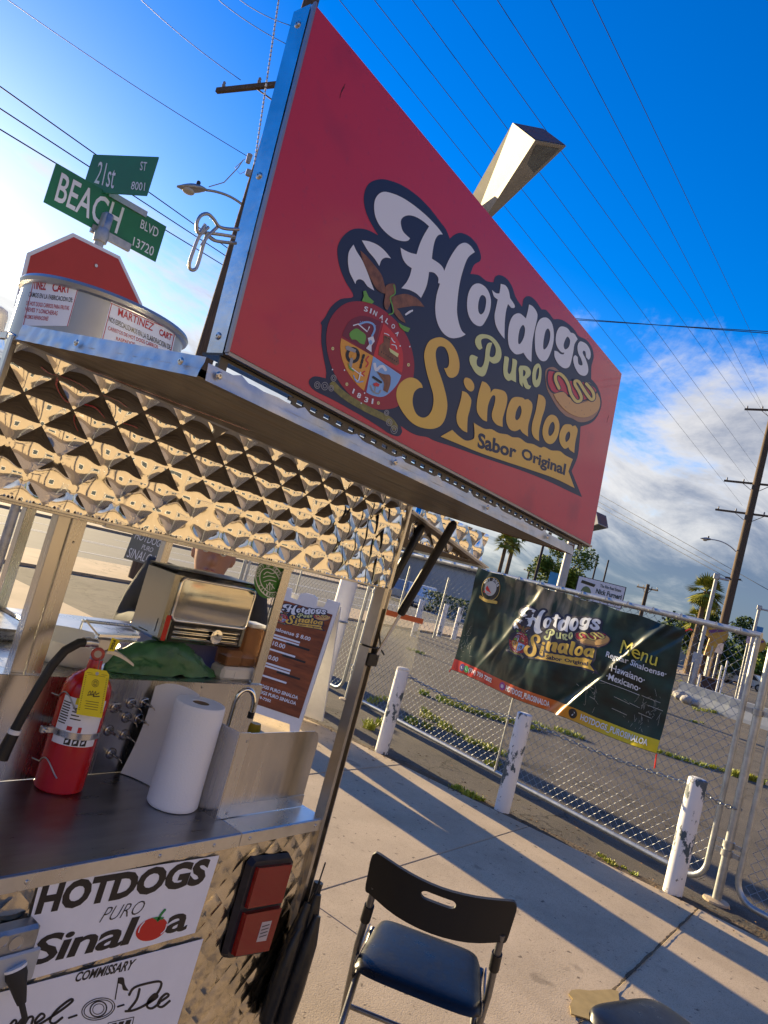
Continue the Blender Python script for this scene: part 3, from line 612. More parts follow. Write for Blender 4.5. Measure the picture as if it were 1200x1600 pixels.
cas = MB(); cas.add([sp(0, 0, -.001), sp(SW, 0, -.001), sp(SW, SH, -.001), sp(0, SH, -.001), sp(0, 0, -.033), sp(SW, 0, -.033), sp(SW, SH, -.033), sp(0, SH, -.033)], [[0, 1, 2, 3], [5, 4, 7, 6], [0, 3, 7, 4], [1, 5, 6, 2], [3, 2, 6, 7], [0, 4, 5, 1]])
cas.build('casing', steel_h, sign)
MB().quad(sp(.003, .003), sp(SW - .001, .003), sp(SW - .001, SH - .001), sp(.003, SH - .001)).build('face', red_face, sign)
overlay(red_face, 'noise', 7, .60, .78, (.20, .012, .025), .5); overlay(red_face, 'noise', 90, .62, .75, (.28, .03, .05), .35)
sc2 = MB(); rs_ = random.Random(8)
for cx_, cy_, n2 in ((.066, .372, 2), (1.13, .30, 2)):
    for _ in range(n2):
        v2, f2 = stroke2d([Vector((cx_ + .003 * n2, cy_)) + Vector((.0008 * math.sin(k * 2.1 + n2) + .001 * k, .006 * k + .004 * _)) for k in range(4)], .0010); sc2.add([sp(p.x, p.y, .0002) for p in v2], f2)
sc2.build('scratch', mat('scratch_dark', (.10, .012, .02), .6), sign, kind='stuff')
MB().add([sp(-.0012, -.002, -.005), sp(-.0012, SH, -.005), sp(-.0012, SH, -.034), sp(-.0012, -.002, -.034)], [[0, 1, 2, 3]]).build('side_plate', mat('sign_side_steel', (.55, .56, .57), .22, 1.0, vary=.2, vscale=14, bump=.3, bscale=20, bdist=.004), sign)
MB().bar(sp(0, -.0005, .0012), sp(0, SH, .0012), .003, .0045, up=(0, 1, 0)).bar(sp(0, -.001, .0012), sp(SW, -.001, .0012), .004, .006, up=(0, 1, 0)).build('frame_edge', mat('frame_grey', (.30, .28, .29), .35, .6), sign)
MB().box((.476, .652, 1.7838), (1.654, .690, 1.7868)).build('bottom_rail', mat('dark_rail', (.045, .042, .04), .45, .5), sign)
s_ = MB(); screws(s_, [SO + SV * v - SN * .02 + Vector((-.0013, 0, 0)) for v in (.02, .22, .42)], (-1, 0, 0), .0045); s_.build('screw_row', screw_m, sign, smooth=40)
# slotted angle carrying the sign, with the slots open to the sky
sl = MB(); zr0, zr1 = 1.7695, 1.7836
n_s = 30; x_a, x_b = .60, 1.40; pitch = (x_b - x_a) / n_s
sl.box((.478, .657, zr0), (.49, .660, zr1)); sl.box((.49, .657, zr1 - .0035), (x_a, .660, zr1)); sl.box((x_b, .657, zr1 - .0035), (1.62, .660, zr1)); sl.box((1.60, .657, zr0), (1.62, .660, zr1 - .0036))
sl.box((x_a, .657, zr1 - .0045), (x_b, .660, zr1)); sl.box((x_a, .657, zr0), (x_b, .660, zr0 + .0045))
for k in range(n_s + 1):
    x = x_a + k * pitch; sl.box((x - .007, .6572, zr0 + .0046), (x + .007, .6598, zr1 - .0046))
for xl in (.484, .80, 1.12, 1.44):
    sl.box((xl - .006, .6602, flz(.657) + .006), (xl + .006, .6632, zr0 + .006))
sl.build('slotted_angle', mat('dark_angle', (.09, .085, .08), .4, .7), sign)

# artwork, surveyed on the sign face; every outline is kept in metres on that face
ART = []
def zm(x0, y0, s): return lambda p: (x0 + p.x / s, y0 + p.y / s)
Z1, Z2, Z3, Z4, Z5, Z6 = zm(500, 270, 4.6154), zm(710, 420, 5), zm(600, 510, 7.5), zm(720, 540, 5.2174), zm(670, 630, 4.6154), zm(475, 440, 6)
def to_face(z, p):
    q = z(p); h = onplane(q[0], q[1], SO, SN) - SO; return Vector((h.dot(SU), h.dot(SV)))
def shape(key, layer, z, *loops, part='logo'):
    lp = [[to_face(z, p) for p in (curve_pts(l) if isinstance(l, str) else l)] for l in loops]
    v, f = fill2d(lp); ART.append((part, key, layer, v, f))
def line(key, layer, z, path, wd, part='logo', sub=4):
    v, f = stroke2d(open_pts(path, sub), wd); ART.append((part, key, layer, [to_face(z, p) for p in v], f))
def blob(key, layer, z, x, y, rx, ry=None, part='logo', n=18): shape(key, layer, z, ellipse2d(x, y, rx, ry or rx, n), part=part)
def words(key, layer, z, s, q, bold=0.0, shear=0.0, part='lettering', space=1.0):
    vs_, fs, asp = text2d(s, bold, shear, space); q = [Vector(c) for c in q]
    ART.append((part, key, layer, [to_face(z, bil(q, a, b)) for a, b in vs_], fs))
ZP = lambda p: (p.x, p.y)
shape('navy', 1, ZP, "552,463 540,441 531,419 527,398 528,383 536,369 549,359 563,357 576,360 590.6,367.5c 580,350 571.5,331 568,311 571.5,294 580,284 595,280 610.5,282.6 630,290.6 652,306 671,325 688,347 697,359 702.6,373c 711,366 721,364 734,370 745,382 751,398 750,407.6 740.5,414 735,428c 748,430 760,439 771,441c 774,432 782,430 792,436 800,448 806,465 815.6,479.6c 818,467 826,462.6 836,469 846,483.6c 854,485 865,499c 876,499 888,506 898,516 904,525 916,531 925,544 927.6,558 924,572 923.6,592c 932.8,603 938.5,618.6 939.5,634 932.8,651 923,661 907,666.5c 906,682 905,693 902,714.5 893,736c 909.4,777c 886.7,766.5 854,751 811,734 756.7,715.6 713,700 681,689.6 666.7,683 653,680.7 640,675 626,665.5c 628,675 621.7,681.7 608,677.5 591.7,666.7 568,651.7 541.7,636.7 516.7,623 495,612.5 484,603 483,594 491.7,588 509,591c 509,578 505,556.7 501.7,533 502.5,510 501,504 507.5,496 516.7,480 531.7,467.5", part='logo_backing')
# Hotdogs
shape('white', 3, Z1, "455,138 520,150 590,180 660,225 730,280 790,335 850,400 882,445c 850,450 825,490 810,560 803,620c 850,650 880,680 893,708c 920,640 960,570 1000,520 1045,505 1085,530 1113,572c 1075,600 1050,640 1020,730 1000,820 988,920 985,1010 1000,1090 1020,1140 1047,1165c 1010,1185 950,1193 900,1170 860,1120 835,1050 828,970 838,880 862,800c 848,795c 850,760 830,730 810,718 783,715c 775,770 760,830 725,903c 690,870 640,845 583,833c 620,790 645,740 658,688c 620,660 590,610 577,540c 610,560 650,578 693,588c 710,530 740,460 783,387c 740,350 690,320 640,307 600,318 580,345 583,390 600,430 645,473c 630,490 590,493 530,475 470,430 420,370 392,300 388,220 410,165", part='lettering')
shape('white', 3, Z1, "238,518c 205,570 198,640 208,710 225,750 252,803c 258,780 280,768 310,780 340,820 388,850c 365,790 335,710 300,630 262,570", part='lettering')
shape('white', 3, Z1, "298,488c 350,495 410,520 460,560 508,618c 470,612 440,630 424,673c 390,620 340,560", part='lettering')
shape('white', 3, Z1, "608,1020c 640,995c 665,987c 668,997c 615,1030c", part='lettering')
for lp in (("190,115 240,145 270,195 282,260 270,340 240,405 205,448 150,430 110,370 95,290 105,195 140,130", "215,205 240,225 243,270 230,330 205,357 185,335 182,280 195,225"),
           ("358,118c 395,130 420,170 432,230c 465,280 465,305 440,305c 415,275c 400,330 390,420 388,548c 350,500 320,440 310,370 320,310 335,240c 305,215 290,165c 320,190 348,193c 355,150",),
           ("580,278c 610,295 638,335 645,380 625,470 605,580 598,728c 565,700 535,655c 510,665 470,665 430,620 415,550 420,460 440,390 470,355 510,350 555,388c 570,330", "535,440 548,470 540,530 515,580 497,585 495,540 505,480 520,450"),
           ("710,380 750,410 770,470 772,560 750,650 715,715 670,715 635,660 625,580 630,480 660,400", "730,468 745,500 740,560 720,610 695,630 690,590 700,520 712,480"),
           ("840,450 880,465 905,498c 935,510 960,550c 935,590 925,650 905,740 885,772 850,775 810,745 780,690 778,640c 800,645 825,665 848,668 855,655c 830,650 800,610 788,560 795,500 815,460", "880,530 900,560 890,610 862,630 850,600 860,560"),
           ("990,568 1030,590 1058,640 1060,690 1045,712c 1025,690c 1020,650 1005,640 1000,660 1020,700 1040,760 1040,810 1015,836 970,820 935,760 925,700 940,675 960,690c 965,740 985,755 998,745 985,700 965,660 958,610 970,575",)):
    shape('white', 3, Z2, *lp, part='lettering')
# Puro
for lp in (("215,510 280,525 330,570 360,630 362,690 340,730 300,740 270,720c 255,780 235,830 205,840 160,810 120,740 115,690 135,672 180,690c 170,720 175,755 205,770 225,740 235,690 242,620 260,580 293,578c 280,620 272,680 295,690 315,670 318,620 295,575 255,545 215,548 205,570 215,620c 190,632 165,600 158,560 175,525",),
           ("388,682c 420,695 418,740 412,800 425,822 440,800 448,745 450,700c 485,720 478,790 478,888c 440,868c 415,875 385,840 378,780 382,730",),
           ("508,757c 560,760 590,790 590,830 560,860c 575,905 597,915c 580,940 550,930 530,885c 530,925c 505,890 503,830 498,780", "535,790 552,805 548,830 533,838"),
           ("655,740 675,780 675,850 660,910 630,925 608,890 605,820 620,760", "655,770 657,810 650,850 636,870 633,840 640,795")):
    shape('lime', 3, Z2, *lp, part='lettering')
# Sinaloa
shape('gold', 3, Z3, "640,127 720,150 790,210 850,310 878,430 870,530 840,580 790,603 740,580 697,487c 725,490 750,460 757,400 745,320 710,250 660,232 620,250 600,310 605,390 625,490 660,590 700,720 730,850 735,960 710,1080 660,1160 590,1195 510,1200 400,1175 300,1110 210,1000 155,890 138,800 155,710 210,640 290,600 370,615 430,670 448,720c 400,725 350,770 330,850 335,930 370,1020 430,1065 490,1060 545,1000 572,900 570,800 540,690 500,560 475,440 465,330 490,230 540,160", part='lettering')
shape('gold', 3, Z3, "960,600 1010,620 1045,670 1052,720 1035,755 1000,760 955,720 930,660 935,615", part='lettering')
shape('gold', 3, Z3, "910,757c 960,775 1005,830 1018,880 1000,980 975,1080 970,1243c 920,1220 865,1160 845,1090 850,1010 880,910 900,830", part='lettering')
for lp in (("170,290c 205,305 235,345 240,385c 265,355 310,358 355,375 375,420 370,480 350,550 338,600 338,662c 290,645 255,600 250,550 270,480 278,420 260,405 235,440 215,510 210,620c 170,600 130,540 128,460 145,370",),
           ("450,418 500,425 518,440c 545,435c 575,465 580,510 565,580 545,660 545,742c 500,710 480,680c 440,697 395,680 368,620 370,540 390,470 415,430", "482,490 492,530 480,580 455,608 440,590 447,540 465,500"),
           ("630,397c 665,410 688,450 680,520 655,600 635,700 635,778c 595,750 575,700 580,630 605,540 620,460",),
           ("740,563 780,585 800,640 795,710 765,780 725,803 685,780 663,720 670,650 700,585", "750,622 762,655 755,700 730,735 712,725 712,680 730,635"),
           ("860,640 895,645 905,658c 930,650c 948,680 945,720 930,790 922,875c 885,850 875,828c 840,840 805,790 800,730 815,680 835,650", "880,700 888,725 878,765 855,785 848,755 860,715")):
    shape('gold', 3, Z4, *lp, part='lettering')
# drawn hot dog
shape('bunshade', 2, Z4, "735,175 690,200 688,270 700,350 740,430 790,510 850,570 910,595 960,622 1020,620 1080,590 1125,520 1135,450 1110,385 1060,310 1000,290 880,280 780,190")
shape('navy', 3, Z4, "705,200 745,198 810,225 880,278 970,285 1050,308 1105,350 1098,395 1000,455 900,430 820,380 770,395 722,365 695,290")
shape('sausage', 4, Z4, "710,215 740,210 800,230 870,285 960,292 1040,315 1095,355 1088,385 1000,442 900,418 820,368 770,383 730,358 706,290")
shape('tan', 5, Z4, "750,395c 830,378 870,420c 900,430 960,470 1030,452 1080,430 1105,382c 1130,440 1125,500 1090,550 1010,585 920,570 840,520 780,450")
line('navy', 6, Z4, "795,350 765,280 770,235 800,230 840,265 870,320 890,390 930,450 965,450 975,420 955,370 925,320 925,290 955,295 990,350 1030,410 1060,440 1078,420 1065,370 1015,310", 40)
line('mustard', 7, Z4, "795,350 765,280 770,235 800,230 840,265 870,320 890,390 930,450 965,450 975,420 955,370 925,320 925,290 955,295 990,350 1030,410 1060,440 1078,420 1065,370 1015,310", 24)
for x, y in ((790, 460), (880, 468), (925, 540), (980, 530), (1050, 525), (1000, 560), (850, 500)): blob('bunshade', 6, Z4, x, y, 3, 5, n=8)
# ribbon with Sabor Original
shape('gold', 4, Z5, "80,240c 165,192c 210,235 260,268 300,265 325,240 320,140c 350,160 400,185 450,188 500,215 560,225 600,245 650,250 700,285 750,295 800,320 830,315 880,340 940,345 980,375 1035,403c 1003,490c 1048,612c 900,540 700,470 400,370 200,290", part='ribbon')
words('navy', 5, Z5, 'Sabor', [(345, 322), (622, 400), (632, 305), (352, 208)], .035)
words('navy', 5, Z5, 'Original', [(660, 420), (972, 545), (988, 438), (668, 318)], .035)
# state crest
shape('crest', 2, Z6, "520,185 640,210 760,280 880,390 970,530 1015,670 1030,810 1000,1000 900,1150 790,1195 650,1190 500,1120 380,1010 280,860 220,680 205,520 230,380 300,270 400,200", part='crest')
inner = curve_pts("580,325 720,380 830,480 910,620 925,760 900,900 830,1010 730,1080 600,1050 480,950 390,820 340,670 345,530 400,400 480,335", 6)
cc = Vector((645, 700))
def quarter(a, b_):
    """pie of the inner oval between two spokes"""
    aa = math.atan2(*(Vector(a) - cc).yx); bb = math.atan2(*(Vector(b_) - cc).yx)
    if bb < aa: bb += 2 * math.pi
    pts = []
    for p in inner:
        t = math.atan2(*(p - cc).yx)
        while t < aa: t += 2 * math.pi
        if t <= bb: pts.append((t, p))
    pts.sort(key=lambda q: q[0]); return [cc] + [p for _, p in pts]
TL_, TR_, BL_, BR_ = (350, 520), (720, 385), (565, 1040), (900, 855)
shape('maroon', 3, Z6, quarter(TL_, TR_), part='crest'); shape('red', 3, Z6, quarter(TR_, BR_), part='crest')
shape('blue', 3, Z6, quarter(BR_, BL_), part='crest'); shape('orange', 3, Z6, quarter(BL_, TL_), part='crest')
shape('green', 4, Z6, "420,485 480,440 530,465 575,510 560,590c 520,578 480,545 440,540", part='crest')
line('white', 5, Z6, "455,412 500,398 585,470 605,425", 12, part='crest', sub=1)
line('blue', 5, Z6, "515,398 580,380 640,400 655,450 630,510", 18, part='crest')
for k in range(9): blob('blue', 5, Z6, 520 + 18 * k, 375 - 14 * math.sin(k / 8 * 3.1) + 5 * k, 4, part='crest', n=8)
shape('white', 5, Z6, "590,530c 640,508c 655,560c 625,600c 625,662c 573,625c 602,590c", part='crest'); blob('blue', 6, Z6, 615, 570, 16, 22, part='crest')
shape('brown', 4, Z6, "740,500c 805,520c 800,585c 800,645c 882,712c 886,770c 860,790c 690,690c 702,600c 740,570c", part='crest'); shape('lime', 5, Z6, "790,622c 880,678c 870,710c 800,660c", part='crest')
for k in range(4): blob('black', 5, Z6, 755 + 14 * k, 520 + 7 * k, 4, 8, part='crest', n=6)
for k in range(8): blob('black', 5, Z6, 720 + 20 * k, 660 + 13 * k, 5, 8, part='crest', n=6)
line('white', 5, Z6, "745,485 770,492 790,505", 8, part='crest'); line('white', 5, Z6, "812,530 830,560 845,570", 10, part='crest'); line('white', 5, Z6, "815,590 850,600 862,632", 9, part='crest')
v_, f_ = stroke2d([Vector((450 + 52 * math.cos(t / 10), 690 + 62 * math.sin(t / 10))) for t in range(0, 64)], 30); ART.append(('crest', 'black', 4, [to_face(Z6, p) for p in v_], f_))
shape('grey', 5, Z6, "380,612c 402,600c 482,640c 472,668c 385,638c", part='crest'); line('grey', 5, Z6, "440,725 425,800", 30, part='crest'); blob('orange', 5, Z6, 460, 700, 22, 20, part='crest')
shape('green', 5, Z6, "400,760c 425,800c 470,835c 455,845c 415,815c", part='crest'); line('white', 6, Z6, "440,812 490,850 540,885", 9, part='crest'); line('white', 6, Z6, "520,850 500,930 470,915", 12, part='crest'); line('blue', 6, Z6, "455,880 485,940 545,935", 10, part='crest')
for k in range(3): line('black', 5, Z6, f"{553 - 12 * k},{688 + 45 * k} {545 - 12 * k},{718 + 45 * k}", 22, part='crest', sub=1)
line('red', 4, Z6, "600,700 575,735 595,765 575,800", 14, part='crest'); line('red', 4, Z6, "565,840 540,860 560,885", 12, part='crest')
line('white', 4, Z6, "655,770 670,830 705,800 735,795 760,830", 26, part='crest'); shape('brown', 5, Z6, "672,842c 740,868 800,880 802,960 775,1042c 735,1018c 742,950 705,890", part='crest'); line('black', 6, Z6, "640,895 715,945", 22, part='crest', sub=1)
shape('red', 6, Z6, "640,955c 670,945c 700,962c 690,985c 645,978c", part='crest'); line('grey', 5, Z6, "615,975 640,1030 690,1050 710,1020", 12, part='crest'); line('grey', 5, Z6, "662,985 655,1035", 10, part='crest', sub=1)
for ch, x, y, r_ in (('S', 575, 258, 18), ('I', 620, 275, 24), ('N', 660, 297, 30), ('A', 722, 335, 36), ('L', 775, 372, 42), ('O', 830, 420, 48), ('A', 868, 487, 55), ('1', 457, 1027, 32), ('8', 510, 1068, 26), ('3', 578, 1107, 20), ('1', 636, 1122, 12)):
    c_, s2 = math.cos(rad(r_)), math.sin(rad(r_)); hw = 8 if ch in 'I1' else 19; hh = 25
    words('white', 4, Z6, ch, [(x - hw * c_ - hh * s2 * .6, y - hw * s2 + hh * c_), (x + hw * c_ - hh * s2 * .6, y + hw * s2 + hh * c_), (x + hw * c_ + hh * s2 * .6, y + hw * s2 - hh * c_), (x - hw * c_ + hh * s2 * .6, y - hw * s2 - hh * c_)], .03)
for x, y in ((265, 628), (397, 962), (693, 1138), (975, 780)): blob('lime', 3, Z6, x, y, 13, 16, part='crest'); blob('red', 4, Z6, x, y, 5, 6, part='crest', n=8)
for x, y in ((260, 825), (373, 830), (530, 1140), (895, 603), (985, 610), (725, 378), (562, 1045)): blob('white', 4, Z6, x, y, 7, 8, part='crest', n=8)
# eagle, cactus and stone base of the crest
shape('brown', 4, Z1, "285,560c 330,600 390,670 440,740 465,830 470,870 430,860 390,820 350,740 310,650", part='crest'); shape('brown', 4, Z1, "520,900 590,875 640,880 700,910 750,968c 680,960 600,970 530,975", part='crest')
shape('brown', 5, Z1, "470,815 530,800 540,860 510,920 480,990 455,950 465,880", part='crest'); shape('brown', 4, Z1, "520,970 560,990 600,1050 612,1085c 570,1060 530,1010", part='crest')
shape('green', 5, Z1, "305,855c 325,850c 345,895c 385,930c 370,945c 295,925c 310,890c", part='crest'); shape('green', 5, Z1, "560,1080c 590,1100c 645,1122c 630,1150c 600,1140c 570,1112c", part='crest'); line('green', 6, Z1, "525,810 535,870 500,900 515,960 520,1010 490,1022", 8, part='crest')
line('olive', 2, Z6, "265,960 330,1030 430,1105 560,1180 680,1240 800,1300 850,1370", 62, part='crest')
for x, y, r_ in ((120, 970, 26), (190, 980, 30), (272, 905, 24), (250, 1000, 22), (840, 1388, 30), (795, 1320, 26), (770, 1230, 20)):
    for k in (1.0, .5): v_, f_ = stroke2d([Vector((x + r_ * k * math.cos(t / 4), y + r_ * 1.2 * k * math.sin(t / 4))) for t in range(0, 26)], 6); ART.append(('crest', 'grey', 3, [to_face(Z6, p) for p in v_], f_))

def finer(v, f, mx):
    """split long edges so that a print follows a folded sheet"""
    bm = bmesh.new(); vv = [bm.verts.new((p.x, p.y, 0)) for p in v]
    for t in f:
        try: bm.faces.new([vv[i] for i in t])
        except ValueError: pass
    for _ in range(4):
        es = [e for e in bm.edges if e.calc_length() > mx]
        if not es: break
        bmesh.ops.subdivide_edges(bm, edges=es, cuts=1); bmesh.ops.triangulate(bm, faces=[q for q in bm.faces if len(q.verts) > 3])
    bm.verts.index_update(); r = [Vector((q.co.x, q.co.y)) for q in bm.verts], [[q.index for q in fc.verts] for fc in bm.faces]; bm.free(); return r
def emit_art(fn, parent, dz, mx=0):
    acc = {}
    for k, (part, key, layer, v, f) in enumerate(ART):
        if mx: v, f = finer(v, f, mx)
        mb = acc.setdefault((part, key), MB()); mb.add([fn(p.x, p.y, (layer + (k % 17) * 0.02) * dz) for p in v], f)
    for (part, key), mb in acc.items(): mb.build(part, INK[key], parent)
emit_art(lambda u, v, d: sp(u, v, d), sign, 0.0003)

# galvanised snap hooks dangling from the side of the sign
hk = thing('snap_hook', 'pair of galvanised wire snap hooks hanging from the sign edge', 'hook', (.44, .67, 1.90))
h_ = MB(); zk = zm(0, 200, 2.4)
for path, yy in (("782,372 748,405 722,470 710,510 714,530 732,530 744,505 762,440 778,395", .672), ("770,362 745,395 738,360 752,330 778,322 800,340 820,368 850,378 895,380", .668), ("775,400 800,420 840,428 885,432", .676), ("745,392 790,395 830,400 880,408", .674), ("756,440 780,405 815,372", .670)):
    h_.tube([ony(*zk(p), yy) for p in open_pts(path)], .0019, 8)
h_.build('hook', galv, hk, smooth=60)

# ------------------------------------------------------------------ vent drum on the roof with maker's labels
DC = Vector((0.795, 1.545, 0)); DR = 0.176
drum = thing('vent_drum', 'round grey metal drum with maker labels on the cart roof', 'drum', (DC.x, DC.y, 1.797))
drum_m = mat('drum_metal', (.40, .41, .42), .42, .75, vary=.1, vscale=5, rvary=.1)
MB().lathe((DC.x, DC.y, 1.797), [(DR, 0), (DR, .185), (DR + .008, .188), (DR + .010, .196), (DR + .006, .203), (DR - .004, .205), (DR - .02, .19), (DR - .02, .18)], 72).build('shell', drum_m, drum, smooth=35)
MB().lathe((DC.x + DR * math.cos(rad(-112)), DC.y + DR * math.sin(rad(-112)), 1.89), [(.005, 0), (.0045, .002)], 12, axis=(math.cos(rad(-112)), math.sin(rad(-112)), 0)).build('rivet', screw_m, drum)
def oncyl(px, py, d=0.0):
    r = ray(px, py); R_ = DR + d; a = r.x ** 2 + r.y ** 2; b = -2 * (r.x * DC.x + r.y * DC.y); c = DC.x ** 2 + DC.y ** 2 - R_ ** 2
    t = (-b - math.sqrt(max(b * b - 4 * a * c, 0))) / (2 * a); return CAM + r * t
zl = zm(0, 390, 3.75)
def cylgrid(mb, q, d, n=16):
    q = [Vector(c) for c in q]; mb.grid(lambda a, b: oncyl(*zl(bil(q, a, b)), d), n, 4)
def cyltext(mb, s, q, bold=0.0, d=.0011):
    vs_, fs, _ = text2d(s, bold); q = [Vector(c) for c in q]; mb.add([oncyl(*zl(bil(q, a, b)), d) for a, b in vs_], fs)
for lq, fq in (([(585, 555), (1000, 640), (1035, 480), (650, 305)], 0), ([(130, 445), (400, 448), (470, 200), (195, 168)], 1)):
    m_ = MB(); cylgrid(m_, lq, .0005); lo_ = m_.build('maker_label', white_vinyl, drum, smooth=180)
    r_ = MB(); k = MB()
    q = [Vector(c) for c in lq]
    for (a0, b0), (a1, b1) in (((0, .97), (1, .97)), ((.02, 0), (.02, .97)), ((.98, 0), (.98, .97))):
        p_ = [bil(q, a0 + (a1 - a0) * t / 12, b0 + (b1 - b0) * t / 12) for t in range(13)]
        v2, f2 = stroke2d(p_, 4); r_.add([oncyl(*zl(p), .001) for p in v2], f2)
    if fq == 0:
        cyltext(r_, 'MARTINEZ', [(690, 385), (893, 478), (906, 435), (695, 340)], .012); cyltext(r_, 'CART', [(932, 500), (1003, 535), (1012, 497), (936, 462)], .03)
        cyltext(k, 'NOS ESPECIALIZAMOS EN LA ELABORACION DE', [(637, 420), (1000, 590), (1000, 558), (640, 390)], .01); cyltext(r_, 'CARRITOS DE HOT DOGS CARROS', [(632, 470), (925, 582), (925, 560), (635, 447)], .01); cyltext(r_, 'RASPADOS', [(680, 530), (790, 565), (790, 545), (682, 510)], .01)
    else:
        cyltext(r_, 'TINEZ', [(192, 230), (268, 238), (272, 190), (197, 182)], .03); cyltext(r_, 'CART', [(305, 245), (408, 256), (415, 207), (309, 195)], .03)
        cyltext(k, 'CAMOS EN LA FABRICACION DE:', [(165, 275), (425, 309), (428, 282), (170, 247)], .01); cyltext(r_, 'DE HOT DOGS CARROS PARA FRUTAS', [(152, 325), (404, 355), (406, 331), (155, 300)], .01); cyltext(r_, 'NIEVES Y LONCHERAS', [(145, 360), (335, 386), (340, 361), (150, 336)], .01); cyltext(r_, 'HACEMOS REPARACIONES', [(140, 402), (280, 417), (286, 393), (143, 380)], .01)
    r_.build('lettering', red_ink, lo_); k.build('lettering', ink, lo_)
MB().lathe((ony(8, 452, 1.2).x, 1.2, 1.797), [(.016, 0), (.016, .03), (.013, .04), (.006, .043)], 14).build('roof_lamp', mat('pale_lamp', (.7, .68, .6), .3), cart, smooth=50)

# ------------------------------------------------------------------ stickers on the cart front
YS = YV - .0062
zs = zm(0, 1320, 3.4286)
def fy(p, d=0.0): return ony(*zs(p), YS - d)
def flat_text(mb, s, q, bold=0.0, shear=0.0, space=1.0, d=.0006):
    vs_, fs, _ = text2d(s, bold, shear, space); q = [Vector(c) for c in q]; mb.add([fy(bil(q, a, b), d) for a, b in vs_], fs)
def flat_line(mb, path, wd, d=.0006):
    v, f = stroke2d(open_pts(path), wd); mb.add([fy(p, d) for p in v], f)
def flat_fill(mb, *loops, d=.0006):
    v, f = fill2d([curve_pts(l) if isinstance(l, str) else l for l in loops]); mb.add([fy(p, d) for p in v], f)
st = thing('shop_sticker', 'white sticker reading HOTDOGS PURO Sinaloa with tomato on the cart front', 'sticker', (.95, YS, .84))
MB().prism([(.747, .929), (1.158, .911), (1.150, .747), (.755, .757)], lambda p: (p[0], YS + .001, p[1]), lambda p: (p[0], YS, p[1])).build('backing', white_vinyl, st)
k = MB(); flat_text(k, 'HOTDOGS', [(183, 378), (1085, 212), (1138, 68), (232, 216)], .05); flat_text(k, 'PURO', [(530, 418), (765, 366), (782, 296), (560, 338)], -.012, .35)
flat_text(k, 'Sinal', [(148, 655), (716, 528), (752, 380), (195, 492)], .022, .12, .93); flat_text(k, 'a', [(880, 480), (1000, 458), (1014, 358), (898, 382)], .022, .12); k.build('lettering', ink, st)
k = MB(); flat_fill(k, [Vector((812 + 86 * math.cos(t / 5) * .98 - 10 * math.sin(t / 5), 452 + 62 * math.sin(t / 5) - 16 * math.cos(t / 5))) for t in range(31)]); k.build('tomato', mat('tomato_red', (.50, .018, .015), .4), st)
k = MB(); flat_line(k, "848,405 862,375 885,347", 12, .001); flat_fill(k, "815,392c 845,385c 880,388c 870,402c 850,400c 845,416c 835,402c", d=.001); k.build('stalk', mat('stalk_green', (.02, .22, .06), .4), st)
k = MB(); flat_line(k, "742,470 752,440 775,412", 5, .0012); flat_line(k, "862,478 885,455 893,425", 5, .0012); k.build('shine', white_ink, st)
st = thing('commissary_sticker', 'white commissary sticker with script lettering and musical note on the cart front', 'sticker', (.95, YS, .62))
MB().prism([(.68, .752), (1.181, .7265), (1.168, .40), (.68, .42)], lambda p: (p[0], YS + .001, p[1]), lambda p: (p[0], YS, p[1])).build('backing', white_vinyl, st)
k = MB(); flat_text(k, 'COMMISSARY', [(398, 738), (708, 668), (734, 610), (414, 684)], .03, .1)
for pth in ("30,1000 70,945 88,945 80,985 112,940 132,935 122,980 152,928 178,925 165,978 190,965", "190,958 238,922 222,905 190,940 195,968 240,945", "240,945 330,885 388,838 375,830 305,885 268,940 290,958 335,925"): flat_line(k, pth, 13)
flat_line(k, "368,928 412,913", 11); flat_line(k, "630,868 664,857", 10)
for rx, ry, wd in ((88, 56, 5), (76, 46, 5), (44, 40, 7), (30, 27, 4)):
    v, f = stroke2d([Vector((527 + rx * math.cos(t / 8) + 0.1 * ry * math.sin(t / 8), 880 - rx * .22 * math.cos(t / 8) + ry * math.sin(t / 8))) for t in range(52)], wd); k.add([fy(p, .0006) for p in v], f)
flat_line(k, "617,828 636,715", 6); flat_fill(k, "632,712c 662,712 670,750 690,782c 660,778 652,750 630,742c")
for pth in ("748,772 732,830 690,885", "692,805 720,765 800,740 862,735 850,785 790,850 720,885 672,892", "792,852 842,815 830,800 800,828 788,866 815,876 855,848", "850,846 902,810 890,798 860,825 845,860 870,868 910,836"): flat_line(k, pth, 13)
for pth in ("580,955 718,922", "718,922 700,1000", "580,955 565,1030"): flat_line(k, pth, 4)
flat_text(k, 'III', [(590, 985), (695, 962), (705, 935), (600, 958)], .04); k.build('lettering', ink, st)
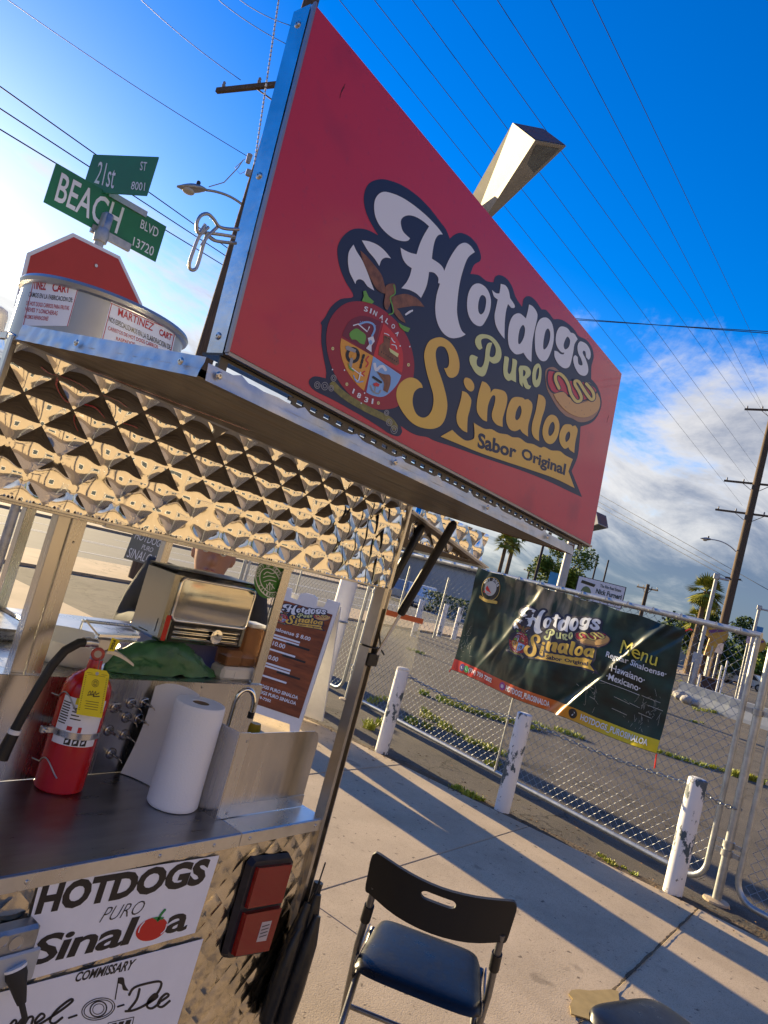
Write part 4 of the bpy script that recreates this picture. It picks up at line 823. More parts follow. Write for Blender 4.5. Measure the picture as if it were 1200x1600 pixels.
# ------------------------------------------------------------------ fire extinguisher
EX, EY, ER = 0.934, 1.405, 0.0525
ext = thing('fire_extinguisher', 'red fire extinguisher with yellow inspection tag on the cart counter', 'fire extinguisher', (EX, EY, .955))
red_paint = mat('red_enamel', (.42, .008, .008), .22, coat=.3, vary=.1, vscale=9)
MB().lathe((EX, EY, .9555), [(ER - .006, 0), (ER - .001, .004), (ER, .010), (ER, .215), (ER - .004, .232), (ER - .014, .247), (ER - .030, .257), (.016, .262), (.0145, .285), (.013, .287)], 48).build('cylinder', red_paint, ext, smooth=35)
def cylpatch(mb, a0, a1, z0, z1, d, n=18):
    mb.grid(lambda u, v: (EX + (ER + d) * math.cos(rad(a0 + (a1 - a0) * u)), EY + (ER + d) * math.sin(rad(a0 + (a1 - a0) * u)), z0 + (z1 - z0) * v), n, 1)
def cyltx(mb, s, a0, a1, z0, z1, d=.0012, bold=0.0):
    vs_, fs, _ = text2d(s, bold); mb.add([(EX + (ER + d) * math.cos(rad(a0 + (a1 - a0) * a)), EY + (ER + d) * math.sin(rad(a0 + (a1 - a0) * a)), z0 + (z1 - z0) * b) for a, b in vs_], fs)
l = MB(); cylpatch(l, -172, -66, 1.062, 1.163, .0006); lo_ = l.build('label', white_vinyl, ext, smooth=180)
k = MB()
for j in range(9): cylpatch(k, -170, -150 + (j * 37 % 7) * .4, 1.105 + .0055 * j, 1.1075 + .0055 * j, .0009, 4)
for j, wd in enumerate((24, 18, 26, 12)): cylpatch(k, -142, -142 + wd, 1.118 + .0075 * j, 1.1205 + .0075 * j, .0009, 4)
for a in (-140, -122, -104): cylpatch(k, a, a + 14, 1.064, 1.077, .0009, 4)
k.build('fine_print', ink, lo_)
w_ = MB()
for a in (-140, -122, -104): v, f = stroke2d([Vector((a + 3 + 8 * t / 4, 1.068 + .006 * abs(math.sin(t * 1.7)))) for t in range(5)], 0.0); w_.grid(lambda u, v2, a=a: (EX + (ER + .0012) * math.cos(rad(a + 3 + 6 * u)), EY + (ER + .0012) * math.sin(rad(a + 3 + 6 * u)), 1.067 + .006 * v2 + .003 * u), 2, 1)
w_.build('pictogram', white_ink, lo_)
r_ = MB(); cylpatch(r_, -143, -131, 1.094, 1.103, .0009, 4); cylpatch(r_, -118, -110, 1.092, 1.104, .0009, 4); r_.build('pictogram', red_ink, lo_)
MB().grid(lambda u, v: (EX + (ER + .001) * math.cos(rad(-140 + 12 * u)), EY + (ER + .001) * math.sin(rad(-140 + 12 * u)), 1.150 + .014 * v), 4, 1).build('yellow_mark', mat('yellow_card', (.72, .60, .01), .5), lo_)
sp_ = MB(); sp_.lathe((EX, EY, 1.078), [(ER + .0008, 0), (ER + .0028, 0), (ER + .0028, .013), (ER + .0008, .013)], 40, caps=False); sp_.box((EX - ER - .028, EY - .006, 1.077), (EX - ER, EY + .006, 1.092), bev=.002); spo = sp_.build('strap', steel_h, ext, smooth=35)
MB().lathe((EX - ER - .02, EY - .006, 1.0845), [(.005, 0), (.005, .004), (.003, .006)], 10, axis=(0, -1, 0)).build('strap_bolt', screw_m, spo)
for hz, side in ((1.148, 1), (1.005, -1)):
    cw = [Vector((EX + (ER + .002) * math.cos(rad(a)), EY + (ER + .002) * math.sin(rad(a)), hz + .02 * math.sin((a + 200) / 18))) for a in range(-196, -130, 5)]
    MB().tube([cw[0] + Vector((-.006, .02, 0))] + cw, .0016, 6).build('wire_clip', galv, ext, smooth=60)
MB().tube([Vector((EX + ER * .85, EY - .03, 1.15)), Vector((EX + ER + .012, EY - .04, 1.155)), Vector((EX + ER + .026, EY - .03, 1.145)), Vector((EX + ER + .02, EY - .01, 1.13)), Vector((EX + ER - .002, EY, 1.13))], .0016, 6).build('wire_clip', galv, ext, smooth=60)
vl = MB(); vl.lathe((EX, EY, 1.238), [(.012, 0), (.015, .004), (.015, .022), (.012, .026)], 16); vl.box((EX - .016, EY - .012, 1.262), (EX + .020, EY + .012, 1.292), bev=.004); vl.tube([(EX - .012, EY - .004, 1.277), (EX - .034, EY - .006, 1.279)], .0085, 12); vlo = vl.build('valve', mat('valve_metal', (.55, .55, .56), .35, 1.0), ext, smooth=40)
hd = MB(); hd.add([(EX - .018, EY - .011, 1.293), (EX + .085, EY - .014, 1.300), (EX + .085, EY + .010, 1.300), (EX - .018, EY + .011, 1.293), (EX - .016, EY - .010, 1.299), (EX + .085, EY - .013, 1.3045), (EX + .085, EY + .009, 1.3045), (EX - .016, EY + .010, 1.299)], [[0, 3, 2, 1], [4, 5, 6, 7], [0, 1, 5, 4], [2, 3, 7, 6], [0, 4, 7, 3], [1, 2, 6, 5]])
hd.bar((EX - .016, EY, 1.297), (EX - .05, EY + .01, 1.325), .016, .003); hd.build('top_lever', steel_h, ext)
cl = MB(); cl.grid(lambda u, v: (EX + .012 + .078 * u, EY - .014 + .028 * v * (1 - .25 * u), 1.268 - .030 * u ** 1.6 + .003 * math.sin(v * 3.14)), 12, 4); cl.grid(lambda u, v: (EX + .012 + .078 * u, EY - .014, 1.268 - .030 * u ** 1.6 - .010 * v * (1 - u * .5)), 12, 1); cl.build('carry_handle', steel_h, ext, smooth=60)
tow = (Vector((0, 0, 1.5)) - Vector((EX, EY, 1.25))).normalized(); tow.z *= .2; tow.normalize()
g = MB(); g.lathe(Vector((EX, EY, 1.256)) + tow * .012, [(.0135, 0), (.0145, .002), (.0145, .007), (.0125, .008), (.012, .0075)], 22, axis=tow); go_ = g.build('pressure_gauge', mat('gauge_red', (.38, .06, .06), .35), ext, smooth=35)
MB().lathe(Vector((EX, EY, 1.256)) + tow * .0197, [(.008, 0), (.0078, .0002)], 18, axis=tow).build('gauge_face', mat('gauge_face', (.40, .36, .34), .3), go_)
ho = [(EX - .034, EY - .006, 1.279), (EX - .058, EY - .008, 1.276), (EX - .085, EY - .010, 1.258), (EX - .104, EY - .010, 1.225), (EX - .118, EY - .010, 1.18), (EX - .130, EY - .008, 1.13), (EX - .138, EY - .004, 1.085)]
MB().tube(ho, .0098, 14).build('hose', black_r, ext, smooth=60); MB().tube([(EX - .0335, EY - .006, 1.279), (EX - .047, EY - .007, 1.2785)], .0112, 14).build('hose_collar', steel_h, ext, smooth=40)
MB().tube([(EX - .1375, EY - .004, 1.087), (EX - .1385, EY - .004, 1.078)], .0125, 14).build('hose_band', white_p, ext, smooth=40)
MB().tube([(EX - .1385, EY - .004, 1.078), (EX - .145, EY - .002, 1.04), (EX - .147, EY - .002, 1.025)], [.012, .0135, .014], 14).build('nozzle', black_p, ext, smooth=40)
yel = mat('yellow_card2', (.74, .62, .008), .5, vary=.05, vscale=20)
tg = [atr(p[0], p[1], r) for p, r in (((119, 1116), 1.612), ((159, 1122), 1.612), ((172, 1049), 1.632), ((134, 1043), 1.632))]
tgm = MB()
def cutcorner(q, c=.14):
    return [bil(q, 0, 0), bil(q, 1, 0), bil(q, 1, 1 - c * .6), bil(q, 1 - c, 1), bil(q, c, 1), bil(q, 0, 1 - c * .6)]
nn = (CAM - tg[0]).normalized()
poly = cutcorner(tg); tgm.add([p for p in poly] + [p - nn * .0006 for p in poly], [[0, 1, 2, 3, 4, 5], [11, 10, 9, 8, 7, 6]] + [[i, i + 6, (i + 1) % 6 + 6, (i + 1) % 6] for i in range(6)])
tgo = tgm.build('inspection_tag', yel, ext)
k = MB()
def tagq(a0, b0, a1, b1, d=.0006): k.add([bil(tg, a0, b0) + nn * d, bil(tg, a1, b0) + nn * d, bil(tg, a1, b1) + nn * d, bil(tg, a0, b1) + nn * d], [[0, 1, 2, 3]])
for j in range(4): tagq(.25 + .03 * (j % 2), .30 - .052 * j, .78, .312 - .052 * j)
for j in range(20): tagq(.05 + .004 * (j % 3), .10 + .038 * j, .10, .112 + .038 * j); tagq(.90, .10 + .038 * j, .95, .112 + .038 * j)
for j in range(14): tagq(.16 + .05 * j, .86, .19 + .05 * j, .872)
tagq(.08, .90, .32, .908); tagq(.68, .90, .92, .908)
for r0 in (.14, .09, .05):
    pts = [Vector((.5 + r0 * math.cos(t / 3), .70 + r0 * .55 * math.sin(t / 3))) for t in range(20)]; v, f = stroke2d(pts, .012); k.add([bil(tg, p.x, p.y) + nn * .0006 for p in v], f)
for pth in ("0.30,0.47 0.36,0.52 0.40,0.46 0.46,0.53 0.50,0.46 0.58,0.53 0.60,0.47 0.72,0.51", "0.28,0.43 0.55,0.46 0.50,0.42 0.76,0.44"):
    v, f = stroke2d(open_pts(pth), .025); k.add([bil(tg, p.x, p.y) + nn * .0006 for p in v], f)
k.build('tag_print', mat('tag_ink', (.10, .08, .01), .5), tgo)
MB().lathe(bil(tg, .5, .91) + nn * .0005, [(.0035, 0), (.0035, .0006), (.0015, .0006), (.0014, 0)], 12, axis=nn).build('eyelet', galv, tgo)
MB().tube([bil(tg, .5, .91), Vector((EX - .005, EY - .02, 1.25))], .0008, 5).build('tag_wire', galv, tgo)
t2 = [atr(*p, 1.60) for p in ((168, 1017), (178, 1018), (188, 1001), (175, 996))]; nn2 = (CAM - t2[0]).normalized()
m_ = MB(); m_.add(t2 + [p - nn2 * .0006 for p in t2], [[0, 1, 2, 3], [7, 6, 5, 4], [0, 4, 5, 1], [1, 5, 6, 2], [2, 6, 7, 3], [3, 7, 4, 0]]); t2o = m_.build('year_tag', yel, ext)
k = MB(); print_text(k, '2024', [bil(t2, .62, .12), bil(t2, .62, .9), bil(t2, .25, .9), bil(t2, .25, .12)], .04, n=nn2, d=.0006); k.build('lettering', ink, t2o)
MB().tube([atr(172, 1014, 1.605), Vector((EX + .02, EY - .012, 1.287))], .0008, 5).build('tag_wire', galv, t2o)

# ------------------------------------------------------------------ paper towel roll
paper = mat('paper_towel', (.74, .78, .87), .9, bump=.6, bscale=260, bdist=.0012)
RX, RY = 1.138, 1.262
tw = thing('paper_towel_roll', 'white paper towel roll standing on the cart counter', 'paper towel', (RX, RY, .956))
rt = MB(); prof = [(.010, .002), (.056, 0), (.0585, .004), (.0585, .232), (.056, .2365), (.021, .2365), (.020, .2345), (.020, .18)]
n = 60
def rollfn(u, v):
    k = v * (len(prof) - 1); i = min(int(k), len(prof) - 2); t = k - i; r = prof[i][0] * (1 - t) + prof[i + 1][0] * t; z = prof[i][1] * (1 - t) + prof[i + 1][1] * t
    a = 2 * math.pi * u; e = (.0007 * math.sin(z * 260 + 5 * math.sin(a * 22)) * math.sin(a * 60) if .004 < z < .232 and r > .05 else 0) + .0012 * noise.noise(Vector((math.cos(a), math.sin(a), z * 8)))
    return (RX + (r + e) * math.cos(a), RY + (r + e) * math.sin(a), .956 + z)
prof = [(.010, .002), (.056, .0005), (.0585, .004)] + [(.0585, .004 + .228 * k / 40) for k in range(1, 41)] + [(.056, .2365), (.021, .2365), (.020, .2345), (.020, .18)]
rt.grid(rollfn, 120, len(prof) - 1); rt.build('roll', paper, tw, smooth=50)
MB().lathe((RX, RY, .958), [(.0198, 0), (.0198, .233), (.0182, .233), (.0182, .02), (.001, .02)], 24, caps=False).build('core', mat('cardboard_core', (.25, .17, .11), .9), tw, smooth=40)
sh = MB()
lo_c = [onz(*p, .957) for p in ((188, 1208), (206, 1213), (226, 1222), (250, 1238))]; hi_c = [ony(243, 1072, 1.445), ony(262, 1064, 1.42), ony(290, 1068, 1.385), ony(312, 1086, 1.335)]
def cub(P, t): return P[0] * ((1 - t) ** 3) + P[1] * (3 * t * (1 - t) ** 2) + P[2] * (3 * t * t * (1 - t)) + P[3] * t ** 3
def sheet(u, v):
    p = cub(lo_c, u).lerp(cub(hi_c, u), v); return p + Vector((0, -.012 * math.sin(math.pi * v), 0))
sh.grid(sheet, 30, 20); sh.build('loose_sheet', mat('paper_smooth', (.72, .76, .87), .85, bump=.2, bscale=60, bdist=.002), tw, smooth=180)

# ------------------------------------------------------------------ napkin dispenser, bags, drink tank on the deck
DX0, DX1, DY0, DY1, DZ0, DZ1 = 1.151, 1.442, 1.490, 1.634, 1.273, 1.457
nd = thing('napkin_dispenser', 'shiny chrome napkin dispenser with slotted mouth behind the cart window', 'napkin dispenser', (1.36, 1.64, DZ0))
d_ = MB(); d_.box((DX0, DY0 + .006, DZ0), (DX1, DY1, DZ1), bev=.008); d_.build('housing', mat('dispenser_steel', (.34, .35, .33), .16, 1.0, bump=.05, bscale=8, bdist=.003), nd, smooth=30)
d_ = MB(); d_.grid(lambda u, v: (DX0 + .02 + (DX1 - DX0 - .035) * u, DY0 + .0055 - .006 * math.sin(math.pi * min(1, v * 1.0)) * .8, DZ0 + .065 + (DZ1 - DZ0 - .08) * v), 20, 14); d_.build('front_panel', mat('chrome_panel', (.46, .45, .41), .12, 1.0, bump=.15, bscale=7, bdist=.004), nd, smooth=180)
bd = MB()
for x0, x1, z0, z1 in ((DX0 + .018, DX1 - .012, DZ0 + .06, DZ1 - .012),):
    c = [(x0, z0), (x1, z0), (x1, z1), (x0, z1)]
    rr = .014; path = []
    for (cx_, cz_), a in (((x1 - rr, z1 - rr), 0), ((x0 + rr, z1 - rr), 90), ((x0 + rr, z0 + rr), 180), ((x1 - rr, z0 + rr), 270)):
        path += [Vector((cx_ + rr * math.cos(rad(a + t)), DY0 + .003, cz_ + rr * math.sin(rad(a + t)))) for t in (0, 30, 60, 90)]
    bd.tube(path, .004, 8, closed=True)
bd.build('bead', chrome, nd, smooth=60)
for i in range(3): MB().box((DX0 + .03, DY0 - .004, DZ0 + .012 + .014 * i), (DX1 - .03, DY0 + .006, DZ0 + .020 + .014 * i), bev=.003).build('slat', chrome, nd)
MB().box((DX0 + .025, DY0 + .004, DZ0 + .006), (DX1 - .02, DY0 + .0065, DZ0 + .056)).build('mouth', black_r, nd)
MB().lathe((DX0 + .175, DY0 - .0042, DZ0 + .030), [(.020, 0), (.020, .002), (.016, .003), (.005, .003)], 18, axis=(0, -1, 0)).build('catch_plate', chrome, nd, smooth=35)
MB().lathe((DX0 + .175, DY0 - .0072, DZ0 + .036), [(.003, 0), (.003, .001)], 10, axis=(0, -1, 0)).build('keyhole', black_r, nd)
MB().box((DX0 + .004, DY0 + .004, DZ0 + .004), (DX0 + .018, DY0 + .0058, DZ0 + .07), bev=.0005).build('red_reflector', red_strip, nd)
MB().box((DX0 - .0006, DY0 + .03, DZ0 + .02), (DX0 + .001, DY0 + .033, DZ0 + .055)).box((DX0 - .0006, DY0 + .06, DZ0 + .012), (DX0 + .001, DY0 + .10, DZ0 + .015)).build('side_slot', black_r, nd)
MB().box((DX0, DY0 + .02, DZ1 + .0005), (DX1, DY1 - .005, DZ1 + .004), bev=.001).build('lid_edge', black_p, nd)
blu = MB(); blu.grid(lambda u, v: (0, 0, 0), 1, 1); blu = MB()
blu.box((1.20, 1.575, 1.184), (1.44, 1.66, 1.2725), bev=.012); tag(blu.build('storage_box', mat('blue_plastic_box', (.10, .11, .27), .5, vary=.2, vscale=8)), 'dark blue box holding up the napkin dispenser on the cart deck', 'box')
gb = MB()
def gbf(u, v):
    a = 2 * math.pi * u; ph = math.pi / 2 * v; r = math.cos(ph)
    x = 1.235 + .185 * r * math.cos(a) + .05 * (1 - r); y = 1.532 + .036 * r * math.sin(a); z = 1.184 + (.092 - .07 * max(0, math.cos(a)) * r) * math.sin(ph)
    nz = noise.noise(Vector((x * 18, y * 18, z * 22))) * .011 + abs(noise.noise(Vector((x * 45, y * 45, z * 50)))) * .008 - .003; return (x - .03 * math.sin(ph) + nz, y + nz * .6, max(1.184, z + nz))
gb.grid(gbf, 140, 46); tag(gb.build('green_bag', mat('green_plastic_bag', (.045, .16, .075), .35, vary=.35, vscale=14, bump=.6, bscale=25, bdist=.006), smooth=180), 'crumpled green plastic bag lying on the cart deck below the dispenser', 'bag')
wb = MB(); wb.lathe((.985, 1.60, 1.184), [(.07, 0), (.095, .02), (.11, .055), (.112, .06), (.108, .058), (.09, .025), (.06, .008)], 36); tag(wb.build('white_bowl', white_p, smooth=40), 'white bowl on the cart deck behind the fire extinguisher', 'bowl')
dt = thing('drink_dispenser', 'drink dispenser with brown tank and white lid at the cart window', 'drink dispenser', (1.455, 1.525, 1.184))
MB().box((1.385, 1.485, 1.184), (1.515, 1.545, 1.222), bev=.008).box((1.43, 1.4835, 1.190), (1.505, 1.486, 1.212), bev=.001).build('base', white_p, dt)
tk = mat('brown_tank', (.40, .20, .09), .08, alpha=.55)
MB().box((1.390, 1.490, 1.223), (1.4475, 1.543, 1.268), bev=.004).box((1.448, 1.490, 1.223), (1.512, 1.543, 1.338), bev=.006).build('tank', tk, dt)
MB().box((1.400, 1.496, 1.225), (1.502, 1.538, 1.248)).build('drink', mat('dark_drink', (.05, .012, .008), .2), dt)
MB().box((1.445, 1.486, 1.339), (1.516, 1.547, 1.350), bev=.004).build('lid', white_p, dt)
# county health decal on the glass
GY = 1.4765
dc = thing('health_decal', 'green round county seal decal on the cart window pane', 'decal', (1.44, GY, 1.49))
zc_ = zm(180, 780, 4)
def gp(p, d=0.0): return ony(*zc_(p), GY - d)
gr = MB(); v, f = fill2d([curve_pts("905,390c 1070,425c 1060,520 1030,590 960,620 900,600 872,540 872,480")]); gr.add([gp(p) for p in v], f); gr.build('backing', mat('decal_green', (.03, .20, .03), .45), dc)
wh = MB()
for rx, wd in ((88, 7), (62, 6)):
    pts = [Vector((966 + rx * math.cos(t / 6) + .12 * rx * math.sin(t / 6), 508 + rx * 1.22 * math.sin(t / 6) + .18 * rx * math.cos(t / 6))) for t in range(39)]; v, f = stroke2d(pts, wd); wh.add([gp(p, .0006) for p in v], f)
def arctext(s, a0, a1, up):
    for i, ch in enumerate(s):
        if ch == ' ': continue
        a = rad(a0 + (a1 - a0) * i / max(1, len(s) - 1)); c = Vector((966 + 75 * math.cos(a) + 9 * math.sin(a), 508 + 92 * math.sin(a) + 14 * math.cos(a)))
        o_ = Vector((math.cos(a), math.sin(a))) * (1 if up else -1); t_ = Vector((-o_.y, o_.x)); vs_, fs, asp = text2d(ch, .02); h, wv = 9, 5.5
        wh.add([gp(c + t_ * (2 * x - 1) * wv + o_ * (2 * y - 1) * h, .0006) for x, y in vs_], fs)
arctext('COUNTY OF ORANGE', 190, 350, True); arctext('CALIFORNIA', 150, 30, False)
for pth, wd in (("930,470 950,455 980,465 1005,455", 6), ("925,490 960,480 1000,490", 5), ("930,515 966,505 1005,515", 5), ("966,520 940,560", 5), ("966,520 966,570", 5), ("966,520 995,560", 5), ("945,530 955,565", 4), ("985,530 978,565", 4)):
    v, f = stroke2d(open_pts(pth), wd); wh.add([gp(p, .0006) for p in v], f)
wh.build('lettering', white_ink, dc)

# ------------------------------------------------------------------ water bag on the post
wbag = thing('water_bag', 'clear plastic bag of water with orange zip hanging on the corner post', 'bag', (1.565, 1.075, 1.36))
wbm = MB()
def wbf(u, v):
    a = 2 * math.pi * u; z = 1.355 + .132 * v; tck = .004 + .020 * max(0, 1 - v * 1.6) ** .6 * (0.3 + v * 2 if v < .3 else .9); c, s2 = math.cos(a), math.sin(a)
    return (1.568 + .055 * .8 * c * (1 - .12 * v) + .02 * s2 * 0, 1.07 - .038 * c + tck * s2, z + .004 * noise.noise(Vector((c * 2, s2 * 2, v * 5))))
wbm.grid(wbf, 36, 16); wbm.build('bag', mat('clear_bag', (.75, .76, .68), .12, alpha=.28, bump=.6, bscale=22, bdist=.006), wbag, smooth=180)
MB().grid(lambda u, v: (1.568 + .042 * (2 * u - 1) , 1.068 - .036 * (2 * u - 1), 1.487 + .014 * v), 6, 2).grid(lambda u, v: (1.568 + .042 * (2 * u - 1), 1.072 - .036 * (2 * u - 1), 1.487 + .014 * v), 6, 2).build('zip_strip', mat('orange_zip', (.55, .13, .05), .5), wbag)
MB().tube([(1.535, 1.10, 1.50), (1.515, 1.10, 1.515)], .0012, 5).build('tie', black_r, wbag)

# ------------------------------------------------------------------ folding chair seen from behind
seatc = Vector((2.13, 1.04, 0)); fdir = Vector((.895, .446, 0)).normalized(); rdir = Vector((fdir.y, -fdir.x, 0))
ch = thing('folding_chair', 'black folding chair with padded seat and metal legs on the sidewalk', 'chair', (seatc.x, seatc.y, 0))
def cp_(r, f, z): return seatc + rdir * r + fdir * f + Vector((0, 0, z))
ctube = mat('chair_tube', (.20, .20, .21), .38, .8, vary=.2, vscale=20); pad = mat('black_vinyl_pad', (.009, .010, .013), .34, bump=.25, bscale=60, bdist=.0015, rvary=.10, vscale=14)
st_ = MB(); hw, hd_ = .19, .185
def sq(u, v, top):
    x = (2 * u - 1); y = (2 * v - 1)
    k = 1 - .10 * (abs(x) ** 6) * (abs(y) ** 6); xx = x * k; yy = y * k
    e = (1 - abs(x) ** 8) * (1 - abs(y) ** 8)
    return cp_(xx * hw * (1 - .06 * y), yy * hd_, (.435 + .026 * e ** .6 + .004 * math.cos(x * 2) * math.cos(y * 2)) if top else (.435 - .008 * e))
st_.grid(lambda u, v: sq(u, v, True), 36, 36); st_.grid(lambda u, v: sq(1 - u, v, False), 36, 36); st_.build('seat', pad, ch, smooth=180)
# moulded backrest with a hand slot, bowed towards the viewer
bk_ = MB(); BW, BH = .205, .085; slot = lambda x, z: abs(x) < .048 and abs(z - .022) < .013
outer = curve_pts("-205,62 -198,84 -180,90 -90,78 0,72 90,78 180,90 198,84 205,62 203,0 200,-52 192,-62 180,-62 100,-84 0,-92 -100,-84 -180,-62 -192,-62 -200,-52 -203,0", 3)
hole = [Vector((32 * math.copysign(1, math.cos(t)) + 16 * math.cos(t), 30 + 15 * math.sin(t))) for t in [i * 2 * math.pi / 20 + .01 for i in range(20)]]
def bkp(p, d): return cp_(p.x * .00107 - .004, -.215 - .036 * (1 - (p.x / 205) ** 2) + .022 * ((p.x / 205) ** 2) + d - .08 * (p.y * .001), .716 + p.y * .0008)
v, f = fill2d([outer, hole]); no = len(v)
# refine: slice into vertical strips so the panel bends smoothly
def bend_panel(loops, th):
    bm = bmesh.new(); v, f = fill2d(loops); vv = [bm.verts.new((p.x, p.y, 0)) for p in v]
    for t in f:
        try: bm.faces.new([vv[i] for i in t])
        except ValueError: pass
    for x in range(-195, 200, 15): bmesh.ops.bisect_plane(bm, geom=bm.verts[:] + bm.edges[:] + bm.faces[:], plane_co=(x, 0, 0), plane_no=(1, 0, 0))
    bmesh.ops.recalc_face_normals(bm, faces=bm.faces[:])
    if sum(fc.normal.z for fc in bm.faces) < 0: bmesh.ops.reverse_faces(bm, faces=bm.faces[:])
    r = bmesh.ops.extrude_face_region(bm, geom=bm.faces[:]); 
    for e in r['geom']:
        if isinstance(e, bmesh.types.BMVert): e.co.z = th
    bm.verts.index_update(); vs_ = [x.co.copy() for x in bm.verts]; fs = [[q.index for q in fc.verts] for fc in bm.faces]; bm.free(); return vs_, fs
vs_, fs = bend_panel([outer, hole], 16)
m_ = MB(); m_.add([bkp(Vector((q.x, q.y)), q.z * .001) for q in vs_], fs); m_.build('backrest', mat('black_moulded', (.010, .010, .011), .5, bump=.3, bscale=220, bdist=.0006), ch, smooth=40)
for sgn in (-1, 1):
    MB().tube([cp_(sgn * .192, -.195, .69), cp_(sgn * .196, -.165, .60), cp_(sgn * .205, -.10, .47), cp_(sgn * .212, .08, .20), cp_(sgn * .214, .22, .015)], .011, 12).build('front_leg', ctube, ch, smooth=60)
    MB().tube([cp_(sgn * .186, .13, .425), cp_(sgn * .190, -.02, .33), cp_(sgn * .196, -.23, .015)], .0105, 12).build('rear_leg', ctube, ch, smooth=60)
    MB().tube([cp_(sgn * .1945, -.172, .625), cp_(sgn * .198, -.15, .57)], .0155, 12).tube([cp_(sgn * .214, .215, .03), cp_(sgn * .214, .226, .001)], .014, 12).tube([cp_(sgn * .196, -.226, .03), cp_(sgn * .196, -.238, .001)], .014, 12).build('sleeve_set', black_p, ch, smooth=50)
    MB().bar(cp_(sgn * .20, -.13, .43), cp_(sgn * .20, .12, .43), .004, .022).build('seat_rail', ctube, ch)
MB().tube([cp_(-.193, -.145, .15), cp_(.193, -.145, .15)], .0085, 10).tube([cp_(-.212, .09, .185), cp_(.212, .09, .185)], .0085, 10).build('crossbars', ctube, ch, smooth=60)
# edge of a second chair pad in front, and a scrap of cardboard
c2 = thing('chair_cushion', 'rounded black padded seat edge at the bottom of the view', 'cushion', (2.62, .44, 0))
u_, v_ = Vector((.93, -.36, 0)), Vector((.36, .93, 0))
m_ = MB()
def cq(u, v, top):
    x = 2 * u - 1; y = 2 * v - 1; k = 1 - .2 * abs(x) ** 4 * abs(y) ** 4; e = max(0, (1 - abs(x) ** 6) * (1 - abs(y) ** 6)); p = Vector((2.56, .40, 0)) + u_ * (x * k * .20) + v_ * (y * k * .19)
    return (p.x, p.y, .425 + .03 * e ** .5 if top else .42)
m_.grid(lambda u, v: cq(u, v, True), 28, 28); m_.grid(lambda u, v: cq(1 - u, v, False), 28, 28); m_.build('pad', pad, c2, smooth=180)
for sx in (-1, 1):
    for sy in (-1, 1): p = Vector((2.56, .40, 0)) + u_ * (sx * .15) + v_ * (sy * .14); q = Vector((2.56, .40, 0)) + u_ * (sx * .18) + v_ * (sy * .17); MB().tube([(p.x, p.y, .425), (q.x, q.y, .002)], .011, 10).build('leg', ctube, c2, smooth=60)
cbp = [onz(*p, .004) for p in ((893, 1548), (905, 1547), (920, 1549), (955, 1547), (966, 1550), (968, 1575), (940, 1600), (892, 1585), (890, 1572), (895, 1562), (888, 1554))]
m_ = MB(); m_.prism(cbp, lambda p: Vector(p) + Vector((0, 0, -.001)), lambda p: Vector(p) + Vector((0, 0, .004))); tag(m_.build('cardboard_scrap', mat('cardboard', '#a08a5c', .9, vary=.15, vscale=14)), 'torn piece of brown cardboard lying on the sidewalk', 'cardboard')

# ------------------------------------------------------------------ menu board on the sidewalk
ab = thing('sandwich_board', 'white plastic sandwich board with brown wood-look menu print on the sidewalk', 'sandwich board', (4.72, 4.28, 0))
A0 = Vector((4.79, 4.02, .03)); A1 = Vector((4.55, 4.55, .03)); adir = (A1 - A0); adir.z = 0; adir.normalize(); an = Vector((-adir.y, adir.x, 0))
if an.dot(-A0) < 0: an = -an
AW = .60; AH = 1.18
def bp_(s, h, d=0.0):      # s: 0 at the right edge in view, 1 at the left
    return A0 + adir * (AW * (1 - s) if False else AW * s) + Vector((0, 0, h)) - an * (.20 * h / AH) + an * d
outl = [(0, 0), (.12, 0), (.16, .06), (.84, .06), (.88, 0), (1, 0), (1, 1.17), (.98, 1.18), (.80, 1.18), (.78, 1.10), (.66, 1.09), (.64, 1.16), (.56, 1.18), (.44, 1.18), (.36, 1.16), (.34, 1.09), (.22, 1.10), (.20, 1.18), (.02, 1.18), (0, 1.17)]
m_ = MB(); m_.prism(outl, lambda p: bp_(p[0], p[1], -.03), lambda p: bp_(p[0], p[1], 0)); m_.build('front_leaf', white_p, ab)
def bq(s, h): return A0 + adir * (AW * s) + Vector((0, 0, h)) - an * (.20 + .04 + .50 * (AH - h) / AH)
m_ = MB(); m_.prism([(0, 0), (1, 0), (1, 1.14), (0, 1.14)], lambda p: bq(p[0], p[1]), lambda p: bq(p[0], p[1]) - an * .03); m_.build('rear_leaf', white_p, ab)
wood_print = mat('wood_print', '#96512a', .5, color2='#572a15', vscale=3.0, stretch=(1, 1, 7))
m_ = MB(); m_.quad(bp_(.05, .13, .003), bp_(.95, .13, .003), bp_(.95, 1.06, .003), bp_(.05, 1.06, .003)); po = m_.build('menu_print', wood_print, ab)
def bt(mb, s, s0, s1, h0, h1, bold=.02, shear=0.0, d=.0045):   # s runs left to right in view
    q = [bp_(1 - s0, h0, d), bp_(1 - s1, h0, d), bp_(1 - s1, h1, d), bp_(1 - s0, h1, d)]; print_text(mb, s, q, bold, shear)
wt = MB(); bt(wt, 'Sinaloense $ 8.00', .08, .74, .775, .815); bt(wt, '$ 10.00', .10, .40, .645, .69); bt(wt, '$ 10.00', .08, .36, .52, .565); bt(wt, 'HOTDOGS PURO SINALOA', .06, .84, .275, .305, .03); bt(wt, 'HOTDOGS PURO SINALOA', .06, .84, .225, .255, .03); bt(wt, '(714) 759-7202', .06, .46, .175, .205, .03)
for h in (.735, .71, .605, .48, .455, .37): wt.quad(bp_(.94, h, .0045), bp_(.40, h, .0045), bp_(.40, h + .016, .0045), bp_(.94, h + .016, .0045))
wt.build('lettering', white_ink, po)
kt = MB()
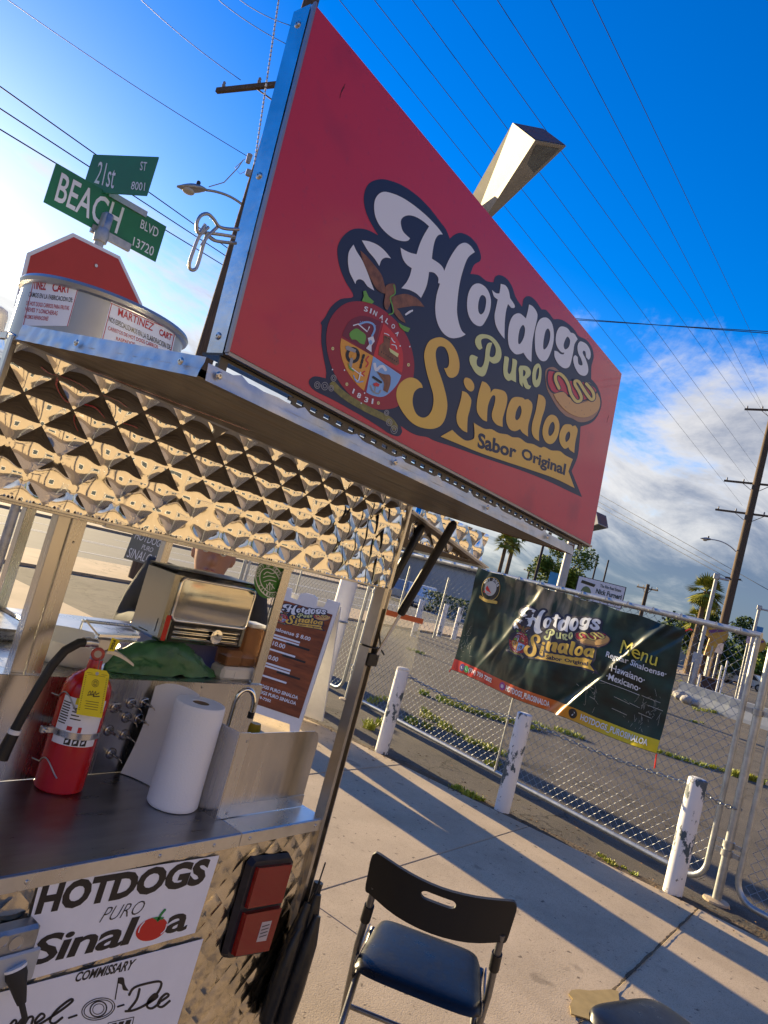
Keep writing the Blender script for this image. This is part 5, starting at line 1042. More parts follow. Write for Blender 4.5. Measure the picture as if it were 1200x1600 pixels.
for h in (.695, .585, .435): kt.quad(bp_(.60, h, .006), bp_(.22, h, .006), bp_(.22, h + .018, .006), bp_(.60, h + .018, .006))
kt.build('strike_out', ink, po)
lu0, lu1, lv0, lv1 = .12, .98, .02, .35
def art_on_board(u, v, d):
    s = .10 + (u - .11) / .87 * .75; h = .86 + (v - .02) / .36 * .20; return bp_(1 - s, h, .004 + d * .5)
emit_art(art_on_board, po, .0004)
# ------------------------------------------------------------------ bollards and chain
paint = None
def worn_paint():
    m = bpy.data.materials.new('worn_white_paint'); m.use_nodes = True; t = m.node_tree; b = t.nodes['Principled BSDF']; b.inputs['Roughness'].default_value = .6
    c = t.nodes.new('ShaderNodeTexCoord'); n = t.nodes.new('ShaderNodeTexNoise'); n.inputs['Scale'].default_value = 5.5; n.inputs['Detail'].default_value = 9; n.inputs['Roughness'].default_value = .72
    oi = t.nodes.new('ShaderNodeObjectInfo'); ad = t.nodes.new('ShaderNodeVectorMath'); ad.operation = 'ADD'; mp = t.nodes.new('ShaderNodeMapping'); mp.inputs['Scale'].default_value = (1.3, 1.3, .75)
    t.links.new(c.outputs['Object'], mp.inputs[0]); t.links.new(mp.outputs[0], ad.inputs[0]); t.links.new(oi.outputs['Location'], ad.inputs[1]); t.links.new(ad.outputs[0], n.inputs[0])
    r = t.nodes.new('ShaderNodeValToRGB'); r.color_ramp.elements[0].position = .545; r.color_ramp.elements[0].color = (.78, .77, .76, 1); r.color_ramp.elements[1].position = .56; r.color_ramp.elements[1].color = (.07, .10, .12, 1)
    t.links.new(n.outputs[0], r.inputs[0]); t.links.new(r.outputs[0], b.inputs['Base Color'])
    bp = t.nodes.new('ShaderNodeBump'); bp.inputs['Strength'].default_value = .6; bp.inputs['Distance'].default_value = .003; bp.invert = True; t.links.new(r.outputs[0], bp.inputs['Height']); t.links.new(bp.outputs[0], b.inputs['Normal']); return m
worn = worn_paint()
def bollard(loc, h, r, label, lean=(0, 0), group='painted bollards along the sidewalk'):
    o = thing('bollard', label, 'bollard', loc, group); mb = MB(); x, y, z = loc
    ring = lambda rr, hh: [Vector((x + lean[0] * hh + rr * math.cos(2 * math.pi * k / 28), y + lean[1] * hh + rr * math.sin(2 * math.pi * k / 28), z + hh)) for k in range(28)]
    prof = [(r * 1.02, -.02), (r, .02), (r, h * .5), (r, h - .02), (r * .97, h - .006), (r * .8, h), (.001, h + .002)]
    oo = len(mb.v)
    for rr, hh in prof: mb.v += ring(rr, hh)
    for i in range(len(prof) - 1):
        for k in range(28): k2 = (k + 1) % 28; mb.f.append([oo + i * 28 + k, oo + i * 28 + k2, oo + (i + 1) * 28 + k2, oo + (i + 1) * 28 + k]); mb.m.append(0)
    mb.build('post', worn, o, smooth=40); return o
bollard((5.53, 3.62, -.02), .80, .062, 'worn white bollard nearest the menu board, chipped dark at its top', (.0, .0))
bollard((5.53, 2.36, -.02), .80, .063, 'worn white bollard in the middle below the banner', (-.004, .008))
bollard((5.525, 1.02, -.02), .80, .064, 'worn white bollard nearest the gate post at the right', (0, .0))
lnk_m = mat('chain_steel', (.30, .33, .36), .38, .95)
def chain(a, b, sag, label, lk=.046):
    a = Vector(a); b = Vector(b); n = max(6, int((b - a).length / (lk * .8))); mb = MB()
    P = [a.lerp(b, i / n) - Vector((0, 0, sag * 4 * (i / n) * (1 - i / n))) for i in range(n + 1)]
    for i in range(n):
        c = (P[i] + P[i + 1]) / 2; d = (P[i + 1] - P[i]).normalized(); s = d.cross(Vector((0, 0, 1))).normalized(); u = s.cross(d)
        side = s if i % 2 else u
        mb.tube([c + d * (lk / 2 * math.cos(t)) * (1.0) + side * (.012 * math.sin(t)) for t in [k * math.pi / 5 for k in range(10)]], .0046, 5, closed=True)
    return tag(mb.build('chain', lnk_m, smooth=180), label, 'chain', 'chains strung along the bollards')
chain((5.60, 3.60, .715), (5.60, 2.36, .715), .05, 'galvanised chain between the left and middle bollards')
chain((5.60, 2.36, .715), (5.60, 1.04, .715), .03, 'galvanised chain between the middle and right bollards')
chain((5.60, 1.03, .715), (5.80, .76, .64), .03, 'short galvanised chain from the right bollard to the gate post')

# ------------------------------------------------------------------ chain link gates
FP0 = Vector((5.80, .80, 0)); FP1 = Vector((6.86, 5.15, 0)); fdr = (FP1 - FP0).normalized(); fnm = Vector((-fdr.y, fdr.x, 0))
if fnm.dot(-FP0) < 0: fnm = -fnm
def fpnt(s, z, d=0.0): return FP0 + fdr * s + Vector((0, 0, z)) + fnm * d
LG = (FP1 - FP0).length
def leaf(s0, s1, z0, z1, name, label, mids=(), cell=.075, rc=.14, fr=.021, org=None, d0=0.0):
    o = thing(name, label, 'gate', tuple(org or fpnt((s0 + s1) / 2, 0)))
    path = []
    for (s, z, a) in ((s1 - rc, z0 + rc, -90), (s1 - rc, z1 - .01, 0), (s0 + rc, z1 - .01, 180), (s0 + rc, z0 + rc, 180)):
        pass
    P = [(s0, z1)] + [(s0 + rc - rc * math.cos(rad(t)), z0 + rc - rc * math.sin(rad(t))) for t in range(0, 91, 15)] + [(s1 - rc + rc * math.sin(rad(t)), z0 + rc - rc * math.cos(rad(t))) for t in range(0, 91, 15)] + [(s1, z1)]
    MB().tube([fpnt(s, z, d0) for s, z in P], fr, 12).build('frame', galv_w, o, smooth=60)
    MB().tube([fpnt(s0 - .02, z1, d0), fpnt(s1 + .02, z1, d0)], .024, 12).build('top_rail', galv_w, o, smooth=60)
    for m in mids: MB().tube([fpnt(m, z0, d0 + .01), fpnt(m, z1, d0 + .01)], .011, 8).build('stiffener', galv_w, o, smooth=60)
    wm = MB(); rw = .0021
    # woven wire: zigzag wires, neighbours share their bends
    nx = int((s1 - s0) / cell); nz = int((z1 + .02 - z0) / (cell / 1))
    for i in range(nx):
        pts = []
        for j in range(2 * nz + 1):
            s = s0 + (i + .5 + (.5 if j % 2 else -.0)) * cell; pts.append(fpnt(s + random.uniform(-.002, .002), z0 + j * cell / 2, d0 + (.004 if j % 2 else -.004)))
        wm.tube(pts, rw, 4, caps=False)
        pts = []
        for j in range(2 * nz + 1):
            s = s0 + (i + .5 - (.5 if j % 2 else 0)) * cell; pts.append(fpnt(s + random.uniform(-.002, .002), z0 + j * cell / 2, d0 + (-.004 if j % 2 else .004)))
        wm.tube(pts, rw, 4, caps=False)
    wm.build('wire_mesh', galv, o, kind='stuff')
    tm = MB()
    for k in range(int((s1 - s0) / .24)):
        s = s0 + .1 + k * .24 + random.uniform(-.03, .03); tm.tube([fpnt(s + t * .004, z1 + .030 * math.sin(rad(t * 40)), d0 + .030 * math.cos(rad(t * 40))) for t in range(10)], .003, 5)
    tm.build('tie_wires', galv, o, smooth=60)
    return o
leaf(.10, LG - .12, .06, 1.86, 'chain_link_gate', 'wide chain link gate leaf carrying the banner', (2.10,))
leaf(-4.6, -.12, .06, 1.84, 'chain_link_gate', 'chain link gate leaf at the right edge beyond the gate post', (-2.3,))
leaf(LG + .16, LG + 3.2, .06, 1.84, 'chain_link_gate', 'chain link gate leaf behind the white lamp pole', (LG + 1.7,))
def gatepost(s, label, h=2.0):
    o = thing('gate_post', label, 'post', tuple(fpnt(s, -.02)), 'steel gate posts'); p0 = fpnt(s, -.03); MB().tube([p0, fpnt(s, h)], .03, 14).lathe(fpnt(s, h), [(.034, 0), (.034, .012), (.02, .03), (.001, .036)], 14).build('tube', galv_w, o, smooth=50)
    for z in (.30, .36, 1.3): MB().lathe(fpnt(s, z), [(.032, 0), (.040, .002), (.040, .045), (.032, .047)], 16).bar(fpnt(s - .085, z + .024), fpnt(s + .085, z + .024), .012, .03).build('hinge_clamp', galv, o, smooth=50)
    MB().lathe(fpnt(s, -.018), [(.09, 0), (.085, .014), (.04, .022)], 18).build('footing', concrete, o)
gatepost(-.01, 'galvanised gate post at the right beside the near bollard'); gatepost(LG + .02, 'galvanised gate post at the far end next to the white lamp pole')
gatepost(-4.75, 'galvanised gate post beyond the right edge of the view'); gatepost(LG + 3.35, 'galvanised gate post at the far left end of the chain link gates')

# ------------------------------------------------------------------ banner
bn = thing('menu_banner', 'dark green vinyl hot dog menu banner tied to the chain link gate', 'banner', tuple(fpnt(1.75, .79, .05)))
s_l = (Vector((6.46, 3.64, 0)) - FP0).dot(fdr); s_r = (Vector((5.93, 1.40, 0)) - FP0).dot(fdr)
def fold(a, b):
    x, y = a * 2.3, b * 1.05
    z = .016 * math.sin(3.1 * (x * .8 - y * 1.1)) * (1 - abs(2 * b - 1) ** 3) + .010 * math.sin(9 * x - 7 * y + 1.2 * math.sin(3 * y)) * math.exp(-((a - .86) / .22) ** 2) + .013 * noise.noise(Vector((x * 4, y * 3, 2))) + .007 * noise.noise(Vector((x * 12, y * 6, 5))) + .006 * math.sin(x * 16) * max(0, b - .55)
    for c0, c1, wd, h in ((.60, .93, .016, .022), (.52, 1.02, .02, -.016), (.13, .40, .018, .012)):      # sharp diagonal creases
        t = (a - (c0 + (c1 - c0) * b)) / wd; z += h * math.exp(-t * t)
    return z
def bpnt(a, b, d=0.0):      # a: left to right in view, b: bottom to top
    s = s_l + (s_r - s_l) * a; zt = 1.885 + (1.775 - 1.885) * a - .012 * math.sin(a * 19) ** 2; zb = .80 + (.787 - .80) * a - .02 * math.sin(math.pi * a) + .008 * math.sin(a * 13)
    s += (s_r - s_l) * (-.012) * (1 - b) * 0
    return fpnt(s, zb + (zt - zb) * b, .055 + fold(a, b) + d)
def banner_mat():
    m = bpy.data.materials.new('banner_vinyl'); m.use_nodes = True; t = m.node_tree; p = t.nodes['Principled BSDF']; p.inputs['Roughness'].default_value = .28; p.inputs['Specular IOR Level'].default_value = .35
    a = t.nodes.new('ShaderNodeAttribute'); a.attribute_name = 'print'; a.attribute_type = 'GEOMETRY'
    mp = t.nodes.new('ShaderNodeMapping'); mp.inputs['Scale'].default_value = (34, 3.2, 1); t.links.new(a.outputs['Vector'], mp.inputs[0])
    n = t.nodes.new('ShaderNodeTexNoise'); n.inputs['Scale'].default_value = 1; n.inputs['Detail'].default_value = 7; t.links.new(mp.outputs[0], n.inputs[0])
    n2 = t.nodes.new('ShaderNodeTexNoise'); n2.inputs['Scale'].default_value = 5; n2.inputs['Detail'].default_value = 5; t.links.new(a.outputs['Vector'], n2.inputs[0])
    r = t.nodes.new('ShaderNodeValToRGB'); r.color_ramp.elements[0].color = (.002, .007, .008, 1); r.color_ramp.elements[0].position = .35; r.color_ramp.elements[1].color = (.008, .052, .050, 1); r.color_ramp.elements[1].position = .7; t.links.new(n2.outputs[0], r.inputs[0])
    sx = t.nodes.new('ShaderNodeSeparateXYZ'); t.links.new(a.outputs['Vector'], sx.inputs[0])
    # pale weathered wood strokes are printed behind the logo
    f1 = nmath('SUBTRACT', 1.0, nmath('MULTIPLY', nmath('ABSOLUTE', nmath('SUBTRACT', sx.outputs[0], .42, tree=t), tree=t), 3.6, tree=t), clamp=True, tree=t)
    f2 = nmath('MULTIPLY', nmath('SUBTRACT', sx.outputs[1], .42, tree=t), 2.4, clamp=True, tree=t)
    f3 = nmath('MULTIPLY', nmath('SUBTRACT', n.outputs[0], .36, tree=t), 4.0, clamp=True, tree=t)
    fc = nmath('MULTIPLY', nmath('MULTIPLY', f1, f2, tree=t), f3, tree=t)
    x = t.nodes.new('ShaderNodeMix'); x.data_type = 'RGBA'; t.links.new(fc, x.inputs['Factor']); t.links.new(r.outputs[0], x.inputs['A']); x.inputs['B'].default_value = (.30, .27, .21, 1); t.links.new(x.outputs['Result'], p.inputs['Base Color']); return m
def stripe_mat():
    m = bpy.data.materials.new('banner_stripe'); m.use_nodes = True; t = m.node_tree; p = t.nodes['Principled BSDF']; p.inputs['Roughness'].default_value = .3
    a = t.nodes.new('ShaderNodeAttribute'); a.attribute_name = 'print'; sx = t.nodes.new('ShaderNodeSeparateXYZ'); t.links.new(a.outputs['Vector'], sx.inputs[0])
    r = t.nodes.new('ShaderNodeValToRGB'); e = r.color_ramp.elements; e[0].color = (.52, .02, .02, 1); e[0].position = .22; e[1].color = (.62, .50, .01, 1); e[1].position = .82; k = e.new(.55); k.color = (.58, .14, .02, 1)
    t.links.new(sx.outputs[0], r.inputs[0]); t.links.new(r.outputs[0], p.inputs['Base Color']); return m
def banner_part(name, a0, a1, b0, b1, na, nb, m, d):
    mb = MB(); mb.grid(lambda u, v: bpnt(a0 + (a1 - a0) * u, b0 + (b1 - b0) * v, d), na, nb); o = mb.build(name, m, bn, smooth=180)
    at = o.data.attributes.new('print', 'FLOAT_VECTOR', 'POINT')
    at.data.foreach_set('vector', [c for j in range(nb + 1) for i in range(na + 1) for c in (a0 + (a1 - a0) * i / na, b0 + (b1 - b0) * j / nb, 0)]); return o
sheet_o = banner_part('sheet', 0, 1, 0, 1, 150, 70, banner_mat(), 0)
banner_part('stripe', 0, 1, 0.004, .105, 150, 8, stripe_mat(), .0022)
def btx(mb, s, q, bold=.0, shear=0.0, d=.010):
    """q in banner units: BL, BR, TR, TL"""
    vs_, fs, _ = text2d(s, bold, shear); q = [Vector(c) for c in q]
    # subdivide by mapping each vertex; letters are small against the folds
    mb.add([bpnt(*bil(q, a, b), d) for a, b in vs_], fs)
def brect(a0, b0, a1, b1, sk=0.0): return [(a0, b0), (a1, b0 + sk), (a1, b1 + sk), (a0, b1)]
def bdisc(mb, a, b, r, d, n=20): mb.add([bpnt(a + r / 2.3 * math.cos(2 * math.pi * i / n), b + r / 1.05 * math.sin(2 * math.pi * i / n), d) for i in range(n)], [list(range(n))])
def bline(mb, path, wd, d=.007):
    pts = [Vector((p.x * 2.3, p.y * 1.05)) for p in open_pts(path)]; v, f = stroke2d(pts, wd); mb.add([bpnt(p.x / 2.3, p.y / 1.05, d) for p in v], f)
wt = MB(); btx(wt, '(714) 759 7202', brect(.105, .030, .245, .082), .03); btx(wt, 'HOTDOGS_PUROSINALOA', brect(.325, .025, .545, .082), .03); btx(wt, 'HOTDOGS_PUROSINALOA', brect(.69, .028, .965, .085), .02)
wt.build('lettering', white_ink, bn)
bm_ = MB(); bdisc(bm_, .060, .056, .036, .004); bm_.build('telephone_icon', mat('icon_violet', (.05, .02, .22), .4), bn); bm_ = MB(); bdisc(bm_, .088, .056, .034, .0045); bm_.build('phone_icon', mat('icon_green', (.03, .36, .10), .4), bn)
bm_ = MB(); bdisc(bm_, .302, .056, .036, .004); bm_.build('camera_icon', mat('icon_magenta', (.28, .03, .30), .4), bn); bm_ = MB(); bdisc(bm_, .655, .058, .042, .004); bm_.build('note_icon', ink, bn)
ic = MB(); bline(ic, ".0835,.066 .085,.050 .0925,.046", .006); bline(ic, ".296,.045 .296,.067 .308,.067 .308,.045 .296,.045", .004); bline(ic, ".057,.064 .058,.050 .064,.047", .006); bline(ic, ".650,.044 .656,.048 .656,.074 .662,.068", .007); bdisc(ic, .302, .056, .010, .007, 10); ic.build('icon_mark', white_ink, bn)
gd = MB(); btx(gd, 'Menu', brect(.785, .665, .930, .775, -.008), .0); gd.build('lettering', mat('yellow_print', (.68, .60, .08), .35), bn)
wt = MB(); btx(wt, 'Regular Sinaloense\u00b7', brect(.735, .590, .970, .650, -.012), .012); btx(wt, '\u00b7Hawaiano\u00b7', brect(.765, .505, .900, .560, -.01), .012); btx(wt, '\u00b7Mexicano\u00b7', brect(.760, .432, .890, .485, -.01), .012)
bline(wt, ".74,.405 .89,.396", .003, .005); wt.build('lettering', white_ink, bn)
wt = MB()
for path in (".64,.30 .65,.29", ".69,.325 .72,.318", ".80,.315 .86,.300", ".86,.31 .90,.30", ".90,.40 .97,.385", ".93,.34 .985,.33", ".90,.26 .95,.25", ".71,.245 .73,.24", ".80,.22 .86,.21"): bline(wt, path, .004, .005)
rr = random.Random(5)
for _ in range(90):
    a, b = rr.choice(((.03, .3), (.05, .22), (.93, .3), (.95, .2), (.9, .15), (.72, .28))); a += rr.gauss(0, .025); b += rr.gauss(0, .07)
    if .01 < a < .985 and .12 < b < .95: bline(wt, f"{a:.4f},{b:.4f} {a + rr.gauss(0, .008):.4f},{b + rr.gauss(.02, .03):.4f}", .0018, .004)
wt.build('scuff_mark', mat('scuff_grey', (.38, .40, .38), .5), bn, kind='stuff')
def art_on_banner(u, v, d): return bpnt(.262 + (u - .11) / .86 * .42, .36 + (v - .01) / .37 * .49 - .03 * u, .003 + d)
emit_art(art_on_banner, bn, .0007, .035)
# round badge, top left
bm_ = MB(); bdisc(bm_, .105, .845, .125, .003, 30); bm_.build('badge', ink, bn); bm_ = MB(); bline(bm_, ' '.join(f"{.105 + .118 / 2.3 * math.cos(t / 5):.4f},{.845 + .118 / 1.05 * math.sin(t / 5):.4f}" for t in range(33)), .005, .004); bline(bm_, ".055,.742 .10,.728 .155,.735", .03, .006); bm_.build('badge_ring', mat('ring_gold', (.55, .38, .08), .4), bn)
bm_ = MB(); bdisc(bm_, .105, .85, .075, .0045, 24); bm_.build('badge_face', mat('badge_pale', (.45, .47, .48), .4), bn)
bm_ = MB(); bm_.add([bpnt(.068, .80, .0055), bpnt(.085, .87, .0055), bpnt(.118, .80, .0055), bpnt(.098, .79, .0055)], [[0, 1, 2, 3]]); bm_.build('badge_shape', INK['red'], bn)
bm_ = MB()
for i, chx in enumerate('HOT DOGS'):
    if chx == ' ': continue
    a = rad(150 - 120 * i / 7); c = Vector((.105 * 2.3 + .097 * math.cos(a), .845 * 1.05 + .097 * math.sin(a))); o_ = Vector((math.cos(a), math.sin(a))); t_ = Vector((o_.y, -o_.x)); vs_, fs, _ = text2d(chx, .02)
    bm_.add([bpnt((c + t_ * (2 * x - 1) * .011 + o_ * (2 * y - 1) * .014).x / 2.3, (c + t_ * (2 * x - 1) * .011 + o_ * (2 * y - 1) * .014).y / 1.05, .006) for x, y in vs_], fs)
bm_.build('lettering', white_ink, bn)
for a, b, e in ((1.0, .985, (.05, .02)), (1.0, .0, (.012, -.11)), (0.0, .0, (-.02, -.03))):
    p = bpnt(a, b); q = p + fdr * (-e[0]) + Vector((0, 0, e[1])); MB().tube([p, p.lerp(q, .5) + Vector((0, 0, .01)), q], .006, 6).build('tie_cord', red_strip, bn, smooth=60)
# ------------------------------------------------------------------ parking lot lamps with wedge heads
lamp_white = mat('lamp_white', (.46, .46, .45), .5, vary=.12, vscale=6); lamp_glass = mat('lamp_glass', (.05, .08, .10), .12, vary=.5, vscale=4)
def wedge(o, root, tip, w0, w1, h0, h1, nm='lamp_head'):
    """tapering box arm; lamp glass under its outer end"""
    root = Vector(root); tip = Vector(tip); d = (tip - root).normalized(); s = d.cross(Vector((0, 0, 1))).normalized(); u = s.cross(d)
    def sec(t, e=0.0): c = root.lerp(tip, t); w_ = (w0 + (w1 - w0) * t) / 2; h_ = (h0 + (h1 - h0) * t) / 2; return [c - s * w_ - u * h_, c + s * w_ - u * h_, c + s * w_ + u * h_, c - s * w_ + u * h_]
    a, b = sec(0), sec(1); ho = MB().add(a + b, [[3, 2, 1, 0], [4, 5, 6, 7], [0, 1, 5, 4], [1, 2, 6, 5], [2, 3, 7, 6], [3, 0, 4, 7]]).build(nm, lamp_white, o)
    def under(t, k): c = sec(t); return c[0].lerp(c[1], k) - u * .006
    MB().quad(under(.32, .10), under(.32, .90), under(.97, .90), under(.97, .10)).build('lamp_glass', lamp_glass, ho)
    e = [p + d * .004 for p in b]; m = sum(e, Vector((0, 0, 0))) / 4; MB().quad(*[m.lerp(p, .9) for p in e]).build('end_cap', mat('lamp_end', (.10, .09, .10), .6, color2=(.18, .07, .05), vscale=6), ho)
    return ho
LPX, LPY = 5.95, 4.87
lp = thing('lot_lamp', 'tall white parking lot lamp pole with wedge head above the red sign', 'street lamp', (LPX, LPY, -.02))
MB().tube([(LPX, LPY, -.03), (LPX + .02, LPY, 3), (LPX + .05, LPY - .02, 5.75)], [.10, .095, .085], 24).build('pole', mat('pole_white', (.72, .71, .70), .5, vary=.08, vscale=5), lp, smooth=60)
tA, tB, tC = atr(801, 192, 6.25), atr(836, 219, 6.0), atr(885, 228, 6.25); rA, rB, rC = atr(738, 305, 7.62), atr(758, 323, 7.52), atr(770, 338, 7.62); rA, rB, rC = [a + (a - b) * .3 for a, b in ((rA, tA), (rB, tB), (rC, tC))]; tD = tA + tC - tB; rD = rA + rC - rB
rM = (rA + rC) / 2; MB().tube([(LPX + .045, LPY - .018, 5.55), (LPX + .05, LPY - .02, 5.80), rM.lerp((tA + tC) / 2, .04)], [.09, .085, .07], 16).build('arm', lamp_white, lp, smooth=60)
lhd = MB().add([tA, tB, tC, tD, rA, rB, rC, rD], [[0, 1, 2, 3], [4, 7, 6, 5], [0, 4, 5, 1], [1, 5, 6, 2], [2, 6, 7, 3], [3, 7, 4, 0]]).build('lamp_head', mat('lamp_grey', (.30, .30, .29), .6, vary=.12, vscale=6), lp)
gn = (tC - tB).cross(rB - tB).normalized(); gn = gn if gn.dot(CAM - tB) > 0 else -gn
gl = lambda s, t: bil([tB, tC, rC, rB], s, t) + gn * .006
MB().quad(gl(.12, .03), gl(.88, .03), gl(.80, .5), gl(.14, .5)).build('lamp_glass', lamp_glass, lhd)
cn = (tA - tB).cross(tC - tB).normalized(); cn = cn if cn.dot(tB - rB) > 0 else -cn; cm_ = (tA + tC) / 2
MB().quad(*[cm_.lerp(p, .95) + cn * .005 for p in (tA, tB, tC, tD)]).build('end_cap', mat('lamp_end', (.10, .09, .10), .6, color2=(.18, .07, .05), vscale=6), lhd)
MB().tube(arc((LPX, LPY, .95), .105, 0, 360, 20, (1, 0, 0), (0, 1, 0))[:-1], .010, 8, closed=True).build('chain_wrap', lnk_m, lp, smooth=60)
p = atr(880, 900, 22); fp = thing('lot_lamp', 'white lamp pole with wedge head far off below the sign corner', 'street lamp', (p.x, p.y, -.02))
MB().tube([(p.x, p.y, -.03), (p.x, p.y, 4.6)], [.14, .12], 14).build('pole', lamp_white, fp, smooth=60); wedge(fp, (p.x, p.y, 4.3), atr(941, 812, 21.5), .25, .55, .25, .4)

# ------------------------------------------------------------------ street name post with stop sign
sg_green = mat('sign_green', (.012, .16, .075), .35, vary=.1, vscale=4); sg_red = mat('stop_red', (.42, .035, .03), .4, vary=.08, vscale=3)
SPX, SPY = 2.045, 4.33
ss = thing('street_sign_post', 'street name post with green 21st ST and BEACH BLVD blades and red stop sign', 'street sign', (SPX, SPY, -.006))
MB().tube([(SPX, SPY, -.03), (SPX, SPY, 3.24)], .028, 12).build('pole', galv, ss, smooth=60)
zb = zm(0, 200, 2.4)
def blade(corners, rl, rr_, texts, th=.004):
    q = [zb(Vector(c)) for c in corners]          # TL TR BR BL
    L_, R_ = atr(*q[0], rl), atr(*q[1], rr_); d = R_ - L_; d.z = 0; d.normalize(); n = d.cross(Vector((0, 0, 1)))
    if n.dot(-L_) < 0: n = -n
    P = [onplane(*c, L_, n) for c in q]; zt = (P[0].z + P[1].z) / 2; zbm = (P[2].z + P[3].z) / 2 if texts[0][0] == 'BEACH' else P[2].z
    A, B = Vector((P[0].x, P[0].y, 0)), Vector((P[1].x, P[1].y, 0))
    m_ = MB(); C = [A + Vector((0, 0, zbm)), B + Vector((0, 0, zbm)), B + Vector((0, 0, zt)), A + Vector((0, 0, zt))]
    m_.add([c + n * th for c in C] + [c - n * th for c in C], [[0, 1, 2, 3], [7, 6, 5, 4], [0, 4, 5, 1], [1, 5, 6, 2], [2, 6, 7, 3], [3, 7, 4, 0]]); o = m_.build('name_blade', sg_green, ss)
    t = MB()
    for s, tq, bold in texts:
        vs_, fs, _ = text2d(s, bold); k = [Vector(c) for c in tq]; t.add([onplane(*zb(bil(k, a, b)), L_ + n * (th + .002), n) for a, b in vs_], fs)
    t.build('lettering', white_ink, o); return A, B, zt, zbm, n
r1 = blade([(212, 125), (622, 375), (582, 507), (168, 275)], 4.8, 5.01, [('BEACH', [(203, 272), (438, 398), (468, 300), (232, 165)], .01), ('BLVD', [(525, 374), (590, 412), (597, 378), (532, 342)], .005), ('13720', [(497, 440), (572, 482), (580, 447), (503, 408)], .005)])
r2 = blade([(350, 105), (597, 105), (557, 255), (322, 215)], 5.0, 4.60, [('21st', [(352, 206), (425, 228), (440, 138), (372, 125)], .0), ('ST', [(524, 158), (548, 162), (552, 128), (528, 125)], .005), ('8001', [(490, 230), (542, 236), (545, 205), (495, 200)], .005)])
MB().box((SPX - .03, SPY - .03, 3.13), (SPX + .03, SPY + .03, 3.29), bev=.01).lathe((SPX, SPY, 3.10), [(.04, 0), (.045, .05), (.035, .09)], 12).build('bracket', galv, ss, smooth=50)
MB().bar((r1[0].x * .6 + r1[1].x * .4, r1[0].y * .6 + r1[1].y * .4, r1[3]), (r1[0].x * .25 + r1[1].x * .75, r1[0].y * .25 + r1[1].y * .75, r1[3]), .03, .05).bar((r1[0].x * .55 + r1[1].x * .45, r1[0].y * .55 + r1[1].y * .45, r1[2]), (r1[0].x * .2 + r1[1].x * .8, r1[0].y * .2 + r1[1].y * .8, r1[2]), .03, .04).build('clamp_set', galv, ss)
oc = Vector((2.026, 4.246, 2.667)); od = Vector((math.cos(rad(1.1)), math.sin(rad(1.1)), 0)); on = Vector((od.y, -od.x, 0)); Ro = .381 / math.cos(math.pi / 8)
def octa(r, d, rot=4.3): return [oc + od * (r * math.cos(rad(22.5 + 45 * k + rot))) + Vector((0, 0, r * math.sin(rad(22.5 + 45 * k + rot)))) + on * d for k in range(8)]
m_ = MB(); m_.add(octa(Ro, 0) + octa(Ro, -.004), [list(range(8)), list(range(15, 7, -1))] + [[i, i + 8, (i + 1) % 8 + 8, (i + 1) % 8] for i in range(8)]); so_ = m_.build('stop_plate', white_ink, ss)
MB().add(octa(Ro * .945, .002), [list(range(8))]).build('stop_face', sg_red, so_)
t = MB(); print_text(t, 'STOP', [oc + od * -.25 + Vector((0, 0, -.16)) + on * .004, oc + od * .25 + Vector((0, 0, -.16)) + on * .004, oc + od * .25 + Vector((0, 0, .06)) + on * .004, oc + od * -.25 + Vector((0, 0, .06)) + on * .004], .03); t.build('lettering', white_ink, so_)
MB().lathe(oc + Vector((0, 0, .26)) + on * .003, [(.012, 0), (.010, .006)], 10, axis=on).build('bolt', screw_m, so_)

# ------------------------------------------------------------------ utility poles, street lights and overhead wires
wood = mat('pole_wood', '#6b5a49', .9, color2='#4a3d31', vscale=6, stretch=(6, 6, .6), bump=.5, bscale=30, bdist=.006); insul = mat('insulator', (.25, .24, .24), .3); wire_m = mat('wire', (.02, .02, .022), .6)
def upole(loc, h, r, label, arms, adir_=(0, 1, 0), lean=(0, 0)):
    x, y = loc; o = thing('utility_pole', label, 'utility pole', (x, y, -.05)); P = lambda z: Vector((x + lean[0] * z, y + lean[1] * z, z))
    MB().tube([P(-.1), P(h * .5), P(h)], [r, r * .88, r * .72], 16).build('pole', wood, o, smooth=60); ad = Vector(adir_).normalized()
    for z, ln, off in arms:
        c = P(z); a = c + ad * (-ln / 2 + off); b = c + ad * (ln / 2 + off); ao = MB().bar(a, b, .09, .11).build('crossarm', wood, o)
        for t in (.04, .30, .70, .96): q = a.lerp(b, t); MB().lathe(q + Vector((0, 0, .055)), [(.02, 0), (.035, .03), (.045, .08), (.03, .11), (.04, .14), (.02, .17)], 10).build('insulator', insul, ao, smooth=50)
        MB().bar(c.lerp(a, .45), c - Vector((0, 0, .55)), .03, .03).bar(c.lerp(b, .45), c - Vector((0, 0, .55)), .03, .03).build('brace', wood, ao)
    return o
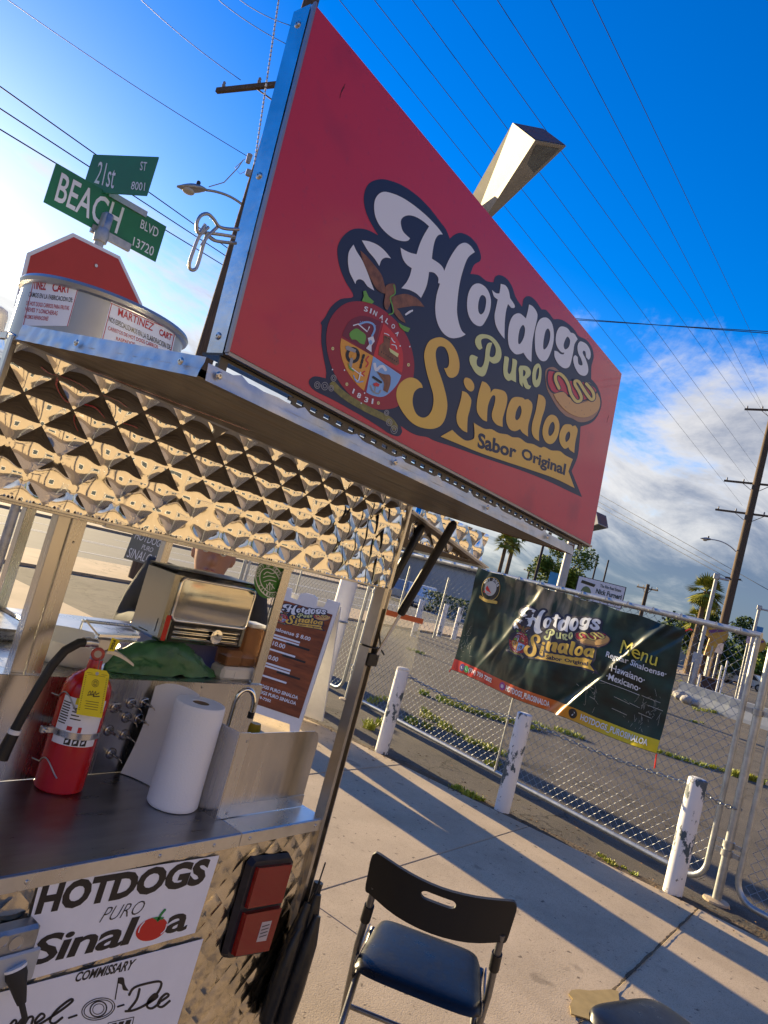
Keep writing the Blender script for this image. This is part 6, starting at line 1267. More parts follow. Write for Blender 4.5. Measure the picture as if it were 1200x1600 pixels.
def street_light(o, base, tip, nm='street_light', m_=galv):
    base = Vector(base); tip = Vector(tip); c = base.lerp(tip, .45) + Vector((0, 0, (tip - base).length * .22)); P = [base * ((1 - t) ** 2) + c * (2 * t * (1 - t)) + tip * (t * t) for t in [i / 10 for i in range(11)]]
    a = MB().tube(P, .03, 8).build(nm, m_, o, smooth=60); d = (P[-1] - P[-2]).normalized(); s = d.cross(Vector((0, 0, 1))).normalized()
    hb = MB(); n = 10
    hb.grid(lambda u, v: tip + d * (.62 * u) + s * (.17 * math.sin(math.pi * min(.95, u * .9 + .08)) ** .7 * math.cos(2 * math.pi * v)) + Vector((0, 0, .09 * math.sin(math.pi * min(.95, u * .9 + .08)) * math.sin(2 * math.pi * v))), 10, 14)
    ho = hb.build('lamp_head', m_, a, smooth=180); MB().sphere(tip + d * .36 - Vector((0, 0, .07)), (.14, .14, .07), 12, 8).build('lens', mat('street_lens', (.5, .48, .42), .2), ho, smooth=180); MB().lathe(tip + d * .2 + Vector((0, 0, .08)), [(.045, 0), (.045, .08), (.03, .1)], 10).build('photo_cell', black_p, ho)
plp = atr(388, 330, 16); plb = Vector((plp.x, plp.y))
pl_ = upole((plb.x, plb.y), 16.8, .225, 'wooden utility pole behind the left edge of the red sign', [(atr(430, 122, 16).z, 4.2, 0)], (-.18, .98, 0))
street_light(pl_, atr(389, 330, 16), atr(322, 297, 15.9))
rp = MB(); a = atr(437, -10, 15.6); b = atr(397, 260, 15.6)
n_ = 40
for i in range(n_): c0 = a.lerp(b, i / n_); c1 = a.lerp(b, (i + .62) / n_); rp.tube([c0, c1], .022, 6)
rp.build('guy_guard', white_p, pl_); MB().tube([a, b], .008, 5).build('guy_wire', wire_m, pl_)
MB().tube([atr(380, 250, 15.6), atr(372, 262, 15.6), atr(350, 285, 15.8), atr(326, 292, 15.9)], .012, 6).tube([atr(383, 268, 15.6), atr(375, 272, 15.6), atr(367, 262, 15.6), atr(383, 248, 15.6)], .008, 6).lathe(atr(389, 248, 15.6), [(.05, -.1), (.06, .1)], 8).lathe(atr(388, 271, 15.6), [(.06, -.05), (.06, .08)], 8).build('service_drop', mat('drop_grey', (.35, .35, .36), .5), pl_, smooth=60)
pr = atr(1166, 820, 45)
pr_ = upole((pr.x, pr.y), 19.0, .25, 'tall weathered utility pole at the right beyond the gates', [(atr(1200, 640, 45).z, 3.2, 0), (atr(1181, 756, 45).z, 3.6, 0), (atr(1171, 803, 45).z, 3.8, 0)], (.1, 1, 0), (0, -.004))
street_light(pr_, atr(1150, 862, 45), atr(1112, 843, 44.6)); MB().bar(atr(1133, 902, 45), atr(1158, 906, 45), .08, .1).build('crossarm', wood, pr_)
def wire(pa, ra, pb, rb, sag, label, r=.012, group='overhead wires', ka=1.0, kb=1.0):
    a = atr(*pa, ra); b = atr(*pb, rb); a, b = b + (a - b) * ka, a + (b - a) * kb; n = 24; P = [a.lerp(b, i / n) - Vector((0, 0, sag * 4 * (i / n) * (1 - i / n))) for i in range(n + 1)]
    return tag(MB().tube(P, r, 5).build('overhead_wire', wire_m, smooth=180), label, 'wire', group)
def along_x(pa, z, x0, x1, lab, r=.011, dy=0.0):
    d = ray(*pa); t = (z - CAM.z) / d.z; y = d.y * t; n = 30
    P = [Vector((x0 + (x1 - x0) * i / n, y + dy * ((x0 + (x1 - x0) * i / n) - d.x * t), z - .18 * math.sin(math.pi * i / n))) for i in range(n + 1)]
    return tag(MB().tube(P, r, 5).build('overhead_wire', wire_m, smooth=180), lab, 'wire', 'overhead wires')
PW = "thin black overhead wire in the fan of parallel lines over the sign"
def fanwire(top, bot, k, rt, rb): return wire(top, rt, bot, rb, .0, PW, .008)
ORD = iter(('leftmost', 'second', 'third', 'fourth', 'fifth', 'sixth', 'rightmost'))
for top, bot, rt in (((510, -20), (1160, 790), 9.4), ((565, -20), (1175, 760), 9.6), ((625, -20), (1192, 745), 9.8), ((688, -20), (1230, 730), 10.0), ((760, -20), (1190, 640), 10.0), ((846, -20), (1215, 680), 10.3), ((912, -20), (1230, 640), 10.6)):
    d = ray(*top); rt2 = 8.2 / d.z * math.hypot(d.x, d.y); wire(top, rt2, bot, 45 if bot[0] < 1200 else 47, -.05, next(ORD) + ' thin wire from the left in the fan of parallel lines above the sign', .0055, ka=1.5)
for (a, b, lb) in (((905, 495), (1215, 513), 'black overhead wire crossing level over the clouds right of the sign'), ((905, 493), (1215, 516), 'lower black overhead wire crossing level over the clouds right of the sign')): wire(a, 20, b, 17, .1, lb, .010, ka=4, kb=3)
for (a, b, k) in (((935, 772), (1215, 930), 'top'), ((935, 784), (1160, 908), 'middle'), ((935, 792), (1140, 905), 'lowest')): wire(a, 60, b, 45.5, .0, k + ' of three overhead wires running from the sign corner to the right utility pole', .016, ka=2.5)
for (a, b, lb) in (((-10, 128), (352, 385), 'top overhead wire slanting behind the street signs'), ((-10, 163), (350, 398), 'middle overhead wire slanting behind the street signs'), ((-10, 196), (345, 412), 'lowest overhead wire slanting behind the street signs')): wire(a, 18, b, 25, .0, lb, .017, ka=1.6, kb=2.2)
for (a, b, lb) in (((15, -10), (388, 245), 'long sagging overhead wire at the upper left reaching the pole'), ((222, -10), (376, 125), 'overhead wire at the top left ending at the crossarm'), ((342, -10), (450, 70), 'overhead wire at the top centre behind the pole'), ((375, -10), (455, 40), 'short overhead wire at the top centre behind the pole')): wire(a, 17, b, 15.8, .15, lb, .008, ka=1.5)

# ------------------------------------------------------------------ trees, palms, hedges
bark = mat('bark', '#5b4636', .95, vary=.3, vscale=10, bump=.6, bscale=20, bdist=.02); palm_bark = mat('palm_bark', '#6d5c48', .95, vary=.3, vscale=8)
leafs = [mat('leaf_green', '#4c6424', .75, color2='#7d8528', vscale=1.2, spec=.15), mat('leaf_dark', '#2f4420', .75, color2='#4a5a22', vscale=1.2, spec=.15), mat('palm_leaf', '#6b7a2c', .7, color2='#9a9238', vscale=1.5, spec=.2)]
def crown(mb, c, rx, rz, n, size, rnd):
    lobes = [(Vector((rnd.gauss(0, .45) * rx, rnd.gauss(0, .45) * rx, rnd.gauss(.05, .38) * rz)), rnd.uniform(.35, .62)) for _ in range(9)]
    for _ in range(n):
        lc, lr = rnd.choice(lobes); d = Vector((rnd.gauss(0, 1), rnd.gauss(0, 1), rnd.gauss(0, 1))).normalized() * (rnd.random() ** .4) * lr
        p = c + lc + Vector((d.x * rx, d.y * rx, d.z * rz)); a = Vector((rnd.gauss(0, 1), rnd.gauss(0, 1), rnd.gauss(0, .6))).normalized(); b = a.orthogonal().normalized(); s = size * rnd.uniform(.6, 1.4)
        mb.add([p - a * s, p + b * s * .55, p + a * s, p - b * s * .55], [[0, 1, 2, 3]])
def tree(base, h, rx, rz, m_, label, n=2600, seed=0, name='tree', group=None, size=None):
    base = Vector(base); rnd = random.Random(seed); o = thing(name, label, 'tree', tuple(base), group); tp = base + Vector((0, 0, h - rz * 1.1))
    t = MB(); t.tube([base - Vector((0, 0, .1)), base.lerp(tp, .5), tp + Vector((0, 0, rz * .4))], [h * .035, h * .026, h * .014], 8)
    for _ in range(6): a = rnd.uniform(0, 6.28); t.tube([base.lerp(tp, rnd.uniform(.6, 1)), tp + Vector((math.cos(a) * rx * .3, math.sin(a) * rx * .3, rz * .3)), tp + Vector((math.cos(a) * rx * .7, math.sin(a) * rx * .7, rz * rnd.uniform(.4, 1.2)))], [h * .014, h * .01, h * .004], 6)
    t.build('trunk', bark, o, smooth=60); c = MB(); crown(c, base + Vector((0, 0, h - rz)), rx, rz, n if size else n * 3, size or rx * .055, rnd); c.build('crown', m_, o); return o
def palm(base, h, r, label, seed=0, n=30):
    base = Vector(base); rnd = random.Random(seed); o = thing('palm_tree', label, 'palm tree', tuple(base), 'palms on the skyline'); tp = base + Vector((0, 0, h))
    MB().tube([base - Vector((0, 0, .1)), base.lerp(tp, .5) + Vector((.1, .05, 0)), tp], [r * .16, r * .11, r * .10], 10).build('trunk', palm_bark, o, smooth=60); f = MB()
    for k in range(n):
        a = rnd.uniform(0, 6.28); e = rnd.uniform(-1.0, 1.3); d = Vector((math.cos(a) * math.cos(e), math.sin(a) * math.cos(e), math.sin(e))); s = d.cross(Vector((0, 0, 1))).normalized(); st = tp + d * r * .35; ln = r * rnd.uniform(.7, 1.0)
        f.tube([tp, st], r * .012, 4)
        for j in range(13):      # fan of leaflets
            t = rad(-70 + 140 * j / 12); dd = (d * math.cos(t) + s * math.sin(t)).normalized(); q = st + dd * ln * .62 + Vector((0, 0, -ln * .18 * abs(math.sin(t)) - ln * .1)); wv = dd.cross(d.cross(s)).normalized() * r * .035
            f.add([st, st.lerp(q, .55) + wv, q, st.lerp(q, .55) - wv], [[0, 1, 2, 3]])
    f.build('crown', leafs[2], o); return o
def gpos(px, py, r): p = atr(px, py, r); return Vector((p.x, p.y, -.05))
tree(gpos(876, 900, 60), 7.2, 2.1, 2.0, leafs[0], 'round green tree behind the far lamp pole', seed=3)
palm(gpos(800, 860, 58), 6.9, 1.5, 'left palm of the two below the awning corner', 1); palm(gpos(787, 866, 52), 5.9, 1.3, 'right palm of the two below the awning corner', 2)
palm(gpos(1098, 950, 60), 6.6, 1.9, 'tall palm left of the right utility pole', 5, 46); palm(gpos(1092, 960, 66), 4.6, 1.6, 'lower palm beneath the tall palm at the right', 7, 36)
tree(gpos(1118, 950, 70), 7.0, 2.6, 3.2, leafs[1], 'dark leafy tree just left of the right utility pole', seed=8)
rnd = random.Random(4)
for k in range(16):
    px = 640 + 40 * k + rnd.uniform(-12, 12); r = rnd.uniform(88, 130); p = gpos(px, 513 + .2728 * (px + 785), r); h = rnd.uniform(3.0, 5.6)
    tree(p, h, rnd.uniform(3.0, 5.5), h * .45, leafs[k % 2], 'distant bushy green tree in the tree line on the horizon', n=900, seed=40 + k, group='distant trees on the horizon', size=.36)
def hedge(a, b, h, w_, label):
    a = Vector(a); b = Vector(b); rnd = random.Random(9); mb = MB(); d = (b - a); s = d.normalized().cross(Vector((0, 0, 1)))
    for _ in range(int(d.length * 240)):
        p = a + d * rnd.random() + s * rnd.uniform(-w_ / 2, w_ / 2) + Vector((0, 0, h * rnd.random() ** .6)); q = Vector((rnd.gauss(0, 1), rnd.gauss(0, 1), rnd.gauss(0, 1))).normalized(); o_ = q.orthogonal().normalized(); z = .085
        mb.add([p - q * z, p + o_ * z * .6, p + q * z, p - o_ * z * .6], [[0, 1, 2, 3]])
    o = thing('hedge', label, 'hedge', tuple(a.lerp(b, .5))); mb.build('foliage', leafs[1], o); t = MB()
    for i in range(int(d.length / .6)): p = a + d * (i + .5) / int(d.length / .6); t.tube([p - Vector((0, 0, .05)), p + Vector((0, 0, h * .7))], .025, 5)
    t.build('stem_set', bark, o); return o
ha, hb_ = gpos(676, 905, 40), gpos(745, 925, 37); hedge(ha + Vector((0, 0, .1)), hb_ + Vector((0, 0, .1)), 1.15, 1.1, 'clipped green hedge across the road seen past the gas strut')
ha, hb_ = gpos(905, 985, 80), gpos(1090, 1030, 75)
# ------------------------------------------------------------------ far buildings
roof_m = mat('far_roof', (.16, .13, .11), .8); stucco = mat('far_stucco', (.42, .38, .32), .9, vary=.06, vscale=1); stucco2 = mat('far_stucco_white', (.55, .54, .52), .9, vary=.05, vscale=1); far_glass = mat('far_window', (.03, .04, .05), .15)
def building(c, L_, W_, h, rot, m_, label, nwin=5):
    o = thing('low_building', label, 'building', (c[0], c[1], -.05)); M = Matrix.Translation((c[0], c[1], -.06)) @ Matrix.Rotation(rot, 4, 'Z')
    wo2 = MB().box((-L_ / 2, -W_ / 2, 0), (L_ / 2, W_ / 2, h), M=M).build('wall', m_, o); MB().box((-L_ / 2 - .3, -W_ / 2 - .3, h + .003), (L_ / 2 + .3, W_ / 2 + .3, h + .35), M=M).build('roof', roof_m, o)
    for i in range(nwin):
        x = -L_ / 2 + L_ * (i + .5) / nwin
        for sy in (-1, 1):
            f = MB().box((x - .75, sy * W_ / 2 - .04, 1.0), (x + .75, sy * W_ / 2 + .04, 2.2), M=M).build('window', stucco2, o); MB().box((x - .68, sy * W_ / 2 - .05, 1.07), (x + .68, sy * W_ / 2 + .05, 2.13), M=M).build('pane', far_glass, f)
    return o
building(gpos(690, 900, 75), 16, 8, 3.6, .5, stucco2, 'pale low building far off behind the hedge', 6); building(gpos(1000, 1000, 105), 18, 8, 3.4, 1.2, stucco, 'beige low building far off below the clouds', 6); building(gpos(560, 880, 70), 18, 9, 4.0, .5, stucco, 'beige low building far off behind the cart', 6)
# behind the viewer: unseen building, invented for the polished steel to reflect
bb = building((6.0, -14.5), 44, 9, 4.4, 0, mat('invented_wall_stucco', (.25, .20, .145), .9, vary=.06, vscale=.6), 'long beige unseen building behind the viewer, added for the steel to reflect', 9)
for k, (x, y) in enumerate(((-9, -22), (3, -23), (15, -22.5), (27, -22))): tree((x, y, -.05), 7.5 + k * .4, 3.0, 2.6, leafs[k % 2], 'green tree behind the added beige building', n=1200, seed=80 + k, group='trees behind the shop', size=.32)

# ------------------------------------------------------------------ cars
def car(c, rot, col, label, s=1.0):
    o = thing('parked_car', label, 'car', (c[0], c[1], -.05), 'cars parked in the distance'); M = Matrix.Translation((c[0], c[1], -.05)) @ Matrix.Rotation(rot, 4, 'Z'); pm = mat('car_paint_' + col.strip('#'), col, .3, coat=.6)
    prof = [(-2.2, .35), (-2.15, .75), (-1.5, .85), (-.95, 1.35), (.6, 1.40), (1.25, .92), (2.1, .78), (2.2, .35)]
    MB().prism([(x, z) for x, z in prof], lambda p: M @ Vector((p[0], -.85, p[1])), lambda p: M @ Vector((p[0], .85, p[1]))).build('body', pm, o)
    for sy in (-.855, .855): MB().prism([(-1.3, .88), (-.85, 1.28), (.55, 1.32), (1.05, .92)], lambda p: M @ Vector((p[0], sy, p[1])), lambda p: M @ Vector((p[0], sy * 1.01, p[1]))).build('side_window', far_glass, o)
    MB().quad(M @ Vector((.66, -.75, 1.385)), M @ Vector((.66, .75, 1.385)), M @ Vector((1.24, .75, .955)), M @ Vector((1.24, -.75, .955))).build('windscreen', far_glass, o)
    for x in (-1.4, 1.35):
        for sy in (-.86, .68): wl = MB().lathe(M @ Vector((x, sy, .32)), [(.2, 0), (.32, .01), (.32, .17), (.2, .18)], 16, axis=M.to_3x3() @ Vector((0, 1, 0))).build('wheel', black_r, o); MB().lathe(M @ Vector((x, sy - .01, .32)), [(.03, 0), (.19, .01), (.19, .19), (.03, .2)], 12, axis=M.to_3x3() @ Vector((0, 1, 0))).build('rim', galv, wl)
    for sy in (-.6, .6): MB().box((2.16, sy - .18, .62), (2.23, sy + .18, .74), M=M).build('headlight', white_p, o)
for px, py, r, rot, col, lb in ((668, 890, 44, .6, '#d8dadc', 'white car parked beside the hedge across the road'), (640, 885, 46, .6, '#8a8f96', 'grey car parked left of the white car across the road'), (1150, 1018, 72, 1.5, '#c8c8c6', 'white car in the distance right of the utility pole'), (1172, 1025, 72, 1.5, '#e2dccb', 'cream car in the distance at the right edge'), (1135, 1012, 80, 1.5, '#3a3f45', 'dark car in the distance right of the utility pole'), (1192, 1030, 78, 1.5, '#7d3028', 'red car in the distance at the right edge')):
    p = gpos(px, py, r); car((p.x, p.y), rot, col, lb)

# ------------------------------------------------------------------ signs and clutter in the lot
rp_ = [atr(*c, 20) for c in ((895, 935), (970, 955), (977, 916), (902, 896))]
rs = thing('real_estate_sign', 'white real estate sign board on posts beyond the banner', 'sign', (18.8, 6.9, -.03)); rd = Vector((rp_[1].x - rp_[0].x, rp_[1].y - rp_[0].y, 0)).normalized(); rn = Vector((-rd.y, rd.x, 0)); rn = rn if rn.dot(-rp_[0]) > 0 else -rn
q = [Vector((rp_[0].x, rp_[0].y, 2.25)), Vector((rp_[1].x, rp_[1].y, 2.25)), Vector((rp_[1].x, rp_[1].y, 2.86)), Vector((rp_[0].x, rp_[0].y, 2.86))]
m_ = MB(); m_.add([p for p in q] + [p - rn * .04 for p in q], [[0, 1, 2, 3], [7, 6, 5, 4], [0, 4, 5, 1], [1, 5, 6, 2], [2, 6, 7, 3], [3, 7, 4, 0]]); m_.build('board', mat('sign_black', (.02, .025, .03), .5), rs)
e = [bil(q, *c) + rn * .004 for c in ((.02, .03), (.98, .03), (.98, .97), (.02, .97))]; MB().quad(*e).build('sign_face', white_vinyl, rs)
t = MB()
for s, a0, a1, b0, b1, bo in (('The Ritz Real Estate', .48, .93, .74, .88, .02), ('Nick Furneri', .42, .97, .40, .64, .03), ('714 726 8888', .42, .96, .08, .28, .03)): print_text(t, s, [bil(e, a0, b0), bil(e, a1, b0), bil(e, a1, b1), bil(e, a0, b1)], bo, n=rn, d=.006)
t.build('lettering', mat('dark_teal_ink', (.02, .05, .06), .5), rs); v, f = fill2d([curve_pts("0.10,0.05 0.12,0.45 0.18,0.60 0.26,0.58 0.32,0.40 0.34,0.05")]); MB().add([bil(e, p.x, p.y) + rn * .006 for p in v], f).build('picture', mat('portrait_green', (.16, .22, .10), .6), rs); MB().add([bil(e, *c) + rn * .006 for c in ((.06, .72), (.36, .66), (.38, .80), (.08, .86))], [[0, 1, 2, 3]]).build('emblem', mat('emblem_dark', (.05, .05, .03), .5), rs)
for a in (.06, .94): p = bil(q, a, 0) - rn * .02; MB().bar((p.x, p.y, -.05), (p.x, p.y, 2.25), .08, .08).build('post', white_p, rs)
def board_sign(px0, py0, px1, py1, r, col, label, name='roadside_sign', cat='sign', ground=True, h=None):
    a, b = atr(px0, py0, r), atr(px1, py1, r); o = thing(name, label, cat, ((a.x + b.x) / 2, (a.y + b.y) / 2, -.03)); d = Vector((b.x - a.x, b.y - a.y, 0)).normalized(); n = Vector((-d.y, d.x, 0)); z0, z1 = min(a.z, b.z), max(a.z, b.z)
    if h: z0 = z1 - h
    A = Vector((a.x, a.y, 0)); B = Vector((b.x, b.y, 0)); C = [A + Vector((0, 0, z0)), B + Vector((0, 0, z0)), B + Vector((0, 0, z1)), A + Vector((0, 0, z1))]
    m_ = MB(); m_.add([p + n * .02 for p in C] + [p - n * .02 for p in C], [[3, 2, 1, 0], [4, 5, 6, 7], [0, 1, 5, 4], [1, 2, 6, 5], [2, 3, 7, 6], [3, 0, 4, 7]]); m_.build('panel', mat('panel_' + label[:14].replace(' ', '_'), col, .5, vary=.12, vscale=3), o)
    for t in (.2, .8): p = A.lerp(B, t); MB().tube([(p.x, p.y, -.05), (p.x, p.y, z0 + .02)], .035, 8).build('post', galv, o, smooth=60)
    return o
board_sign(860, 893, 882, 912, 30, '#3d8fc4', 'small light blue road sign in front of the round tree', h=.55)
board_sign(1108, 1000, 1130, 1012, 32, '#c9cdd2', 'blank white board among the clutter right of the banner', h=.42); board_sign(1084, 1018, 1098, 1026, 30, '#b9c0c8', 'small tilted white board near the boulders right of the banner', h=.4)
board_sign(1168, 992, 1182, 1000, 40, '#d8b9c4', 'pinkish white panel on a pole at the far right', h=.4); board_sign(1182, 978, 1192, 986, 46, '#3f86c0', 'small blue sign at the far right edge', h=.35)
def arrow_sign(px, py, r, s, label):
    p = atr(px, py, r); o = thing('arrow_sign', label, 'sign', (p.x, p.y, -.05), 'yellow advertising signs'); rr_ = RT.copy(); rr_.z = 0; rr_.normalize(); n = Vector((rr_.y, -rr_.x, 0))
    out = curve_pts("-40,-120c 10,-120c 30,-30c 70,0 80,50 40,90 -20,90 -60,60 -70,20 -30,-10c"); th = .03
    m_ = MB(); m_.prism([c * (.01 * s) for c in out], lambda c: p + rr_ * c.x + Vector((0, 0, c.y)) + n * th, lambda c: p + rr_ * c.x + Vector((0, 0, c.y)) - n * th); m_.build('panel', mat('yellow_ad', (.60, .40, .06), .5, color2=(.35, .16, .04), vscale=3), o)
    m_ = MB(); m_.prism([Vector((x, y)) * (.01 * s) for x, y in ((-50, 40), (50, 75), (58, 60), (-40, 22))], lambda c: p + rr_ * c.x + Vector((0, 0, c.y)) + n * (th + .01), lambda c: p + rr_ * c.x + Vector((0, 0, c.y)) - n * (th + .01)); m_.build('band', mat('violet_band', (.14, .05, .18), .5), o)
    MB().tube([(p.x, p.y, -.06), (p.x, p.y, p.z - .5 * s)], .05, 8).build('post', galv, o, smooth=60)
arrow_sign(1116, 997, 31, .62, 'tall yellow shaped advertising sign right of the banner'); arrow_sign(1180, 1012, 41, .62, 'smaller yellow shaped advertising sign at the far right')
for (pt, pb, r, wd, lb) in (((1119, 905), (1095, 1030), 30, .07, 'white lamp post in front of the palms at the right'), ((1186, 953), (1165, 1040), 38, .07, 'white lamp post at the far right')):
    a = atr(*pt, r); o = thing('lamp_post', lb, 'street lamp', (a.x, a.y, -.05)); MB().tube([(a.x, a.y, -.06), (a.x, a.y, a.z)], [wd * 1.2, wd], 12).build('pole', lamp_white, o, smooth=60); MB().box((a.x - .1, a.y - .1, a.z), (a.x + .1, a.y + .1, a.z + .22), bev=.02).box((a.x - .08, a.y - .45, a.z + .02), (a.x + .08, a.y - .102, a.z + .10), bev=.02).build('lamp_head', lamp_white, o)
for (pt, r, h_, lb) in (((850, 848), 55, None, 'thin dark utility pole left of the round tree'), ((935, 868), 90, None, 'thin dark mast above the real estate sign'), ((951, 875), 90, None, 'thin dark mast at the right end of the real estate sign')):
    a = atr(*pt, r); o = thing('thin_pole', lb, 'pole', (a.x, a.y, -.05)); MB().tube([(a.x, a.y, -.06), (a.x, a.y, a.z)], [.15, .10], 8).build('pole', mat('dark_pole', (.05, .04, .04), .8), o, smooth=60)
a = atr(1013, 913, 60); upole((a.x, a.y), a.z, .18, 'distant utility pole above the banner centre', [(a.z - .35, 2.0, 0)], (.4, 1, 0))
a = atr(829, 886, 95); upole((a.x, a.y), a.z, .16, 'faint distant utility pole left of the dark pole', [(a.z - .5, 2.2, 0)], (.4, 1, 0))
rock_m = mat('rock', (.36, .34, .31), .9, vary=.2, vscale=3, bump=.8, bscale=5, bdist=.05)
for k, (px, py, r, s) in enumerate(((1075, 1040, 27, .30), (1085, 1043, 26, .26), (1071, 1033, 28, .22), (1097, 1046, 26, .2))):
    p = gpos(px, py, r); tag(MB().sphere((p.x, p.y, s * .35), (s, s * .8, s * .6), 16, 10, fn=lambda d, k=k: 1 + .18 * noise.noise(d * 2 + Vector((k, 0, 0)))).build('boulder', rock_m, smooth=40), 'pale boulder in the row at the back of the lot', 'boulder', 'boulders at the back of the lot')
bl_m = mat('barrier_grey', (.34, .36, .37), .85, vary=.1, vscale=2)
for k in range(5):
    a = gpos(1105 + 22 * k, 1052 + 4 * k, 27 - .4 * k); m_ = MB(); M = Matrix.Translation((a.x, a.y, -.03)) @ Matrix.Rotation(1.32, 4, 'Z'); m_.prism([(-.30, 0), (.30, 0), (.26, .12), (.12, .35), (.08, .62), (-.08, .62), (-.12, .35), (-.26, .12)], lambda p: M @ Vector((-.8, p[0], p[1])), lambda p: M @ Vector((.8, p[0], p[1]))); tag(m_.build('concrete_barrier', bl_m), 'low grey concrete barrier across the back of the lot', 'barrier', 'concrete barriers across the lot')
p = gpos(1120, 1022, 30); o = thing('dark_bin', 'dark brown bin standing among the clutter right of the banner', 'bin', tuple(p)); MB().box((p.x - .3, p.y - .3, -.03), (p.x + .3, p.y + .3, .85), bev=.04).build('bin_body', mat('bin_brown', (.07, .04, .03), .7), o); MB().box((p.x - .32, p.y - .32, .853), (p.x + .32, p.y + .32, .93), bev=.03).build('bin_lid', mat('bin_lid', (.12, .07, .04), .6), o)
for k, (px, py, r, h) in enumerate(((1143, 1005, 27, 1.7), (1135, 1010, 27, 1.5), (1172, 1045, 24, .75), (1100, 1028, 28, 1.0))):
    p = gpos(px, py, r); tag(MB().tube([(p.x, p.y, -.04), (p.x, p.y, h)], .03, 8).build('white_stake', white_p, smooth=60), 'thin white stake standing at the back of the lot', 'stake', 'white stakes at the back of the lot')
for (px, py, r) in ((648, 985, 20.5), (602, 945, 23), (693, 965, 23.5), (715, 972, 24)):
    p = gpos(px, py, r); o = bollard((p.x, p.y, -.02), 1.08, .085, 'white post in the row at the far side of the lot', group='white posts at the far side of the lot')
for k in range(5):
    p = Vector((14.5 + 2.2 * k, 11.6, 0)); o = thing('fence_post', 'thin grey fence post at the far side of the lot', 'post', (p.x, p.y, -.03), 'far fence posts'); MB().tube([p - Vector((0, 0, .05)), p + Vector((0, 0, 1.9))], .03, 8).build('tube', galv_w, o, smooth=60)

# ------------------------------------------------------------------ chalk board and person behind the cart
cb = [atr(*c, 3.6) for c in ((193, 872), (244, 886), (262, 843), (212, 823))]; cbd = Vector((cb[1].x - cb[0].x, cb[1].y - cb[0].y, 0)).normalized(); cbn = Vector((cbd.y, -cbd.x, 0)); cbn = cbn if cbn.dot(-cb[0]) > 0 else -cbn
o = thing('chalk_board', 'grey chalk board with white hand lettering seen through the cart window', 'board', ((cb[0].x + cb[1].x) / 2, (cb[0].y + cb[1].y) / 2, 0)); m_ = MB(); m_.add(cb + [p - cbn * .012 for p in cb], [[0, 1, 2, 3], [7, 6, 5, 4], [0, 4, 5, 1], [1, 5, 6, 2], [2, 6, 7, 3], [3, 7, 4, 0]]); m_.build('board', mat('chalk_grey', (.15, .17, .17), .8, vary=.15, vscale=12), o)
t = MB()
for s, a0, a1, b0, b1 in (('HOTDOGS', .08, .94, .66, .90), ('PURO', .38, .72, .42, .58), ('SINALOA', .06, .92, .06, .36)): print_text(t, s, [bil(cb, a0, b0), bil(cb, a1, b0), bil(cb, a1, b1), bil(cb, a0, b1)], 0, .1, n=cbn, d=.004)
t.build('lettering', white_ink, o); p = atr(258, 850, 3.63); MB().bar((p.x, p.y, -.006), (p.x, p.y, 1.72), .05, .05).build('post', wood, o)

PO = Vector((1.80, 2.16, 0)); pf = Vector((-.64, -.768, 0)); prt = Vector((.768, -.64, 0))       # forward, and right as seen from the camera
per = thing('person', 'person in a dark grey sweatshirt standing behind the cart, leaning forward', 'person', tuple(PO))
def pp(r, f, z): return PO + prt * r + pf * f + Vector((0, 0, z))
def remeshed(mb, name, m_, vox, sm=4):
    ob = mb.build(name, m_, per, smooth=180); md = ob.modifiers.new('r', 'REMESH'); md.mode = 'VOXEL'; md.voxel_size = vox; md.use_smooth_shade = True
    s = ob.modifiers.new('s', 'SMOOTH'); s.iterations = sm; s.factor = .5; return ob
def ringloft(mb, rings, n=20):
    """rings: (r, f, z, half width, half depth)"""
    oo = len(mb.v)
    for (r, f, z, a, b) in rings: mb.v += [pp(r + a * math.cos(2 * math.pi * k / n), f + b * math.sin(2 * math.pi * k / n), z) for k in range(n)]
    for i in range(len(rings) - 1):
        for k in range(n): k2 = (k + 1) % n; mb.f.append([oo + i * n + k, oo + i * n + k2, oo + (i + 1) * n + k2, oo + (i + 1) * n + k]); mb.m.append(0)
    mb.f.append([oo + k for k in range(n)][::-1]); mb.f.append([oo + (len(rings) - 1) * n + k for k in range(n)]); mb.m += [0, 0]
HF = .10
body = MB(); ringloft(body, [(0, 0, .78, .15, .10), (0, 0, .90, .16, .11), (0, .01, 1.02, .14, .10), (0, .03, 1.18, .165, .115), (0, .04, 1.32, .18, .105), (0, .045, 1.37, .10, .075), (0, .06, 1.405, .052, .056), (.0, .085, 1.44, .050, .055)])
ringloft(body, [(0, HF + .045, 1.388, .020, .024), (0, HF + .030, 1.396, .036, .052), (0, HF + .015, 1.42, .054, .080), (0, HF + .005, 1.46, .066, .092), (0, HF, 1.50, .072, .098), (0, HF, 1.55, .074, .098), (0, HF - .005, 1.59, .062, .082), (0, HF - .01, 1.615, .03, .04)], 24)
body.sphere(pp(0, HF + .098, 1.468), (.016, .016, .020), 12, 8); body.sphere(pp(0, HF + .090, 1.432), (.024, .024, .009), 12, 8); body.sphere(pp(0, HF + .084, 1.402), (.022, .022, .016), 12, 8)
for s in (-1, 1): body.sphere(pp(s * .074, HF - .01, 1.485), (.010, .012, .030), 10, 8)
arms = {-1: [pp(-.19, .03, 1.365), pp(-.235, .02, 1.16), pp(-.16, .27, 1.20)], 1: [pp(.19, .03, 1.35), pp(.25, .05, 1.12), pp(.10, .30, 1.12)]}
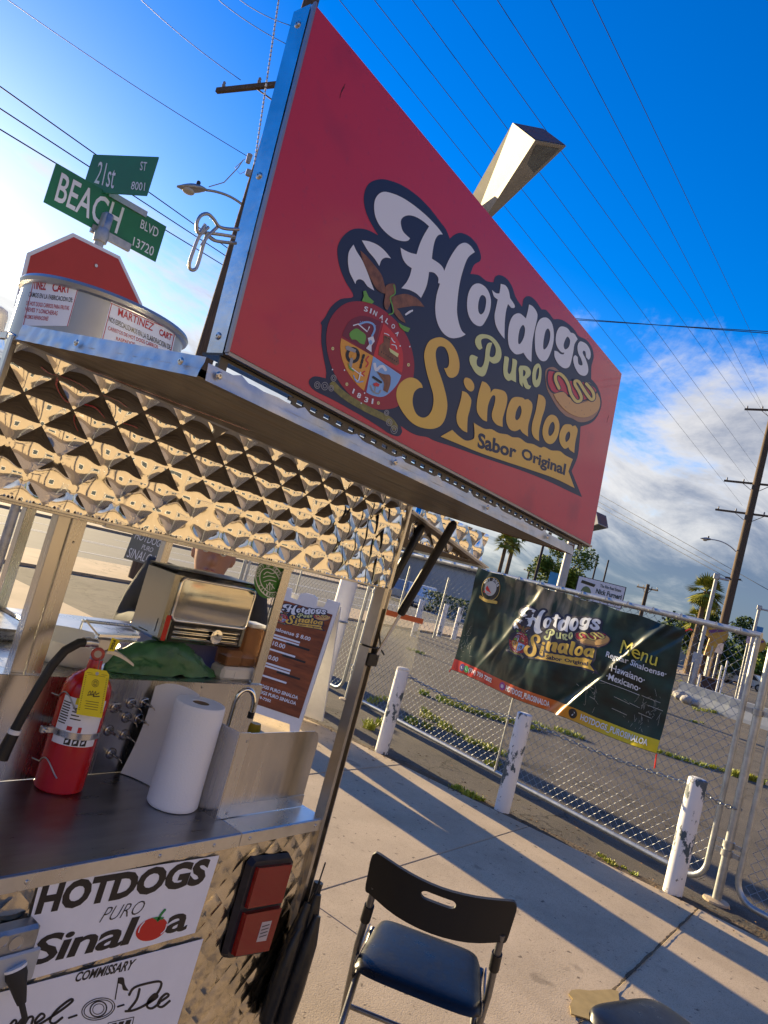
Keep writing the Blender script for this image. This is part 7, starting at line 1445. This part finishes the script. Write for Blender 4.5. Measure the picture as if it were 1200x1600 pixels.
for s, (sh_, el, wr) in arms.items():
    body.tube([pp(s * .10, .03, 1.34), sh_, sh_.lerp(el, .5), el, el.lerp(wr, .4), wr], [.05, .052, .046, .040, .037, .026], 14)
    d = (wr - el).normalized(); sd = d.cross(Vector((0, 0, 1))).normalized(); palm_c = wr + d * .05
    body.tube([wr, wr + d * .03, wr + d * .085], [.026, .034, .034], 10)
    for k, (o_, ln) in enumerate(((-.027, .062), (-.009, .072), (.009, .068), (.027, .052))): b0 = wr + d * .08 + sd * o_; body.tube([b0, b0 + d * ln * .5 + Vector((0, 0, -.006)), b0 + d * ln * .85 + Vector((0, 0, -.022))], [.0095, .009, .0075], 8)
    b0 = wr + d * .03 + sd * (-.03 * s); body.tube([b0, b0 + d * .025 + sd * (-.022 * s), b0 + d * .055 + sd * (-.028 * s)], [.011, .010, .008], 8)
for s in (-1, 1): body.tube([pp(s * .085, 0, .84), pp(s * .095, .01, .48), pp(s * .10, -.01, .09), pp(s * .10, .0, .05)], [.082, .058, .040, .042], 14); body.tube([pp(s * .10, -.05, .04), pp(s * .10, .05, .045), pp(s * .105, .15, .03)], [.036, .042, .030], 12)
skin = mat('skin', (.42, .22, .15), .5, subs=.1, vary=.06, vscale=30)
bo = remeshed(body, 'body', skin, .0065, 3)
swm = MB(); ringloft(swm, [(0, 0, .80, .178, .132), (0, 0, .92, .182, .135), (0, .01, 1.04, .17, .125), (0, .03, 1.20, .19, .138), (0, .035, 1.32, .20, .125), (0, .04, 1.375, .13, .098), (0, .05, 1.40, .082, .082)])
for s, (sh_, el, wr) in arms.items(): swm.tube([pp(s * .08, .03, 1.345), sh_, sh_.lerp(el, .5), el, el.lerp(wr, .4), wr.lerp(el, .06)], [.062, .070, .063, .056, .05, .040], 16)
remeshed(swm, 'sweatshirt', mat('dark_grey_cloth', (.035, .038, .042), .9, bump=.5, bscale=90, bdist=.003), .010, 4)
trm = MB(); ringloft(trm, [(0, 0, .70, .165, .115), (0, 0, .84, .17, .12), (0, 0, .92, .168, .118)])
for s in (-1, 1): trm.tube([pp(s * .085, 0, .86), pp(s * .097, .01, .48), pp(s * .102, -.01, .085)], [.092, .074, .060], 16)
remeshed(trm, 'trousers', mat('navy_denim', (.02, .026, .045), .9), .011, 4)
for s in (-1, 1): m_ = MB(); m_.tube([pp(s * .10, -.065, .045), pp(s * .10, .04, .05), pp(s * .105, .165, .034)], [.045, .05, .036], 14); m_.build('shoe', black_r, per, smooth=60)
hair = MB(); hair.sphere(pp(0, HF - .012, 1.545), (.086, .108, .092), 28, 18, fn=lambda d: 1 + .03 * noise.noise(d * 9))
ho_ = MB(); ho_.v = [q for q in hair.v]; ho_.m = []
for fc in hair.f:
    c = sum((hair.v[i] for i in fc), Vector((0, 0, 0))) / 4; fo_ = (c - PO).dot(pf)
    if c.z > 1.54 or fo_ < HF - .02: ho_.f.append(fc); ho_.m.append(0)
ho_.build('hair', mat('dark_hair', (.015, .010, .008), .5, bump=.6, bscale=150), per, smooth=180)
for s in (-1, 1): e_ = MB().sphere(pp(s * .031, HF + .086, 1.503), (.013, .013, .010), 14, 10).build('eye', white_p, per, smooth=180); MB().sphere(pp(s * .031, HF + .0955, 1.503), (.005, .005, .005), 10, 8).build('iris', mat('iris_brown', (.03, .015, .008), .2), e_, smooth=180); MB().tube([pp(s * .014, HF + .096, 1.521), pp(s * .032, HF + .097, 1.527), pp(s * .050, HF + .083, 1.521)], .0032, 6).build('eyebrow', MATS['dark_hair'], per, smooth=180)
MB().tube([pp(-.020, HF + .0945, 1.434), pp(-.008, HF + .1035, 1.4355), pp(0, HF + .1035, 1.4345), pp(.008, HF + .1035, 1.4355), pp(.020, HF + .0945, 1.434)], [.002, .0045, .0042, .0045, .002], 8).build('lips', mat('lip', (.34, .11, .09), .45), per, smooth=180)
print('objects', len(bpy.data.objects), 'tris', sum(len(o.data.polygons) for o in bpy.data.objects if o.type == 'MESH'))
